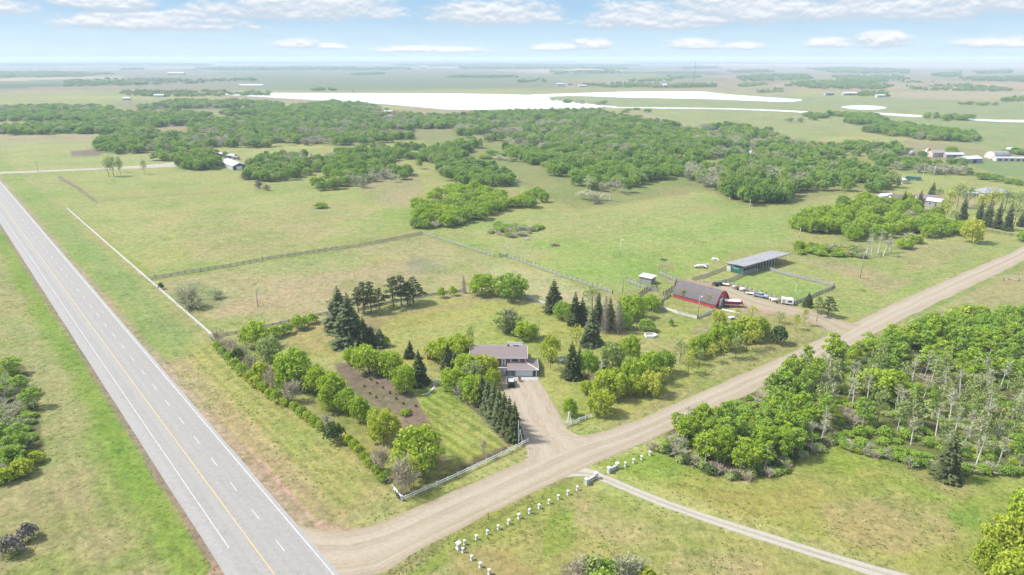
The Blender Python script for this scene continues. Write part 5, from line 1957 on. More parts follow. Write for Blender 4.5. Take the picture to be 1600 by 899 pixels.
    for (x, y, r_, lb) in ((1381, 272.5, .25, 'grey-green tarpaulin trailer with white end, upper one on the green field'),
                           (1427, 281.5, -.6, 'narrow dark green trailer on the field right of the long white barn')):
        s = empty('covered_trailer', P(x, y), r_, lb, 'trailer')
        MB().prism([(-5, .7), (5, .7), (5, 2.0), (4.6, 2.5), (-4.6, 2.5), (-5, 2.0)], 'y', -1.2, 1.2).build('cover', M['greywall'] if x < 1400 else M['green'], s)
        MB().box(5.003, 5.2, -1.1, 1.1, .8, 2.4).build('end_panel', M['rail'], s)
        wheelset(s, ((-3, -1.1), (3, -1.1), (-3, 1.1), (3, 1.1)), .45)
    # hip roofed bungalow
    s = empty('bungalow', P(1536, 309), math.radians(3), 'cream bungalow with grey hip roof behind pale poplars on the right', 'house')
    L, W, Hh, ri = 19, 11, 2.8, 2.9
    MB().box(0, L, 0, W, 0, Hh).build('wall', M['pinkwall'], s)
    r = MB()
    o_ = .6
    A_ = [(-o_, -o_, Hh), (L + o_, -o_, Hh), (L + o_, W + o_, Hh), (-o_, W + o_, Hh)]
    R1, R2 = (W / 2, W / 2, Hh + ri), (L - W / 2, W / 2, Hh + ri)
    r.poly([A_[0], A_[1], R2, R1]); r.poly([A_[1], A_[2], R2]); r.poly([A_[2], A_[3], R1, R2]); r.poly([A_[3], A_[0], R1])
    r.poly([(x, y, z - .02) for x, y, z in A_])
    r.build('roof', M['greyroof'], s)
    for i in range(4):
        window(s, 2 + i * 4.4, 3.8 + i * 4.4, .9, 2.1, 0)
    MB().box(L + .0, L + .1, 4, 7, 0, 2.2).build('door', M['rail'], s)
    # roofs half hidden in the near wood on the right
    for (x, y, L_, W_, H_, r_, wm, rm, lb) in (
            (1378, 313, 8, 5, 2.6, .2, 'rail', 'steel', 'white-roofed cabin left among the trees behind the spruces'),
            (1392, 316, 9, 6, 2.8, -.2, 'cream', 'barnshingle', 'brown-roofed cabin beside the white one behind the spruces'),
            (1432, 318, 13, 8, 3.0, -.3, 'pinkwall', 'shingle', 'wide mauve-roofed house hidden behind dark spruces on the right'),
            (1446, 321, 8, 6, 3.0, -.8, 'greywall', 'steel', 'pale blue metal roof at the right of the mauve-roofed house'),
            (1508, 306, 8, 3, 2.0, -.3, 'cream', 'steel', 'pale trailer house left of the bungalow')):
        s = empty('cabin', P(x, y), r_, lb, 'house')
        gable_box(s, L_, W_, H_, W_ * .24, M[wm], M[rm])
        window(s, L_ * .2, L_ * .2 + 1.2, 1.0, 1.9, 0)
        MB().box(L_ * .6, L_ * .6 + .9, -.05, -.003, 0, 2.0).build('door', M['darkwood'], s)
    for i, (x, y, cl, lb) in enumerate(((1448, 240.5, 'silver', 'pale grain bin left of the scrap farm on the right'), (1424, 243, 'greyroof', 'grey domed grain bin among bare trees'),
                              (1441, 242, 'rail', 'white grain bin next to the orange machine'))):
        o = empty('grain_bin', P(x, y), 0, lb, 'bin')
        MB().tube((0, 0, 0), (0, 0, 3.2), 2.2, 2.2, 14).build('wall', M[cl], o)
        MB().tube((0, 0, 3.2), (0, 0, 4.4), 2.25, .3, 14).build('roof', M['steel'], o)
    orange = mat_basic('orange_paint', (.55, .22, .03), .5, var=.2, scale=1)
    for (x, y, lb) in ((1450, 236, 'orange farm machine standing behind the brownish house'), (1454, 260.5, 'small orange machine among the bare trees on the right')):
        o = empty('orange_machine', P(x, y), .3, lb, 'machine')
        MB().box(-1.8, 1.8, -1, 1, .8, 2.2).box(-.4, 1.2, -.8, .8, 2.21, 3.0).build('body', orange, o)
        wheelset(o, ((-1.3, -1), (1.3, -1), (-1.3, 1), (1.3, 1)), .7)


build_far_buildings()


# ================================================================== FENCES, POLES, PILLARS
def fence(name, label, pts, step, hgt, post_w, rails, pmat, rmat, rail_h=.14, rail_t=.05, seed=1, extra_post=0.15, per_span=False, solid=0.0, lean=.05):
    """pts: ground points; rails: heights of the boards; posts are parts, boards per span or joined"""
    rnd = random.Random(seed)
    pts = [Vector(p) for p in pts]
    n = max(2, int(sum((b - a).length for a, b in zip(pts, pts[1:])) / step) + 1)
    # keep the corners
    stations = []
    for a, b in zip(pts, pts[1:]):
        k = max(1, round((b - a).length / step))
        for i in range(k):
            stations.append(a.lerp(b, i / k))
    stations.append(pts[-1])
    root = empty(name, stations[0], 0, label, 'fence')
    o0 = stations[0]
    pm = MB().box(-post_w / 2, post_w / 2, -post_w / 2, post_w / 2, -.1, hgt + extra_post).mesh('post', pmat)
    for q in stations:
        p = bpy.data.objects.new('post', pm)
        COL.objects.link(p)
        p.parent = root
        p.location = q - o0
        p.rotation_euler = (rnd.uniform(-lean, lean), rnd.uniform(-lean, lean), rnd.uniform(-.2, .2))
        p.scale = (1, 1, rnd.uniform(.9, 1.1))
    joined = MB()
    for i, (a, b) in enumerate(zip(stations, stations[1:])):
        d = (b - a).normalized()
        side = Vector((-d.y, d.x, 0)) * -(post_w / 2 + rail_t / 2 + .004)
        mb = MB() if per_span else joined
        for z in rails:
            za, zb = z + rnd.uniform(-.04, .04) * (0 if per_span else 1), z + rnd.uniform(-.04, .04) * (0 if per_span else 1)
            if per_span:
                MB().bar(a - o0 + side + Vector((0, 0, za)), b - o0 + side + Vector((0, 0, zb)), rail_t, rail_h).build('rail', rmat, root)
            else:
                mb.bar(a - o0 + side + Vector((0, 0, za)), b - o0 + side + Vector((0, 0, zb)), rail_t, rail_h)
    if not per_span:
        r = joined.build('rails', rmat, root)
        r['kind'] = 'stuff'
    return root


def PP(*pts):
    return [P(*p) for p in pts]


fence('plank_fence', 'long pale plank fence running parallel to the highway', [HW(59.2, u) for u in (472, 450, 400, 370, 340, 293, 270, 245, 214.5)], 2.6, 1.25, .14,
      (.25, .52, .79, 1.06), M['palewood'], M['palewood'], .20, seed=2)
fence('pole_fence', 'grey post fence from the plank fence up to the paddock corner', PP((232, 438), (290, 428), (360, 417), (430, 404), (500, 394), (570, 384), (620, 374), (660, 366)), 2.8, 1.5, .20,
      (.3, .65, 1.0, 1.3), M['weathered'], M['weathered'], .16, seed=3)
fence('pole_fence', 'pale rail fence from the paddock corner down to the pasture gate', PP((660, 366), (700, 378), (740, 391), (772, 402)), 3, 1.3, .16, (.3, .65, 1.0, 1.25), M['darkwood'], M['weathered'], .14, seed=4)
fence('pole_fence', 'dark-posted fence from the pasture gate towards the corral', PP((781, 402), (793, 402), (830, 415), (870, 430), (910, 443), (957, 459)), 2.7, 1.3, .28, (.3, .6, .9, 1.2), M['darkwood'], M['weathered'], .18, seed=5, extra_post=.35)
fence('board_fence', 'low board fence along the left end of the back lawn', PP((338, 528), (400, 515), (500, 493), (545, 484)), 2.8, 1.05, .16, (.25, .55, .85), M['weathered'], M['weathered'], .2, seed=6)
fence('board_fence', 'pale board fence behind the row of pines', PP((560, 486), (600, 476), (640, 468), (672, 462), (720, 456)), 2.6, 1.0, .14, (.2, .45, .7, .92), M['palewood'], M['palewood'], .22, seed=7)
fence('board_fence', 'solid pale board fence right of the two round lawn trees', PP((810, 462), (830, 468), (860, 478), (880, 482)), 2.4, 1.1, .14, (.15, .4, .65, .9), M['palewood'], M['palewood'], .24, seed=8)
fence('pen_fence', 'pale board fence around the grass pen in front of the barn', PP((1048, 462), (1034, 471), (1032, 481), (1060, 491), (1089, 498.5), (1118, 486)), 2.4, 1.1, .16, (.18, .44, .70, .95), M['darkwood'], M['palewood'], .23, seed=9)
fence('corral_fence', 'weathered corral fence around the small plank shed', PP((1026, 452), (1010, 455), (995, 466), (1000, 470)), 2.0, 1.5, .24, (.3, .65, 1.0, 1.35), M['darkwood'], M['weathered'], .2, seed=10, extra_post=.3)
fence('corral_fence', 'short corral fence left of the plank shed', PP((979, 440), (995, 447), (1012, 453), (1028, 456)), 2.2, 1.5, .26, (.3, .65, 1.0, 1.35), M['darkwood'], M['weathered'], .2, seed=11, extra_post=.3)
fence('corral_fence', 'corral fence between the plank shed and the barn', PP((1030, 428), (1056, 440), (1054, 452), (1036, 462)), 2.2, 1.5, .24, (.3, .65, 1.0, 1.35), M['darkwood'], M['weathered'], .2, seed=12, extra_post=.3)
fence('corral_fence', 'corral fence from the barn to the cattle shelter', PP((1082, 438), (1100, 434), (1118, 427), (1133, 421)), 2.4, 1.4, .2, (.3, .65, 1.0, 1.3), M['weathered'], M['weathered'], .2, seed=13)
fence('corral_fence', 'corral fence from the tractor up to the green shelter wall', PP((1112, 447), (1134, 442), (1148, 437), (1160, 431), (1184, 425)), 2.2, 1.4, .2, (.3, .65, 1.0, 1.3), M['weathered'], M['weathered'], .22, seed=14)
fence('corral_fence', 'corral rails behind the row of parked scrap and vehicles', PP((1134, 442), (1160, 451), (1190, 461), (1220, 470), (1240, 476)), 2.2, 1.3, .24, (.3, .65, 1.0), M['darkwood'], M['weathered'], .16, seed=15, extra_post=.3)
fence('corral_fence', 'weathered back fence of the big corral under the shelter roof', PP((1190, 419), (1215, 426), (1245, 434), (1275, 441), (1303, 448)), 2.2, 1.4, .22, (.25, .5, .75, 1.0, 1.25), M['weathered'], M['weathered'], .2, seed=16)
fence('corral_fence', 'right end fence of the big corral near the conifers', PP((1303, 448), (1299, 453), (1280, 460), (1262, 468), (1240, 476)), 2.2, 1.3, .22, (.25, .5, .8, 1.1), M['weathered'], M['weathered'], .2, seed=17)
fence('wire_fence', 'dark plank fence below the row of dark spruces on the right', PP((1510, 358), (1550, 364), (1590, 370), (1630, 375)), 3, 1.2, .16, (.4, .8, 1.1), M['darkwood'], M['darkwood'], .16, seed=18)
fence('wire_fence', 'fence of a few dark posts beside the field lane at the right edge', PP((1568, 440), (1576, 437), (1592, 439), (1640, 441)), 3.2, 1.1, .2, (.5, .9), M['darkwood'], M['palewood'], .08, seed=19)

WF = fence('white_rail_fence', 'long white two-rail fence from the highway corner to the driveway gate', PP((629, 783), (700, 752), (760, 724), (806, 702), (825, 691)), 2.45, 1.05, .13,
           (.50, .95), M['rail'], M['rail'], .17, .06, seed=20, per_span=True, lean=0.0)
WF2 = fence('white_rail_fence', 'short white return fence at the highway end of the long white fence', PP((627.5, 783.5), (622, 777), (614, 767)), 1.9, 1.15, .16,
            (.45, .8, 1.1), M['rail'], M['rail'], .22, .06, seed=21, per_span=True, lean=0.0)
WF3 = fence('white_rail_fence', 'short white two-rail fence on the right side of the driveway mouth', PP((887, 667), (905, 659), (925, 652), (937, 647), (947, 642)), 2.2, 1.1, .13,
            (.50, .95), M['rail'], M['rail'], .17, .06, seed=22, per_span=True, lean=0.0)

# dark cut-out of a horse fixed at the fence corner
o = MB()
o.box(-.65, .45, -.05, .05, .75, 1.15)
o.hexa([(.30, -.05, .95), (.48, -.05, .85), (.48, .05, .85), (.30, .05, .95), (.62, -.05, 1.55), (.82, -.05, 1.45), (.82, .05, 1.45), (.62, .05, 1.55)])
o.box(.66, 1.02, -.05, .05, 1.40, 1.56)
for x in (-.62, -.45, .22, .36):
    o.box(x, x + .1, -.05, .05, .1, .75)
o.bar((-.65, 0, 1.1), (-.85, 0, .6), .08)
o = o.build('horse_cutout', M['black'], None, P(621.5, 779))
o.rotation_euler = (0, 0, math.radians(130))
tag(o, 'black flat horse cut-out standing at the white fence corner', 'ornament')


def gate_tower(x, y, label):
    t = empty('white_gate_tower', P(x, y), .3, label, 'ornament', 'white lattice towers at the driveway')
    for (a, b) in ((-.6, -.6), (.6, -.6), (.6, .6), (-.6, .6)):
        MB().bar((a, b, 0), (a * .18, b * .18, 2.9), .09).build('leg', M['rail'], t)
    br = MB()
    for i in range(4):
        z0, z1 = .1 + i * .65, .1 + (i + 1) * .65
        s0, s1 = .6 * (1 - .82 * z0 / 2.9), .6 * (1 - .82 * z1 / 2.9)
        for (p, q) in (((-1, -1), (1, -1)), ((1, -1), (1, 1)), ((1, 1), (-1, 1)), ((-1, 1), (-1, -1))):
            br.bar((p[0] * s0, p[1] * s0, z0), (q[0] * s1, q[1] * s1, z1), .05)
    br.build('brace', M['rail'], t)
    MB().frustum(.34, .34, 2.9, .30, .30, 3.3).build('lamp_box', M['rail'], t)
    MB().frustum(.5, .5, 3.301, .05, .05, 3.55).build('cap', M['silver'], t)


gate_tower(812.5, 692, 'white lattice tower left of the driveway by the spruce row')
gate_tower(889, 663, 'white lattice tower right of the driveway by the small tree')


def pillar_proto():
    t = empty('stone_pillar', (0, 0, 0), 0)
    MB().frustum(.80, .80, -.05, .74, .74, .18).build('base', M['stone'], t)
    s = MB()
    for i in range(3):
        s.frustum(.52, .52, .181 + i * .30, .50, .50, .181 + i * .30 + .27)
        if i < 2:
            s.frustum(.44, .44, .452 + i * .30, .44, .44, .479 + i * .30)
    s.build('shaft', M['stone'], t)
    MB().frustum(.72, .72, 1.06, .72, .72, 1.16).build('cap_slab', M['rail'], t)
    MB().frustum(.66, .66, 1.163, .22, .22, 1.34).build('cap', M['rail'], t)
    return t


proto = pillar_proto()
ORD = ['first', 'second', 'third', 'fourth', 'fifth', 'sixth', 'seventh', 'eighth', 'ninth', 'tenth', 'eleventh', 'twelfth',
       'thirteenth', 'fourteenth', 'fifteenth', 'sixteenth', 'seventeenth', 'eighteenth', 'nineteenth', 'twentieth']
ORD += ['twenty-' + q for q in ORD[:9]] + ['thirtieth'] + ['thirty-' + q for q in ORD[:9]]
rowA = [(726, 851), (744.5, 843), (761.7, 835), (778.7, 827), (795, 818.5), (811, 810), (827.5, 802), (842.5, 794.5), (858, 787), (872.7, 780), (887.5, 773), (902, 766)]
rowB = [(723.5, 863), (737, 875), (750.5, 886), (764.5, 897)]
rowC = [(977, 729), (990, 723.5), (1002.5, 718), (1015.5, 711.5)]
used = False
for (row, fmt) in ((rowA, '{} white-capped stone pillar from the corner in the long row beside the gravel road'),
                   (rowB, '{} white-capped stone pillar from the corner in the row running to the bottom edge'),
                   (rowC, '{} white-capped stone pillar right of the entrance walls, counted from the cemetery lane')):
    for i, (x, y) in enumerate(row):
        t = proto if not used else copy_tree(proto)
        used = True
        t.location = P(x, y)
        t.rotation_euler = (0, 0, ANG_N + random.uniform(-.08, .08))
        t.scale = [random.uniform(.60, .70)] * 2 + [random.uniform(.76, .88)]
        tag(t, fmt.format(ORD[i]), 'pillar', 'stone pillars of the cemetery boundary')
t = copy_tree(proto)
t.location = P(716.5, 857)
t.rotation_euler = (0, 0, ANG_N)
t.scale = (1.15, 1.15, 1.1)
tag(t, 'thickest white-capped stone pillar at the corner where two rows meet', 'pillar', 'stone pillars of the cemetery boundary')

for (a, b, lab) in (((916.5, 757), (931, 747.5), 'pale stone entrance wall on the near side of the cemetery lane'),
                    ((951.5, 739), (964.5, 732), 'pale stone entrance wall on the far side of the cemetery lane')):
    A1, B1 = P(*a), P(*b)
    v = B1 - A1
    w = empty('entrance_wall', A1, math.atan2(v.y, v.x), lab, 'wall')
    L = v.length
    for xx in (0, L):
        s = MB().frustum(.66, .66, -.05, .62, .62, 1.35).build('end_pillar', M['stone'], w, (xx, 0, 0))
        MB().frustum(.80, .80, 1.353, .5, .5, 1.52).build('cap', M['rail'], s)
    nb = 5
    for r_ in range(3):
        for i in range(nb):
            x0 = .36 + (L - .72) * i / nb
            x1 = .36 + (L - .72) * (i + 1) / nb - .03
            MB().box(x0, x1, -.19 + .01 * ((i + r_) % 2), .19, .02 + r_ * .33, .32 + r_ * .33).build('stone_block', M['stone'], w)

# yellow road marker
o = empty('road_marker', P(763, 812), 0, 'small yellow marker on a wooden post beside the gravel road', 'sign')
MB().box(-.06, .06, -.06, .06, -.1, 1.5).build('post', M['weathered'], o)
MB().box(-.18, .18, -.11, -.07, 1.0, 1.75).build('plate', M['yellow'], o)


def pole(x, yb, yt, label, lamp=False, arm=False, mat='weathered', r=.15):
    h = height_at(yb, yt)
    o = empty('utility_pole' if not lamp else 'yard_light', P(x, yb), .4, label, 'pole' if not lamp else 'yard light')
    MB().tube((0, 0, -.2), (0, 0, h), r, r * .65, 8).build('pole', M[mat], o)
    if lamp:
        MB().bar((0, 0, h - .3), (.9, 0, h), .07).build('bracket', M['silver'], o)
        MB().frustum(.55, .4, h - .25, .3, .25, h + .12, .95, 0).build('lamp_head', M['rail'], o)
    if arm:
        MB().box(-1.1, 1.1, -.06, .06, h - .5, h - .35).build('crossarm', M[mat], o)
        for q in (-1, 0, 1):
            MB().tube((q, 0, h - .35), (q, 0, h - .15), .07, .05, 6).build('insulator', M['silver'], o)
    return o


pole(1344, 435, 394, 'tall yard light pole on the grass right of the cattle shelter', lamp=True)
pole(1090, 499, 464, 'yard light pole at the corner of the grass pen by the barn', lamp=True)
pole(973, 457, 426, 'wooden pole at the left end of the corral', arm=True)
pole(969, 400, 375, 'pale thin pole on the open pasture above the corral', lamp=True, mat='palewood')
pole(1241, 471, 444, 'thin pale pole inside the big corral', mat='palewood', r=.1)
pole(791, 402, 372, 'thin pale pole beside the pasture gate', mat='palewood', r=.1)
pole(403, 479, 450, 'leaning grey pole standing in the dry paddock')
pole(1170, 337, 312, 'white pole at the foot of the aspen wood', mat='palewood', r=.12)
pole(1249, 372, 356, 'short white pole by the scrap next to the thicket', mat='palewood', r=.14)
pole(1354, 292, 280, 'pole sticking out of the wood near the white barn', mat='palewood', r=.12)
pole(60, 270, 253, 'utility pole standing where the side road meets the field', arm=True)
pole(875, 545, 531, 'dead grey stump post on the lawn behind the yellow sapling', mat='darkwood', r=.12)
pole(1276, 502, 494, 'short dark post beside the farm track', mat='darkwood', r=.13)
pole(810, 700, 657, 'tall thin white flag pole beside the left gate tower', mat='rail', r=.06)
pole(1441, 282, 262, 'left of two thin white poles on the field behind the spruces', mat='rail', r=.1)
pole(1458, 280, 260, 'right of two thin white poles on the field behind the spruces', mat='rail', r=.1)

# ================================================================== SINGLE TREES
T_ = tree
# hedge along the highway side, far end to corner
T_('thicket', 340, 536, 517, 24, 'bare pinkish shrub at the top end of the highway hedge', 'pink')
T_('thicket', 358, 553, 530, 30, 'larger bare pinkish shrub just inside the top of the hedge', 'pink')
T_('round', 401, 542, 500, 42, 'pale leafy tree where the highway hedge meets the bush row', 'fresh')
T_('round', 421, 563, 525, 38, 'leafy tree behind a bare white trunk near the top of the hedge', 'pale')
T_('bare', 415, 566, 530, 16, 'bare white-trunked tree in front of the leafy tree near the hedge top')
for i, (x, y, w, t) in enumerate([(430, 527, 26, 20), (447, 522, 24, 19), (468, 514, 32, 23), (488, 505, 26, 17)]):
    T_('shrub', x, y, y - t, w, ORD[i] + ' green bush from the left in the row along the low board fence', 'fresh' if i != 1 else 'mid', 'bush row along the board fence')
hedge = [(341, 546, 18, 14, 'fresh'), (348, 556, 18, 15, 'mid'), (357, 565, 20, 16, 'mid'), (367, 575, 22, 17, 'fresh'), (377, 585, 22, 18, 'fresh'),
         (372, 562, 22, 20, 'dark'), (388, 595, 20, 14, 'lime'), (400, 604, 26, 18, 'lime'), (411, 611, 22, 16, 'fresh'), (422, 620, 20, 15, 'fresh'), (434, 628, 24, 22, 'fresh'),
         (447, 634, 20, 14, 'lime'), (460, 641, 18, 15, 'fresh'), (471, 650, 22, 17, 'fresh'), (481, 657, 20, 16, 'lime'), (491, 664, 20, 16, 'fresh'), (500, 671, 18, 14, 'fresh'),
         (545, 694, 20, 17, 'lime'), (553, 702, 20, 17, 'fresh'), (561, 711, 20, 18, 'lime'), (570, 720, 20, 16, 'fresh'), (578, 729, 20, 16, 'fresh'), (588, 741, 20, 17, 'fresh'), (599, 752, 22, 16, 'mid')]
for i, (x, y, w, t, tn) in enumerate(hedge):
    T_('shrub', x, y, y - t, w, ('%s low bush of the hedge beside the highway, from its far end' % (ORD[i] if i < 20 else ['twenty-first', 'twenty-second', 'twenty-third', 'last'][i - 20])), tn, 'hedge beside the highway verge')
T_('thicket', 392, 579, 557, 24, 'bare grey rounded shrub inside the highway hedge', 'twig')
T_('thicket', 380, 560, 540, 20, 'small bare grey shrub behind the hedge near the pale leafy tree', 'twig')
T_('shrub', 407, 592, 564, 34, 'bright yellow-green bush behind the bare grey rounded shrub', 'lime')
T_('thicket', 426, 606, 577, 26, 'bare pinkish shrub between green bushes of the highway hedge', 'pink')
T_('thicket', 457, 628, 598, 34, 'wide bare reddish shrub in the middle of the highway hedge', 'pink')
T_('thicket', 513, 668, 648, 26, 'faint bare shrub just above the dark round bush', 'pink')
T_('shrub', 522, 690, 658, 37, 'dark rounded bush in the lower part of the highway hedge', 'dark')
T_('thicket', 596, 735, 702, 34, 'bare greyish shrub left of the biggest round tree', 'pink')
T_('thicket', 631, 771, 722, 44, 'bare beige willow beside the white fence corner', 'pink', name='bare_willow')
T_('sparse', 646, 762, 718, 26, 'thin yellow-leaved tree touching the bare beige willow', 'yellow')
# second row
T_('round', 462, 603, 544, 60, 'biggest rounded tree at the top of the garden tree rows', 'fresh')
T_('round', 449, 607, 572, 38, 'bright leafy tree just in front of the biggest rounded tree', 'fresh')
T_('round', 440, 600, 572, 30, 'small leafy tree left of the biggest rounded tree', 'lime')
for i, (x, y, t, w) in enumerate([(496, 613, 568, 37), (522, 632, 578, 42), (514, 642, 600, 30), (542, 644, 604, 33), (563, 658, 617, 31)]):
    T_('round', x, y, t, w, ORD[i] + ' round tree left of the brown garden strip, from its far end', 'fresh', 'tree row left of the brown garden strip')
T_('round', 585, 668, 637, 24, 'small round tree squeezed before the garden row ends', 'fresh')
T_('round', 599, 687, 637, 48, 'olive-tinted round tree next to the biggest round tree at the corner', 'lime')
T_('round', 655, 732, 663, 71, 'biggest bright green round tree standing alone near the white fence', 'fresh', variant=1)
# third row
for i, (x, y, t, w, tn) in enumerate([(553, 568, 540, 30, 'fresh'), (577, 582, 537, 46, 'fresh'), (609, 586, 546, 38, 'fresh'), (632, 612, 567, 36, 'fresh')]):
    T_('round', x, y, t, w, ORD[i] + ' leafy tree in the curved row above the brown garden strip', tn, 'tree row above the brown garden')
T_('shrub', 588, 587, 578, 9, 'tiny lone bush on the upper edge of the brown garden strip', 'mid')
T_('spruce', 655, 599, 547, 31, 'dark spruce right of the leafy row, nearest the garden shed')
T_('spruce', 641, 559, 531, 15, 'small pointed dark spruce on the lawn left of the garden shed')
T_('spruce', 635, 560, 544, 10, 'tiny dark spruce touching the small pointed one', variant=2)
# garden seedlings
for i, (x, y) in enumerate([(563, 580), (579, 594), (589, 600), (598, 607), (569, 605), (588, 622), (578, 616), (609, 615), (619, 624), (630, 632), (641, 643), (650, 636), (560, 575), (608, 642)]):
    T_('shrub', x, y, y - 4, 4.5, 'tiny dark seedling planted in the brown garden strip', 'dark', 'seedlings in the brown garden strip')
T_('shrub', 633, 648, 639, 20, 'low spreading green bush in the lower part of the brown garden strip', 'fresh')
# conifers behind the back lawn
T_('spruce', 531, 515, 447, 52, 'tallest dull green conifer at the left end of the back lawn', 'pine', variant=0)
T_('spruce', 547, 537, 458, 54, 'broad conifer just in front of the tallest dull green one', 'pine', variant=1)
T_('spruce', 569, 542, 495, 28, 'dark spruce left of the two smaller ones behind the leafy row')
T_('spruce', 581, 542, 509, 22, 'middle one of three dark spruces behind the leafy row', variant=1)
T_('spruce', 594, 541, 512, 24, 'rightmost of three dark spruces behind the leafy row', 'pine')
T_('shrub', 603, 541, 524, 16, 'bright bush at the foot of the rightmost dark spruce', 'fresh')
for i, (x, y, t, w) in enumerate([(560, 489, 449, 22), (569, 490, 441, 28), (580, 489, 440, 24), (593, 483, 450, 20), (615, 480, 432, 32), (627, 478, 430, 26), (637, 476, 440, 22), (646, 474, 434, 36)]):
    T_('pine', x, y, t, w, ORD[i] + ' pine from the left in the row behind the back lawn', 'pine', 'pine row behind the back lawn')
T_('shrub', 689.5, 465, 448, 16, 'left one of two small bright round bushes at the back of the lawn', 'fresh')
T_('shrub', 707.5, 462, 446, 14, 'right one of two small bright round bushes at the back of the lawn', 'fresh')
T_('deadspruce', 725, 458, 430, 11, 'small bare dead spruce beside the round tree at the back of the lawn', 'darktwig')
T_('round', 753, 460, 426, 42, 'paler of two round trees at the back edge of the lawn', 'fresh')
T_('round', 798, 467, 425, 48, 'darker of two round trees at the back edge of the lawn', 'mid')
T_('round', 793, 516, 484, 42, 'half-leafed multi-stemmed willow behind the house', 'pale')
T_('thicket', 795, 517, 487, 30, 'bare fan of branches inside the willow behind the house', 'darktwig')
T_('round', 823, 529, 501, 38, 'rounded bush right of the half-leafed willow behind the house', 'fresh')
T_('shrub', 808, 526, 512, 20, 'low bush between the willow and the rounded bush', 'pale')
# around the house
T_('round', 690, 563, 527, 44, 'pale lime tree right behind the garden shed', 'lime')
T_('round', 716, 566, 519, 46, 'tall pale lime tree touching the left end of the house roof', 'lime')
T_('sparse', 735, 545, 513, 14, 'thin half-bare tree poking up behind the house roof', 'pale')
T_('spruce', 700, 578, 536, 26, 'dark spruce between the lime trees and the front garden')
T_('spruce', 711, 581, 549, 20, 'smaller dark spruce touching its taller neighbour left of the house', variant=1)
T_('round', 708, 607, 573, 42, 'bright round tree at the left of the front garden', 'fresh')
T_('round', 729, 586, 551, 40, 'leafy tree hiding the left end of the house front', 'fresh')
T_('round', 742, 596, 561, 34, 'grey-green tree in the middle of the front garden', 'pale')
T_('round', 760, 590, 551, 38, 'yellow-green tree in front of the brick house wall', 'lime')
T_('round', 743, 627, 583, 44, 'bright bushy tree before the spruce row by the driveway', 'fresh')
T_('round', 769, 604, 574, 24, 'small yellow-green tree beside the house steps', 'lime')
T_('thicket', 722, 622, 600, 30, 'grey bare shrub under the bushy front garden trees', 'twig')
T_('spruce', 720, 600, 580, 22, 'small grey-green spruce among the front garden trees', 'pine', variant=2)
for i, (x, y, t, w) in enumerate([(753, 634, 583, 26), (763, 645, 590, 27), (772, 655, 594, 26), (780, 664, 603, 26), (788, 671, 613, 26), (796, 680, 619, 27), (804, 688, 627, 27)]):
    T_('spruce', x, y, t, w, ORD[i] + ' spruce from the house in the row along the driveway', 'pine' if i in (1, 2, 3) else 'spruce', 'spruce row along the driveway', variant=i)
T_('thicket', 812, 596, 589, 7, 'small dark pot shrub by the garage door', 'darktwig')
# right of the house
T_('round', 859, 562, 521, 27, 'light lime tree right of the house', 'lime')
T_('sparse', 860, 577, 545, 22, 'slim yellow sapling in front of the light lime tree', 'yellow')
T_('round', 878, 498, 469, 26, 'leafy tree right of the tall back spruce', 'mid')
T_('spruce', 865, 487, 436, 31, 'tall dark spruce at the end of the back board fence')
T_('round', 889, 503, 477, 18, 'small fresh green tree against the pair of dark spruces', 'fresh')
T_('spruce', 898, 508, 455, 26, 'left of two very dark spruces in the clump behind the yellow sapling')
T_('spruce', 909, 507, 463, 20, 'right of two very dark spruces in the clump behind the yellow sapling', variant=2)
T_('sparse', 925, 484, 452, 30, 'pale half-leafed tree rising behind the spruce clump', 'pale')
T_('sparse', 915, 505, 480, 20, 'pale thin tree among the spruces of the clump', 'pale')
T_('spruce', 924, 538, 480, 33, 'open-branched olive spruce standing nearest in the clump', 'pine', variant=1)
T_('spruce', 934, 508, 456, 20, 'narrow dark spruce behind the open-branched one')
T_('deadspruce', 945, 520, 463, 22, 'left of two dead grey spruces with rusty tops')
T_('spruce', 952, 514, 463, 20, 'dark spruce between the two dead grey ones', variant=2)
T_('deadspruce', 966, 520, 470, 28, 'right and wider of two dead grey spruces with rusty tops')
T_('round', 985, 498, 459, 44, 'broad bright tree right of the dead spruces', 'fresh')
T_('round', 977, 514, 487, 22, 'small tree at the foot of the right dead spruce', 'mid')
T_('round', 1018, 485, 459, 27, 'round bright tree left of the grass pen', 'fresh')
T_('shrub', 1010, 517, 496, 32, 'spreading low tree above the white pen on the lawn', 'mid')
T_('shrub', 1048, 509, 497, 10, 'tiny bush alone on the lawn below the grass pen', 'mid')
T_('sparse', 900, 541, 512, 22, 'slim yellow sapling left of the open-branched spruce', 'yellow')
T_('spruce', 893, 589, 533, 31, 'big dark spruce in the front lawn right of the white swing')
T_('spruce', 905, 574, 542, 16, 'slim dark spruce behind the big lawn spruce', variant=2)
T_('round', 920, 589, 545, 32, 'dense fresh green tree right of the big lawn spruce', 'mid')
T_('round', 957, 576, 533, 36, 'pale leafy tree with visible stem behind the grey dome', 'pale')
T_('round', 985, 564, 522, 32, 'fresh leafy tree behind the roadside cluster, farthest back', 'fresh')
T_('round', 951, 618, 573, 54, 'wide pale-lime tree in the roadside cluster', 'lime')
T_('round', 992, 604, 556, 46, 'tall bright tree in the middle of the roadside cluster', 'fresh')
T_('round', 1015, 592, 547, 36, 'bright tree right of the tallest in the roadside cluster', 'fresh')
T_('round', 1036, 583, 544, 33, 'rightmost dense green tree of the roadside cluster', 'mid')
T_('round', 1015, 616, 578, 36, 'yellow-green tree at the right front of the roadside cluster', 'yellow', variant=0)
T_('round', 991, 617, 584, 30, 'soft yellow tree at the middle front of the roadside cluster', 'lime')
T_('sparse', 1037, 602, 577, 20, 'small yellow tree detached right of the roadside cluster', 'yellow')
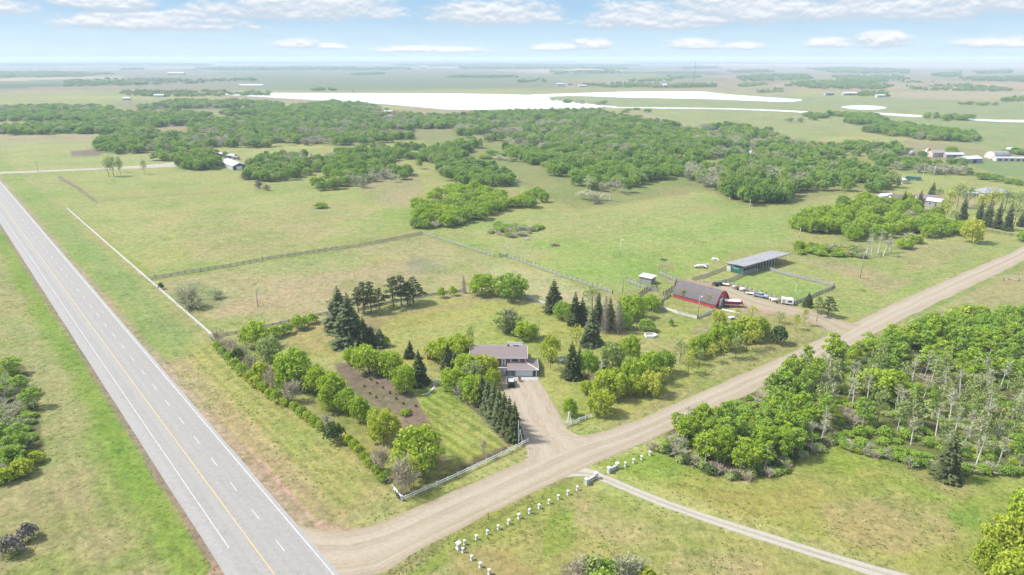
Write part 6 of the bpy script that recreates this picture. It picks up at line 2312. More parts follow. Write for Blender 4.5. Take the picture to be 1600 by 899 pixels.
T_('round', 938, 647, 607, 40, 'bright lime round tree right behind the short white fence', 'lime')
T_('sparse', 965, 628, 608, 16, 'tiny yellow tree right of the lime round tree', 'yellow')
T_('round', 918, 615, 594, 24, 'small lime tree left above the round one by the fence', 'lime')
T_('round', 890, 651, 620, 22, 'small fresh tree at the white tower right of the driveway', 'fresh')
T_('thicket', 927, 600, 585, 22, 'brown bare shrub at the left of the roadside cluster', 'pink')
# farm row along the gravel road
row = [('sparse', 1062, 568, 535, 26, 'pale'), ('round', 1085, 558, 524, 24, 'fresh'), ('round', 1100, 552, 519, 24, 'fresh'), ('round', 1126, 545, 502, 38, 'fresh'), ('round', 1150, 534, 500, 30, 'fresh'),
       ('round', 1172, 530, 491, 42, 'lime'), ('round', 1188, 522, 494, 26, 'fresh'), ('round', 1112, 540, 512, 22, 'mid')]
for i, (k_, x, y, t, w, tn) in enumerate(row):
    T_(k_, x, y, t, w, ORD[i] + ' leafy tree from the left in the farm row above the gravel road', tn, 'farm row above the gravel road')
for i, (x, y, t, w, tn) in enumerate([(1075, 584, 552, 22, 'yellow'), (1112, 566, 540, 20, 'yellow'), (1131, 560, 529, 20, 'lime'), (1149, 560, 527, 20, 'pale'), (1166, 548, 519, 20, 'yellow'), (1181, 544, 515, 18, 'yellow'), (1092, 570, 548, 16, 'pale')]):
    T_('sparse', x, y, t, w, ORD[i] + ' thin yellowish sapling from the left in front of the farm row', tn, 'saplings in front of the farm row')
T_('round', 1123, 508, 483, 21, 'bright yellow tree below the barn pen', 'yellow')
T_('sparse', 1175, 497, 480, 16, 'pale yellow sapling right of the white cart', 'yellow')
T_('sparse', 1152, 498, 484, 12, 'faint yellow sapling by the white barrier', 'yellow')
T_('shrub', 1215, 537, 506, 32, 'dark round bush alone at the right end of the farm row', 'dark')
T_('sparse', 1243, 515, 492, 13, 'left of two slim yellow saplings by the farm track', 'yellow')
T_('sparse', 1256, 509, 484, 13, 'right of two slim yellow saplings by the farm track', 'yellow')
T_('sparse', 1218, 505, 489, 18, 'pale thin bush above the dark round bush', 'pale')
T_('spruce', 1262, 479, 457, 18, 'left one of three conifers at the corral corner', 'spruce')
T_('pine', 1277, 489, 463, 18, 'middle reddish one of three conifers at the corral corner', 'pale')
T_('pine', 1293, 495, 463, 24, 'right one of three conifers at the corral corner', 'pine')
T_('sparse', 1066, 468, 453, 9, 'small leafing tree against the red barn wall, left', 'yellow')
T_('sparse', 1107, 478, 462, 10, 'small leafing tree against the red barn wall, right', 'yellow')
# near the crop and the far houses
T_('round', 1518, 379, 339, 30, 'pale yellow willow at the edge of the field below the dark spruces', 'yellow')
T_('round', 1506, 366, 342, 20, 'pale willow left behind the yellow one', 'lime')
for i, (x, y, t, w) in enumerate([(1410, 328, 297, 14), (1435, 328, 297, 15), (1456, 306, 284, 13), (1502, 347, 303, 16), (1528, 352, 311, 15), (1541, 354, 307, 17), (1557, 357, 312, 15), (1573, 360, 314, 16), (1594, 354, 328, 12), (1421, 328, 310, 12)]):
    T_('spruce', x, y, t, w, ORD[i] + ' dark spruce, counted from the left, among the houses on the right', 'spruce', 'dark spruces among the right-hand houses', variant=i)
for i, (x, y, t, w) in enumerate([(1480, 335, 300, 20), (1495, 325, 290, 22), (1512, 322, 294, 22), (1550, 330, 300, 22), (1570, 328, 300, 24), (1590, 332, 302, 22), (1470, 345, 318, 20), (1490, 350, 330, 18), (1585, 350, 322, 20), (1530, 335, 306, 20), (1465, 316, 296, 18)]):
    T_('sparse', x, y, t, w, 'pale half-leafed poplar among the houses behind the dark spruces', 'yellow' if i % 3 == 0 else 'pale', 'pale poplars around the bungalow')
T_('shrub', 1598, 377, 360, 26, 'low green bush at the right edge above the gravel road', 'mid')
for i, (x, y, t, w) in enumerate([(170, 276, 249, 15), (178, 276, 246, 16), (189, 275, 250, 11), (188, 269, 246, 9), (226, 273, 252, 11)]):
    T_('sparse', x, y, t, w, ORD[i] + ' tall thin pale poplar beside the side road on the left', 'pale', 'thin poplars beside the side road')
T_('thicket', 383, 281, 271, 15, 'leftmost of three small bare grey shrubs below the white-roofed workshop', 'darktwig')
T_('thicket', 405, 294, 284, 14, 'middle of three small bare grey shrubs below the white-roofed workshop', 'darktwig')
T_('thicket', 418, 298, 289, 12, 'rightmost of three small bare grey shrubs below the white-roofed workshop', 'darktwig')
T_('shrub', 501, 325, 315, 26, 'low dark bush alone in the open pasture', 'mid')
T_('thicket', 298, 480, 452, 46, 'wide sprawling bare shrub in the dry paddock', 'twig')
T_('thicket', 340, 466, 454, 24, 'small bare shrub in the dry paddock', 'twig')
T_('shrub', 252, 452, 441, 10, 'small brownish bush at the pole fence corner', 'dark')
T_('spruce', 1479, 747, 672, 40, 'tall dark spruce with yellowish top alone on the cemetery lawn', variant=1)
T_('sparse', 617, 752, 728, 14, 'thin bare sapling right of the last hedge bush', 'pale')
T_('sparse', 756, 715, 690, 12, 'thin bare sapling in the flower bed behind the white fence', 'pink')
# dark shrubs bottom left
T_('shrub', 20, 866, 834, 38, 'left dark bare shrub in the bottom left corner', 'darktwig')
T_('shrub', 46, 842, 815, 34, 'right dark bare shrub in the bottom left corner', 'darktwig')
# bottom right corner
T_('round', 1598, 840, 762, 60, 'bright leafy tree cut by the right edge above the corner thicket', 'fresh')
T_('round', 1566, 880, 806, 66, 'yellow-green round tree in the bottom right corner', 'lime')
T_('round', 1604, 890, 800, 60, 'broad yellow-green tree at the very right of the bottom corner', 'lime')
T_('round', 1540, 892, 846, 40, 'lower yellow-green tree at the left of the bottom right corner', 'lime')
T_('round', 1590, 940, 860, 80, 'yellow-green crown cut by the bottom edge in the right corner', 'lime')
# bottom clump
for i, (k_, x, y, t, w, tn, lb) in enumerate([('thicket', 905, 905, 876, 46, 'pink', 'leftmost bare beige shrub of the clump at the bottom edge'),
                                    ('shrub', 925, 905, 866, 50, 'pale', 'pale green bush of the clump at the bottom edge'),
                                    ('shrub', 950, 900, 872, 40, 'mid', 'dark green bush in the middle of the bottom clump'),
                                    ('thicket', 975, 903, 872, 44, 'twig', 'grey bare shrub right of the middle of the bottom clump'),
                                    ('thicket', 998, 902, 876, 34, 'twig', 'pale grey bare shrub at the right of the bottom clump'),
                                    ('shrub', 1012, 912, 885, 34, 'lime', 'low lime bush at the right end of the bottom clump'),
                                    ('shrub', 940, 930, 890, 60, 'mid', 'green bush cut by the bottom edge under the clump')]):
    T_(k_, x, y, t, w, lb, tn)


# ================================================================== WOODS
def scatter(poly, spacing, rng, jitter=.42, keep=1.0):
    """jittered grid of ground points inside an outline"""
    W = [P(*p) for p in poly]
    pts = np.array([[p.x, p.y] for p in W])
    x0, y0 = pts.min(0)
    x1, y1 = pts.max(0)
    xs, ys = np.arange(x0, x1, spacing), np.arange(y0, y1, spacing * .9)
    X, Y = np.meshgrid(xs, ys)
    X = X + (np.arange(len(ys)) % 2)[:, None] * spacing / 2
    X = X + rng.uniform(-jitter, jitter, X.shape) * spacing
    Y = Y + rng.uniform(-jitter, jitter, X.shape) * spacing
    X, Y = X.ravel(), Y.ravel()
    ok = in_poly(X, Y, [tuple(p) for p in pts]) & (rng.random(X.size) < keep)
    return X[ok], Y[ok]


def grow(poly, spacing, mix_, label, group, seed, hs=(6.5, 9.5), ws=(4.2, 6.0), keep=1.0):
    """a stand of separate trees; mix_ = [(kind, tone, share, label)]"""
    rng = np.random.default_rng(seed)
    X, Y = scatter(poly, spacing, rng, keep=keep)
    shares = np.array([m_[2] for m_ in mix_], float)
    shares /= shares.sum()
    n = 0
    for x, y in zip(X, Y):
        # clumps of like trees
        f = fbm(np.array([x / 13]), np.array([y / 13]), seed, 2)[0]
        r = min(.999, max(0, (f - .25) * 2 * .55 + rng.random() * .45))
        c = 0
        acc = 0
        for c in range(len(mix_)):
            acc += shares[c]
            if r < acc:
                break
        kind, tone, _, lb = mix_[c][:4]
        h = rng.uniform(*hs)
        w = rng.uniform(*ws)
        if kind in ('shrub', 'thicket'):
            h *= .36
            w *= .85
        if kind == 'bare':
            w *= .75
        tx = (x - X.min()) / max(1, X.max() - X.min())
        ty = (y - Y.min()) / max(1, Y.max() - Y.min())
        where = ('front', 'middle', 'back')[min(2, int(ty * 3))] + ' ' + ('left', 'centre', 'right')[min(2, int(tx * 3))]
        size = 'tall ' if h > (hs[0] + hs[1]) / 2 and kind not in ('shrub', 'thicket') else ''
        plant(kind, (x, y, 0), h, w, '%s%s, %s' % (size, lb, where), lb[:60], tone)
        n += 1
    return n


cnt = 0
LA = 'leafy aspen in the smaller wood next to the stone pillars'
cnt += grow([(1036, 696), (1056, 668), (1120, 672), (1180, 660), (1232, 658), (1288, 668), (1308, 686), (1230, 722), (1165, 748), (1108, 730), (1060, 708)], 3.2,
            [('aspen', 'mid', .3, LA), ('aspen', 'fresh', .30, 'bright ' + LA), ('bare', 'twig', .07, 'thin bare aspen in the smaller wood next to the stone pillars'), ('thicket', 'twig', .18, 'grey bare brush in the smaller wood next to the stone pillars'),
             ('shrub', 'mid', .15, 'green undergrowth bush in the smaller wood next to the stone pillars')], '', '', 101, (5.0, 8.0), (3.6, 5.2),  keep=.95)
cnt += grow([(1100, 650), (1180, 622), (1240, 640), (1230, 662), (1120, 678)], 4.6,
            [('shrub', 'mid', .4, 'low bush on the open brown patch behind the smaller wood'), ('thicket', 'pink', .6, 'bare brush on the open brown patch behind the smaller wood')], '', '', 112, (3, 5.5), (3, 4.5), keep=.5)
cnt += grow([(1056, 655), (1075, 640), (1105, 632), (1112, 650), (1075, 665)], 4.2, [('shrub', 'mid', .5, 'low bush at the upper left tip of the smaller wood'), ('aspen', 'mid', .5, 'leafy tree at the upper left tip of the smaller wood')], '', '', 102, (5, 7.5), (3, 4.5))
LB = 'leafy aspen in the big wood along the gravel road'
cnt += grow([(1205, 636), (1215, 608), (1290, 572), (1345, 562), (1350, 588), (1288, 604), (1262, 650), (1235, 646)], 4.7,
            [('aspen', 'mid', .45, LB), ('aspen', 'fresh', .40, 'bright ' + LB), ('aspen', 'pale', .08, 'pale ' + LB), ('bare', 'twig', .07, 'bare aspen near the road in the big wood')], '', '', 103, (7.8, 10.5), (4.8, 6.4))
cnt += grow([(1285, 662), (1272, 640), (1294, 608), (1350, 592), (1420, 590), (1520, 600), (1630, 620), (1640, 735), (1540, 732), (1440, 712), (1350, 690)], 5.0,
            [('bare', 'twig', .50, 'bare white-stemmed aspen in the big wood on the right'), ('sparse', 'pale', .14, 'thin pale leafing tree in the big wood on the right'), ('aspen', 'pale', .10, 'half-leafed pale aspen in the big wood on the right'),
             ('shrub', 'mid', .14, 'green undergrowth bush in the big wood on the right'), ('aspen', 'mid', .14, 'mid green ' + LB), ('thicket', 'pink', .14, 'bare brush under the aspens of the big wood on the right')],
            '', '', 104, (6.5, 10), (3.8, 5.2))
cnt += grow([(1345, 570), (1400, 556), (1500, 548), (1640, 540), (1640, 620), (1520, 600), (1420, 592), (1360, 610)], 5.6,
            [('aspen', 'fresh', .35, 'bright leafy aspen at the back of the big wood on the right'), ('aspen', 'mid', .40, 'leafy aspen at the back of the big wood on the right'),
             ('bare', 'twig', .10, 'bare aspen at the back of the big wood on the right'), ('aspen', 'pale', .15, 'pale aspen at the back of the big wood on the right')], '', '', 105, (6, 8.5), (5, 6.6))
cnt += grow([(1400, 538), (1470, 505), (1560, 500), (1640, 505), (1640, 540), (1500, 548)], 5.4,
            [('shrub', 'lime', .3, 'yellow-green bush on the far edge of the big wood'), ('round', 'mid', .45, 'rounded leafy tree on the far edge of the big wood'), ('thicket', 'twig', .2, 'grey bare brush on the far edge of the big wood')], '', '', 106, (5.5, 8.5), (6, 8))
for i, (x, y, t, w) in enumerate([(1502, 506, 476, 48), (1448, 528, 507, 36), (1475, 525, 505, 34), (1530, 500, 474, 34)]):
    T_('shrub', x, y, t, w, ORD[i] + ' of four bright yellow-green bushes behind the big wood', 'lime', 'yellow-green bushes behind the big wood')
for i, (x, y, t, w) in enumerate([(1372, 622, 572, 60), (1395, 618, 576, 36), (1515, 600, 560, 40)]):
    T_('round', x, y, t, w, ORD[i] + ' of three broad bright crowns among bare aspens in the big wood', 'fresh', 'broad crowns in the big wood')
cnt += grow([(1196, 612), (1240, 622), (1275, 640), (1302, 664), (1292, 680), (1240, 660), (1200, 650)], 4.0,
            [('aspen', 'fresh', .45, 'bright aspen where the smaller wood joins the big wood'), ('aspen', 'mid', .35, 'leafy aspen where the smaller wood joins the big wood'), ('thicket', 'twig', .2, 'bare brush where the smaller wood joins the big wood')], '', '', 113, (5.5, 8.5), (3.8, 5.4), keep=.9)
cnt += grow([(1302, 572), (1345, 548), (1410, 530), (1480, 516), (1490, 546), (1400, 560), (1340, 574)], 4.9,
            [('aspen', 'mid', .4, 'leafy aspen at the roadside tip of the big wood'), ('aspen', 'fresh', .35, 'bright aspen at the roadside tip of the big wood'), ('aspen', 'pale', .25, 'pale aspen at the roadside tip of the big wood')], '', '', 114, (5.5, 8), (4.6, 6))
# undergrowth band along the mown edge
rng_e = np.random.default_rng(55)
edge = resample(smooth_line(PP((1305, 692), (1350, 706), (1400, 724), (1460, 738), (1530, 742), (1640, 744)), 2), 34)
for i, q in enumerate(edge):
    plant('shrub' if i % 3 else 'thicket', (q.x + rng_e.uniform(-.8, .8), q.y + rng_e.uniform(0, 1.6), 0), rng_e.uniform(1.4, 2.6), rng_e.uniform(2.6, 4.2),
          ORD[i] + (' low bush from the left along the mown edge of the big wood' if i % 3 else ' low plant, bare brush, from the left along the big wood edge'),
          'bushes along the mown edge' if i % 3 else 'bare brush along the mown edge', 'mid' if i % 3 else 'twig')
edge = resample(smooth_line(PP((1022, 705), (1060, 720), (1100, 740), (1160, 757), (1210, 745), (1260, 718), (1308, 692)), 2), 30)
for i, q in enumerate(edge):
    plant('shrub' if i % 3 else 'thicket', (q.x + rng_e.uniform(-.5, .5), q.y + rng_e.uniform(.5, 2.0), 0), rng_e.uniform(1.2, 2.4), rng_e.uniform(2.4, 3.8),
          ORD[i] + (' low bush from the left along the lower rim of the smaller wood' if i % 3 else ' low plant, bare brush, from the left along the smaller wood rim'),
          'bushes along the rim of the smaller wood' if i % 3 else 'bare brush along the rim of the smaller wood', ['mid', 'pale', 'dark'][i % 3 if i % 3 else 1] if i % 3 else 'pink')
# left edge wood across the highway
cnt += grow([(-60, 570), (30, 580), (52, 620), (58, 680), (50, 725), (-10, 745), (-60, 740)], 4.0,
            [('thicket', 'twig', .42, 'bare grey brush in the thicket at the left edge'), ('aspen', 'mid', .22, 'leafy tree in the thicket at the left edge'), ('shrub', 'mid', .36, 'green bush in the thicket at the left edge')], '', '', 107, (4, 6), (4.4, 6))
for i, (x, y, t, w) in enumerate([(10, 752, 730, 40), (35, 742, 716, 42), (58, 722, 704, 30)]):
    T_('shrub', x, y, t, w, ORD[i] + ' yellow-green bush from the left at the lower end of the left edge thicket', 'lime', 'yellow-green bushes of the left edge thicket')
# thicket by the cattle shelter and the wood behind it
cnt += grow([(1236, 362), (1250, 345), (1300, 330), (1340, 318), (1390, 318), (1430, 325), (1480, 345), (1500, 365), (1470, 372), (1400, 378), (1330, 376), (1280, 370)], 8.2,
            [('round', 'mid', .38, 'leafy tree in the grove above the cattle shelter'), ('round', 'fresh', .44, 'bright leafy tree in the grove above the cattle shelter'), ('thicket', 'twig', .26, 'bare grey tree in the grove above the cattle shelter')], '', '', 108, (6, 9), (7, 9.5))
cnt += grow([(1240, 392), (1262, 386), (1300, 388), (1350, 390), (1352, 405), (1290, 402), (1250, 398)], 5.5,
            [('shrub', 'lime', .45, 'yellowish bush in the low thicket right of the cattle shelter'), ('shrub', 'mid', .3, 'green bush in the low thicket right of the cattle shelter'), ('thicket', 'pink', .25, 'bare bush in the low thicket right of the cattle shelter')], '', '', 109, (6, 9), (5.5, 7))
for i, (x, y, t, w) in enumerate([(1362, 398, 366, 18), (1372, 396, 362, 18), (1380, 400, 370, 18), (1390, 394, 366, 16), (1354, 402, 376, 14)]):
    T_('bare', x, y, t, w, 'bare leaning aspen at the right end of the low thicket', 'twig', 'bare aspens by the low thicket')
for i, (x, y, t, w) in enumerate([(1412, 388, 372, 26), (1430, 380, 366, 22), (1247, 392, 374, 16)]):
    T_('round', x, y, t, w, ['low green tree in front of the grove', 'second low green tree right of it in front of the grove', 'small tree at the left tip of the low thicket'][i], 'fresh')
# two clumps in the middle basin
cnt += grow([(640, 345), (650, 322), (700, 300), (760, 300), (800, 318), (830, 312), (836, 325), (780, 332), (770, 342), (700, 355), (660, 356)], 8.0,
            [('round', 'mid', .42, 'green tree in the lower clump of the middle pasture'), ('round', 'fresh', .40, 'bright tree in the lower clump of the middle pasture'), ('thicket', 'twig', .18, 'grey bare tree in the lower clump of the middle pasture')], '', '', 110, (6, 8.5), (8, 11))
cnt += grow([(762, 366), (775, 352), (820, 352), (850, 358), (840, 364), (800, 372)], 6.0, [('shrub', 'mid', .6, 'green bush in the small low thicket of the middle pasture'), ('thicket', 'twig', .3, 'bare bush in the small low thicket of the middle pasture')], '', '', 111, (5.5, 8), (6, 8))
T_('round', 848, 316, 298, 18, 'lone round dark bush beside the pasture trail', 'mid')
T_('round', 838, 306, 290, 16, 'small tree left above the lone round bush by the pasture trail', 'mid')

# ---- the woods farther off, one mass
MIDW = [  # outline, spacing, share of bare, keep, height
    ([(384, 283), (386, 262), (420, 250), (470, 245), (500, 252), (520, 246), (560, 238), (640, 232), (700, 236), (735, 248), (700, 262), (660, 262), (640, 276), (600, 296), (560, 298), (555, 290), (520, 300), (470, 296), (450, 288)], 7.5, .30, .95, 8.5),
    ([(680, 270), (690, 256), (730, 256), (770, 266), (806, 280), (800, 292), (750, 294), (700, 286)], 7.0, .15, 1, 8),
    ([(155, 238), (150, 222), (190, 214), (240, 212), (330, 218), (420, 205), (520, 200), (560, 208), (640, 214), (650, 222), (560, 228), (470, 228), (400, 232), (330, 236), (230, 240), (190, 242)], 8.5, .35, .95, 9),
    ([(170, 186), (230, 176), (330, 182), (340, 192), (300, 196), (240, 200), (230, 214), (170, 214), (150, 200)], 10, .2, .9, 9),
    ([(215, 166), (280, 160), (380, 160), (440, 164), (440, 172), (330, 170), (220, 172)], 11, .1, .95, 9),
    ([(345, 178), (400, 172), (430, 176), (400, 182), (350, 182)], 10, .25, 1, 9),
    ([(295, 200), (330, 196), (340, 190), (400, 186), (440, 178), (540, 178), (600, 186), (640, 190), (640, 206), (600, 205), (560, 204), (480, 204), (400, 208), (300, 214)], 9.5, .3, .97, 9),
    ([(420, 176), (460, 168), (520, 162), (560, 164), (600, 172), (600, 186), (540, 180), (430, 182)], 10.5, .15, .9, 9),
    ([(610, 196), (640, 190), (720, 188), (730, 198), (700, 202), (620, 202)], 9, .1, 1, 9),
    ([(600, 176), (660, 186), (760, 180), (860, 176), (940, 176), (960, 184), (1010, 190), (1060, 196), (1150, 202), (1200, 210), (1230, 228), (1150, 240), (1060, 226), (960, 220), (860, 226), (760, 222), (700, 208), (720, 196), (640, 196)], 9.5, .25, .95, 9),
    ([(690, 232), (740, 226), (760, 236), (740, 244), (700, 242)], 8, .1, 1, 9),
    ([(780, 226), (860, 226), (960, 222), (1060, 228), (1120, 240), (1180, 244), (1240, 246), (1320, 262), (1390, 280), (1400, 296), (1380, 304), (1300, 298), (1250, 300), (1230, 318), (1170, 322), (1130, 306), (1090, 288), (1060, 276), (1000, 290), (990, 305), (930, 302), (890, 290), (860, 276), (850, 262), (800, 250)], 8.3, .22, .93, 9.5),
    ([(1120, 290), (1160, 280), (1240, 285), (1245, 306), (1220, 320), (1170, 322), (1130, 306)], 6.5, .03, 1, 12),
    ([(1180, 232), (1240, 228), (1290, 240), (1270, 250), (1190, 248)], 8, .1, 1, 9),
    ([(830, 305), (852, 298), (860, 306), (850, 318), (838, 314)], 8, .1, .6, 6),
    ([(900, 310), (930, 300), (950, 306), (960, 318), (930, 320)], 8, .6, .6, 6),
    # right side woods
    ([(1240, 244), (1300, 230), (1380, 224), (1420, 228), (1425, 240), (1380, 246), (1300, 242), (1260, 244)], 9, .25, .85, 7),
    ([(1350, 254), (1365, 244), (1440, 246), (1500, 262), (1520, 272), (1480, 276), (1420, 268), (1370, 264)], 8, .55, .9, 8),
    ([(1350, 205), (1380, 196), (1420, 200), (1500, 212), (1530, 218), (1520, 224), (1450, 220), (1400, 214), (1350, 208)], 9.5, .15, 1, 9),
    ([(1320, 190), (1350, 186), (1390, 190), (1380, 196), (1330, 196)], 10, .1, 1, 9),
    ([(1255, 182), (1300, 180), (1372, 182), (1370, 187), (1280, 186)], 11, .1, .9, 8),
    ([(1230, 190), (1255, 186), (1280, 187), (1278, 192), (1240, 192)], 11, .2, .7, 8),
    ([(1446, 184), (1464, 183), (1466, 186), (1448, 187)], 11, 0, 1, 8),
    ([(1467, 187), (1490, 184), (1520, 186), (1522, 189), (1480, 189)], 11, 0, 1, 8),
    ([(1440, 232), (1480, 232), (1500, 240), (1480, 246), (1450, 240)], 9, .3, .6, 6),
    ([(1510, 272), (1560, 278), (1600, 288), (1640, 292), (1640, 298), (1580, 290), (1520, 278)], 6.5, .0, .8, 3.5),
    ([(1560, 238), (1640, 240), (1640, 244), (1570, 243)], 9, 0, .9, 5),
    ([(276, 266), (280, 256), (310, 250), (344, 254), (346, 264), (310, 268)], 6, .0, 1, 9),
    ([(236, 252), (250, 244), (300, 240), (330, 240), (340, 248), (300, 250), (260, 254)], 8, .2, .8, 8),
    ([(336, 246), (360, 238), (372, 244), (350, 248)], 8, .1, 1, 7),
    ([(20, 200), (170, 196), (170, 210), (20, 212), (-80, 212), (-80, 200)], 10, .3, .9, 9),
    ([(-80, 170), (170, 168), (190, 182), (150, 192), (-80, 190)], 12, .2, .9, 9),
    # bushes in the pastures
    ([(740, 240), (800, 238), (830, 246), (820, 254), (760, 250)], 10, .3, .6, 4),
    ([(840, 262), (880, 258), (900, 270), (870, 276)], 9, .6, .7, 5),
    ([(970, 172), (1020, 170), (1012, 176), (975, 176)], 12, .5, .6, 5),
    ([(855, 156), (900, 158), (950, 163), (940, 165), (880, 161)], 12, .6, .6, 6),
]
FARW = [
    ([(100, 128), (180, 124), (330, 126), (400, 124), (400, 128), (200, 134), (100, 136)], 22, 10), ([(190, 144), (300, 142), (420, 146), (420, 150), (260, 152), (190, 150)], 17, 8),
    ([(300, 107), (480, 105), (640, 107), (640, 110), (340, 111)], 40, 14), ([(190, 108), (220, 107), (224, 110), (190, 111)], 40, 12), ([(600, 101), (760, 100), (1000, 102), (1000, 104), (640, 104)], 55, 16),
    ([(716, 106), (900, 105), (980, 107), (980, 108.5), (720, 108.5)], 42, 14), ([(690, 120), (800, 118), (810, 122), (700, 123)], 26, 9), ([(808, 127), (850, 125), (856, 129), (812, 130)], 20, 9),
    ([(860, 113), (960, 111), (970, 115), (870, 116)], 30, 12), ([(850, 137), (960, 132), (1120, 133), (1122, 137), (1000, 138), (900, 136)], 16, 9), ([(1036, 137), (1116, 133), (1120, 137), (1050, 138)], 13, 11),
    ([(1060, 106), (1120, 104), (1130, 107), (1070, 109)], 40, 12), ([(1150, 122), (1180, 118), (1260, 118), (1270, 125), (1200, 128), (1160, 127)], 20, 11), ([(1220, 134), (1260, 128), (1340, 130), (1400, 134), (1380, 140), (1280, 140)], 16, 10),
    ([(1260, 108), (1330, 106), (1420, 110), (1420, 117), (1300, 114)], 28, 13), ([(1300, 120), (1400, 118), (1430, 126), (1360, 130), (1310, 128)], 20, 10), ([(1325, 150), (1360, 144), (1390, 148), (1388, 152)], 13, 9),
    ([(1400, 136), (1500, 134), (1580, 140), (1576, 144), (1440, 142)], 16, 9), ([(1455, 118), (1500, 112), (1500, 121), (1470, 122)], 24, 12), ([(1520, 113), (1580, 110), (1580, 116), (1530, 116)], 28, 12),
    ([(1500, 122), (1640, 120), (1640, 130), (1560, 128), (1500, 127)], 22, 11), ([(1182, 144), (1222, 139), (1224, 145), (1190, 146)], 13, 8), ([(1490, 160), (1560, 163), (1552, 166), (1500, 164)], 14, 5),
    ([(1560, 158), (1640, 150), (1640, 157), (1580, 160)], 13, 9), ([(1150, 134), (1190, 130), (1200, 134), (1160, 138)], 18, 8), ([(0, 100), (200, 98), (330, 101), (330, 103), (0, 104)], 60, 16),
    ([(1000, 98), (1300, 97), (1600, 100), (1600, 101.5), (1000, 100)], 70, 14), ([(340, 98), (700, 97.5), (900, 98), (900, 99), (340, 99.5)], 80, 16), ([(-60, 114), (90, 112), (180, 116), (180, 120), (-60, 124)], 28, 10),
    ([(1130, 112), (1200, 110), (1210, 113), (1140, 115)], 35, 12), ([(540, 116), (600, 114), (610, 117), (550, 118)], 30, 9), ([(480, 141), (520, 139), (530, 142), (490, 143)], 18, 6),
    ([(393, 148), (408, 146.5), (412, 149), (396, 150)], 12, 8), ([(1040, 121), (1090, 119), (1100, 122), (1050, 124)], 24, 9), ([(980, 127), (1040, 124), (1050, 127), (990, 129)], 22, 8),
    ([(1400, 128), (1450, 125), (1460, 129), (1410, 131)], 20, 8),
]


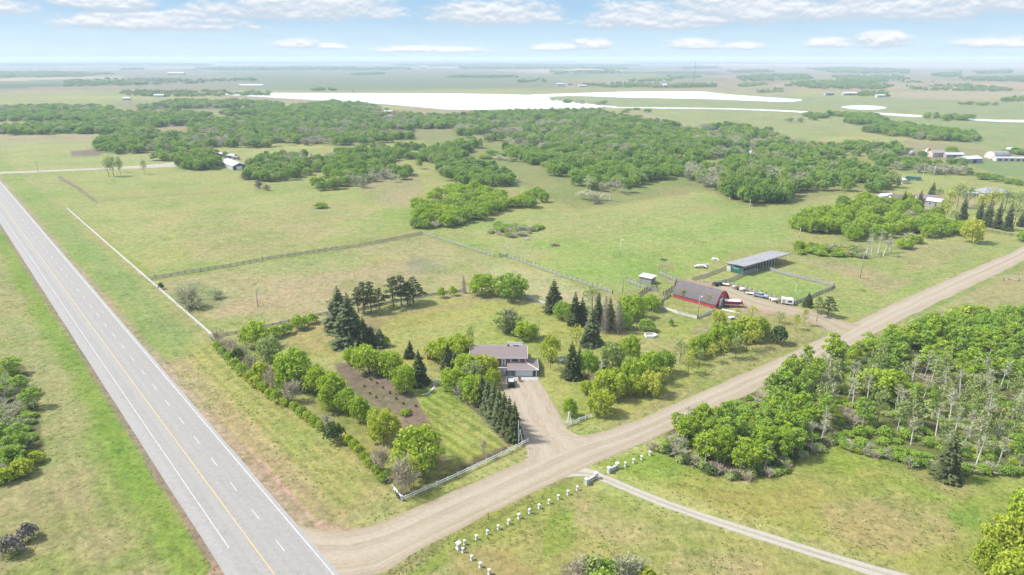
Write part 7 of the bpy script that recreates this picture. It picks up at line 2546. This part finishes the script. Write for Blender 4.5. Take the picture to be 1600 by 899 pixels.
def mass_object(name, sets, label, cat, mid=True, protos=None):
    rng = np.random.default_rng(17 if mid else 18)
    X, Y, SX, SZ, VAR, ROT = [], [], [], [], [], []
    for s in sets:
        if mid:
            poly, sp, bare, keep, hh = s
        else:
            poly, sp, hh = s
            bare, keep = .12, .62
        x, y = scatter(poly, sp, rng, keep=keep)
        thin = fbm(x / (sp * 4) + 31, y / (sp * 4), 87, 3) > ((.34 if sp > 7 else 0) if mid else .44)
        x, y = x[thin], y[thin]
        n = len(x)
        f = fbm(x / (sp * 6), y / (sp * 6), 77, 3)
        isb = (f + rng.uniform(-.12, .12, n)) < (.345 + (bare - .2) * .5)
        if bare <= .01:
            isb[:] = False
        var = np.where(isb, 5 + (rng.random(n) > .5), np.floor(rng.random(n) * 5)).astype(int)
        # like trees keep together: two greens by a slow noise
        g = fbm(x / 30 + 5, y / 30, 99, 3)
        var = np.where(~isb & (g < .47), np.where(rng.random(n) < .8, 0, 1), var)
        h = hh * rng.uniform(.72, 1.15, n)
        w_ = sp * (rng.uniform(.9, 1.35, n) if mid else rng.uniform(.6, 1.0, n))
        h = np.where(isb, h * .75, h)
        X.append(x); Y.append(y); SX.append(w_); SZ.append(h); VAR.append(var); ROT.append(rng.uniform(0, 6.28, n))
    X, Y, SX, SZ, VAR, ROT = map(np.concatenate, (X, Y, SX, SZ, VAR, ROT))
    n = len(X)
    print('MASS', name, n)
    me = bpy.data.meshes.new(name)
    me.vertices.add(n)
    Z = np.zeros(n)
    me.vertices.foreach_set('co', np.stack([X, Y, Z], 1).astype(np.float32).ravel())
    for nm, arr, ty in (('sx', SX, 'FLOAT'), ('sz', SZ, 'FLOAT'), ('turn', ROT, 'FLOAT'), ('which', VAR.astype(np.int32), 'INT')):
        a = me.attributes.new(nm, ty, 'POINT')
        a.data.foreach_set('value', arr)
    o = bpy.data.objects.new(name, me)
    COL.objects.link(o)
    tag(o, label, cat, None, 'stuff')
    ng = bpy.data.node_groups.new(name + '_nodes', 'GeometryNodeTree')
    ng.interface.new_socket('Geometry', in_out='INPUT', socket_type='NodeSocketGeometry')
    ng.interface.new_socket('Geometry', in_out='OUTPUT', socket_type='NodeSocketGeometry')
    N = ng.nodes
    L = ng.links
    gi, go = N.new('NodeGroupInput'), N.new('NodeGroupOutput')
    jn = N.new('GeometryNodeJoinGeometry')
    L.new(jn.outputs[0], go.inputs[0])

    def named(nm, ty):
        a = N.new('GeometryNodeInputNamedAttribute')
        a.data_type = ty
        a.inputs['Name'].default_value = nm
        return a.outputs['Attribute']
    for k_, (proto_, v) in enumerate(protos or MASS_PROTOS):
        cmp_ = N.new('FunctionNodeCompare')
        cmp_.data_type = 'INT'
        cmp_.operation = 'EQUAL'
        ia = [s for s in cmp_.inputs if s.enabled and s.type == 'INT']
        L.new(named('which', 'INT'), ia[0])
        ia[1].default_value = k_
        iop = N.new('GeometryNodeInstanceOnPoints')
        L.new(gi.outputs[0], iop.inputs['Points'])
        L.new(cmp_.outputs[0], iop.inputs['Selection'])
        oi = N.new('GeometryNodeObjectInfo')
        oi.transform_space = 'ORIGINAL'
        oi.inputs['Object'].default_value = proto_
        L.new(oi.outputs['Geometry'], iop.inputs['Instance'])
        cx = N.new('ShaderNodeCombineXYZ')
        L.new(named('turn', 'FLOAT'), cx.inputs[2])
        L.new(cx.outputs[0], iop.inputs['Rotation'])
        sc = N.new('ShaderNodeCombineXYZ')

        def div(nm, d):
            m_ = N.new('ShaderNodeMath')
            m_.operation = 'DIVIDE'
            L.new(named(nm, 'FLOAT'), m_.inputs[0])
            m_.inputs[1].default_value = d
            return m_.outputs[0]
        q = div('sx', v['w'])
        L.new(q, sc.inputs[0])
        L.new(q, sc.inputs[1])
        L.new(div('sz', v['h']), sc.inputs[2])
        L.new(sc.outputs[0], iop.inputs['Scale'])
        L.new(iop.outputs[0], jn.inputs[0])
    md = o.modifiers.new('trees', 'NODES')
    md.node_group = ng
    return o


# trees of the edge stand lend their crowns to the mass
def lender(kind, variant, tone, x, y, t, w, label):
    o = tree(kind, x, y, t, w, label, tone, None, variant)
    c = o if not o.children else [q for q in o.children if q.name.startswith(PART[kind])][0]
    me = c.data.copy()
    me.materials.clear()
    me.materials.append(LEAF[tone])
    c.data = me
    c.material_slots[0].link = 'DATA'
    return (c, KINDS[kind][variant])


MASS_PROTOS = [
    lender('round', 0, 'woods', 650, 356, 338, 20, 'green tree at the lower left tip of the middle pasture clump'),
    lender('round', 1, 'mid', 664, 357, 342, 20, 'fresh green tree at the bottom of the middle pasture clump'),
    lender('aspen', 0, 'woodsdark', 1140, 312, 288, 14, 'aspen on the left front edge of the tall dense wood'),
    lender('aspen', 2, 'woods', 1130, 306, 284, 14, 'brighter aspen on the left front edge of the tall dense wood'),
    lender('round', 2, 'pale', 716, 352, 338, 20, 'pale tree in front of the middle pasture clump'),
    lender('thicket', 0, 'twig', 930, 318, 304, 18, 'bare grey shrub at the front edge of the mid wood'),
    lender('bare', 0, 'twig', 952, 315, 298, 12, 'bare aspen at the front edge of the mid wood'),
]
mass_object('woodland', MIDW, 'broad patchy woodland of green and bare aspens between the pastures and the lake', 'woodland')
UNDER = [
    ([(1272, 640), (1294, 608), (1350, 570), (1500, 545), (1640, 540), (1640, 735), (1540, 734), (1440, 714), (1350, 694), (1290, 664)], 2.8, .15, .6, 1.1),
    ([(1038, 700), (1058, 660), (1120, 640), (1200, 612), (1290, 600), (1300, 690), (1230, 724), (1165, 750), (1100, 734)], 2.8, .15, .6, 1.1),
    ([(-60, 570), (30, 580), (52, 620), (58, 700), (30, 740), (-60, 750)], 2.8, .4, .8, 1.5),
    ([(1240, 392), (1262, 384), (1350, 388), (1354, 404), (1290, 402)], 3.2, .3, .9, 2.4),
    ([(760, 364), (775, 352), (850, 356), (840, 364), (800, 372)], 3.4, .3, .8, 1.6),
]
UP = [lender('shrub', 0, 'mid', 1318, 700, 690, 16, 'small green bush at the tip of the grass bay'), lender('shrub', 1, 'pale', 1330, 704, 694, 16, 'small pale bush right of the grass bay'),
      lender('shrub', 2, 'fresh', 1210, 742, 733, 16, 'small bright bush at the lower tip of the smaller wood'), lender('shrub', 1, 'mid', 1225, 738, 728, 18, 'second small green bush at the lower tip of the smaller wood'),
      lender('shrub', 0, 'lime', 1340, 708, 700, 14, 'small lime bush on the mown edge'), lender('thicket', 0, 'twig', 1352, 712, 702, 16, 'small grey brush on the mown edge'),
      lender('thicket', 1, 'pink', 1368, 716, 706, 16, 'small beige brush on the mown edge')]
mass_object('undergrowth', UNDER, 'low green and bare undergrowth beneath the aspens', 'undergrowth', protos=UP)
mass_object('distant_woods', FARW, 'dark thin belts of trees across the far prairie beyond the lake', 'woods', mid=False)


# ================================================================== GRASS TUFTS
def tufts():
    rng = np.random.default_rng(3)
    n = 90000
    # thicker where the drone looks closely
    r = 90 + 300 * rng.random(n) ** 1.15
    a = np.radians(rng.uniform(-48, 48, n))
    X, Y = r * np.sin(a), r * np.cos(a)
    qx, qy = project(X, Y)
    nn = X * DN.x + Y * DN.y
    keep = (nn < 24.4) | (nn > 41)
    road = [(p.x, p.y) for p in gA] + [(p.x, p.y) for p in reversed(gB)]
    keep &= ~in_poly(X, Y, road)
    for poly in ([(795, 575), (840, 575), (900, 685), (830, 725), (800, 620)], [(880, 722), (960, 746), (1200, 831), (1450, 903), (1370, 910), (1000, 779), (890, 748)],
                 [(735, 520), (842, 520), (842, 592), (735, 592)], [(1045, 430), (1165, 455), (1160, 490), (1115, 490), (1045, 465)],
                 [(1125, 385), (1235, 385), (1235, 400), (1165, 432), (1130, 428)], [(1100, 436), (1345, 505), (1312, 530), (1140, 484)],
                 [(520, 568), (600, 590), (700, 690), (720, 712), (650, 745), (590, 650)], [(370, 690), (470, 790), (600, 850), (560, 900), (420, 790)]):
        keep &= ~in_poly(qx, qy, poly)
    f = fbm(X / 9, Y / 9, 61, 4)
    f2 = fbm(X / 60, Y / 60, 63, 2)
    mown = in_poly(qx, qy, [(440, 560), (560, 490), (690, 466), (860, 478), (1000, 520), (1110, 500), (1080, 600), (960, 660), (885, 665), (838, 600), (640, 580)])
    keep &= rng.random(n) < np.clip((f - .38) * 3.2, .06, 1) * np.where(mown, .35, 1) * np.clip(f2 * 1.6, .3, 1)
    X, Y, f = X[keep], Y[keep], f[keep]
    m = len(X)
    h = rng.uniform(.03, .10, m) * (.7 + f)
    w = rng.uniform(.18, .5, m)
    rot = rng.uniform(0, np.pi, m)
    # one tuft = three leaning blades fans (triangles)
    V = np.zeros((m, 9, 3), dtype=np.float32)
    for k_ in range(3):
        ang = rot + k_ * np.pi / 3
        dx, dy = np.cos(ang) * w / 2, np.sin(ang) * w / 2
        lx, ly = -np.sin(ang) * w * rng.uniform(.5, 1.1, m), np.cos(ang) * w * rng.uniform(.5, 1.1, m)
        V[:, k_ * 3, 0], V[:, k_ * 3, 1], V[:, k_ * 3, 2] = X - dx, Y - dy, -.02
        V[:, k_ * 3 + 1, 0], V[:, k_ * 3 + 1, 1], V[:, k_ * 3 + 1, 2] = X + dx, Y + dy, -.02
        V[:, k_ * 3 + 2, 0], V[:, k_ * 3 + 2, 1], V[:, k_ * 3 + 2, 2] = X + lx, Y + ly, h
    me = mesh_np('grass_tufts', V.reshape(-1, 3), np.arange(m * 9), 3, None)
    at = me.attributes.new('tint', 'FLOAT', 'FACE')
    tt = np.repeat(np.clip(rng.random(m) * .5 + (fbm(X / 20, Y / 20, 67, 3) - .25), 0, 1), 3)[:len(me.polygons)].astype(np.float32)
    at.data.foreach_set('value', tt)
    me.materials.append(mat_leaf('grass_blades', S(206, 206, 134), S(176, 194, 100), S(222, 212, 164), .35))
    o = bpy.data.objects.new('grass_tufts', me)
    COL.objects.link(o)
    tag(o, 'tufts of taller grass scattered over the meadows and verges', 'grass', None, 'stuff')
    print('TUFTS', m)


tufts()

# ================================================================== HAZE
hz = MB().box(-42000, 42000, -3000, 45000, -3, 92).build('haze', None)
hz['kind'] = 'stuff'
hm = bpy.data.materials.new('haze_air')
hm.use_nodes = True
k = NT(hm.node_tree)
pv = k.n('ShaderNodeVolumePrincipled')
pv.inputs['Color'].default_value = (0.62, 0.74, 0.88, 1)
pv.inputs['Density'].default_value = 0.00014
pv.inputs['Anisotropy'].default_value = 0.0
o_ = k.n('ShaderNodeOutputMaterial')
k.link(pv.outputs[0], o_.inputs['Volume'])
hz.data.materials.clear()
hz.data.materials.append(hm)
print('TREES', cnt, 'OBJECTS', len(bpy.data.objects))
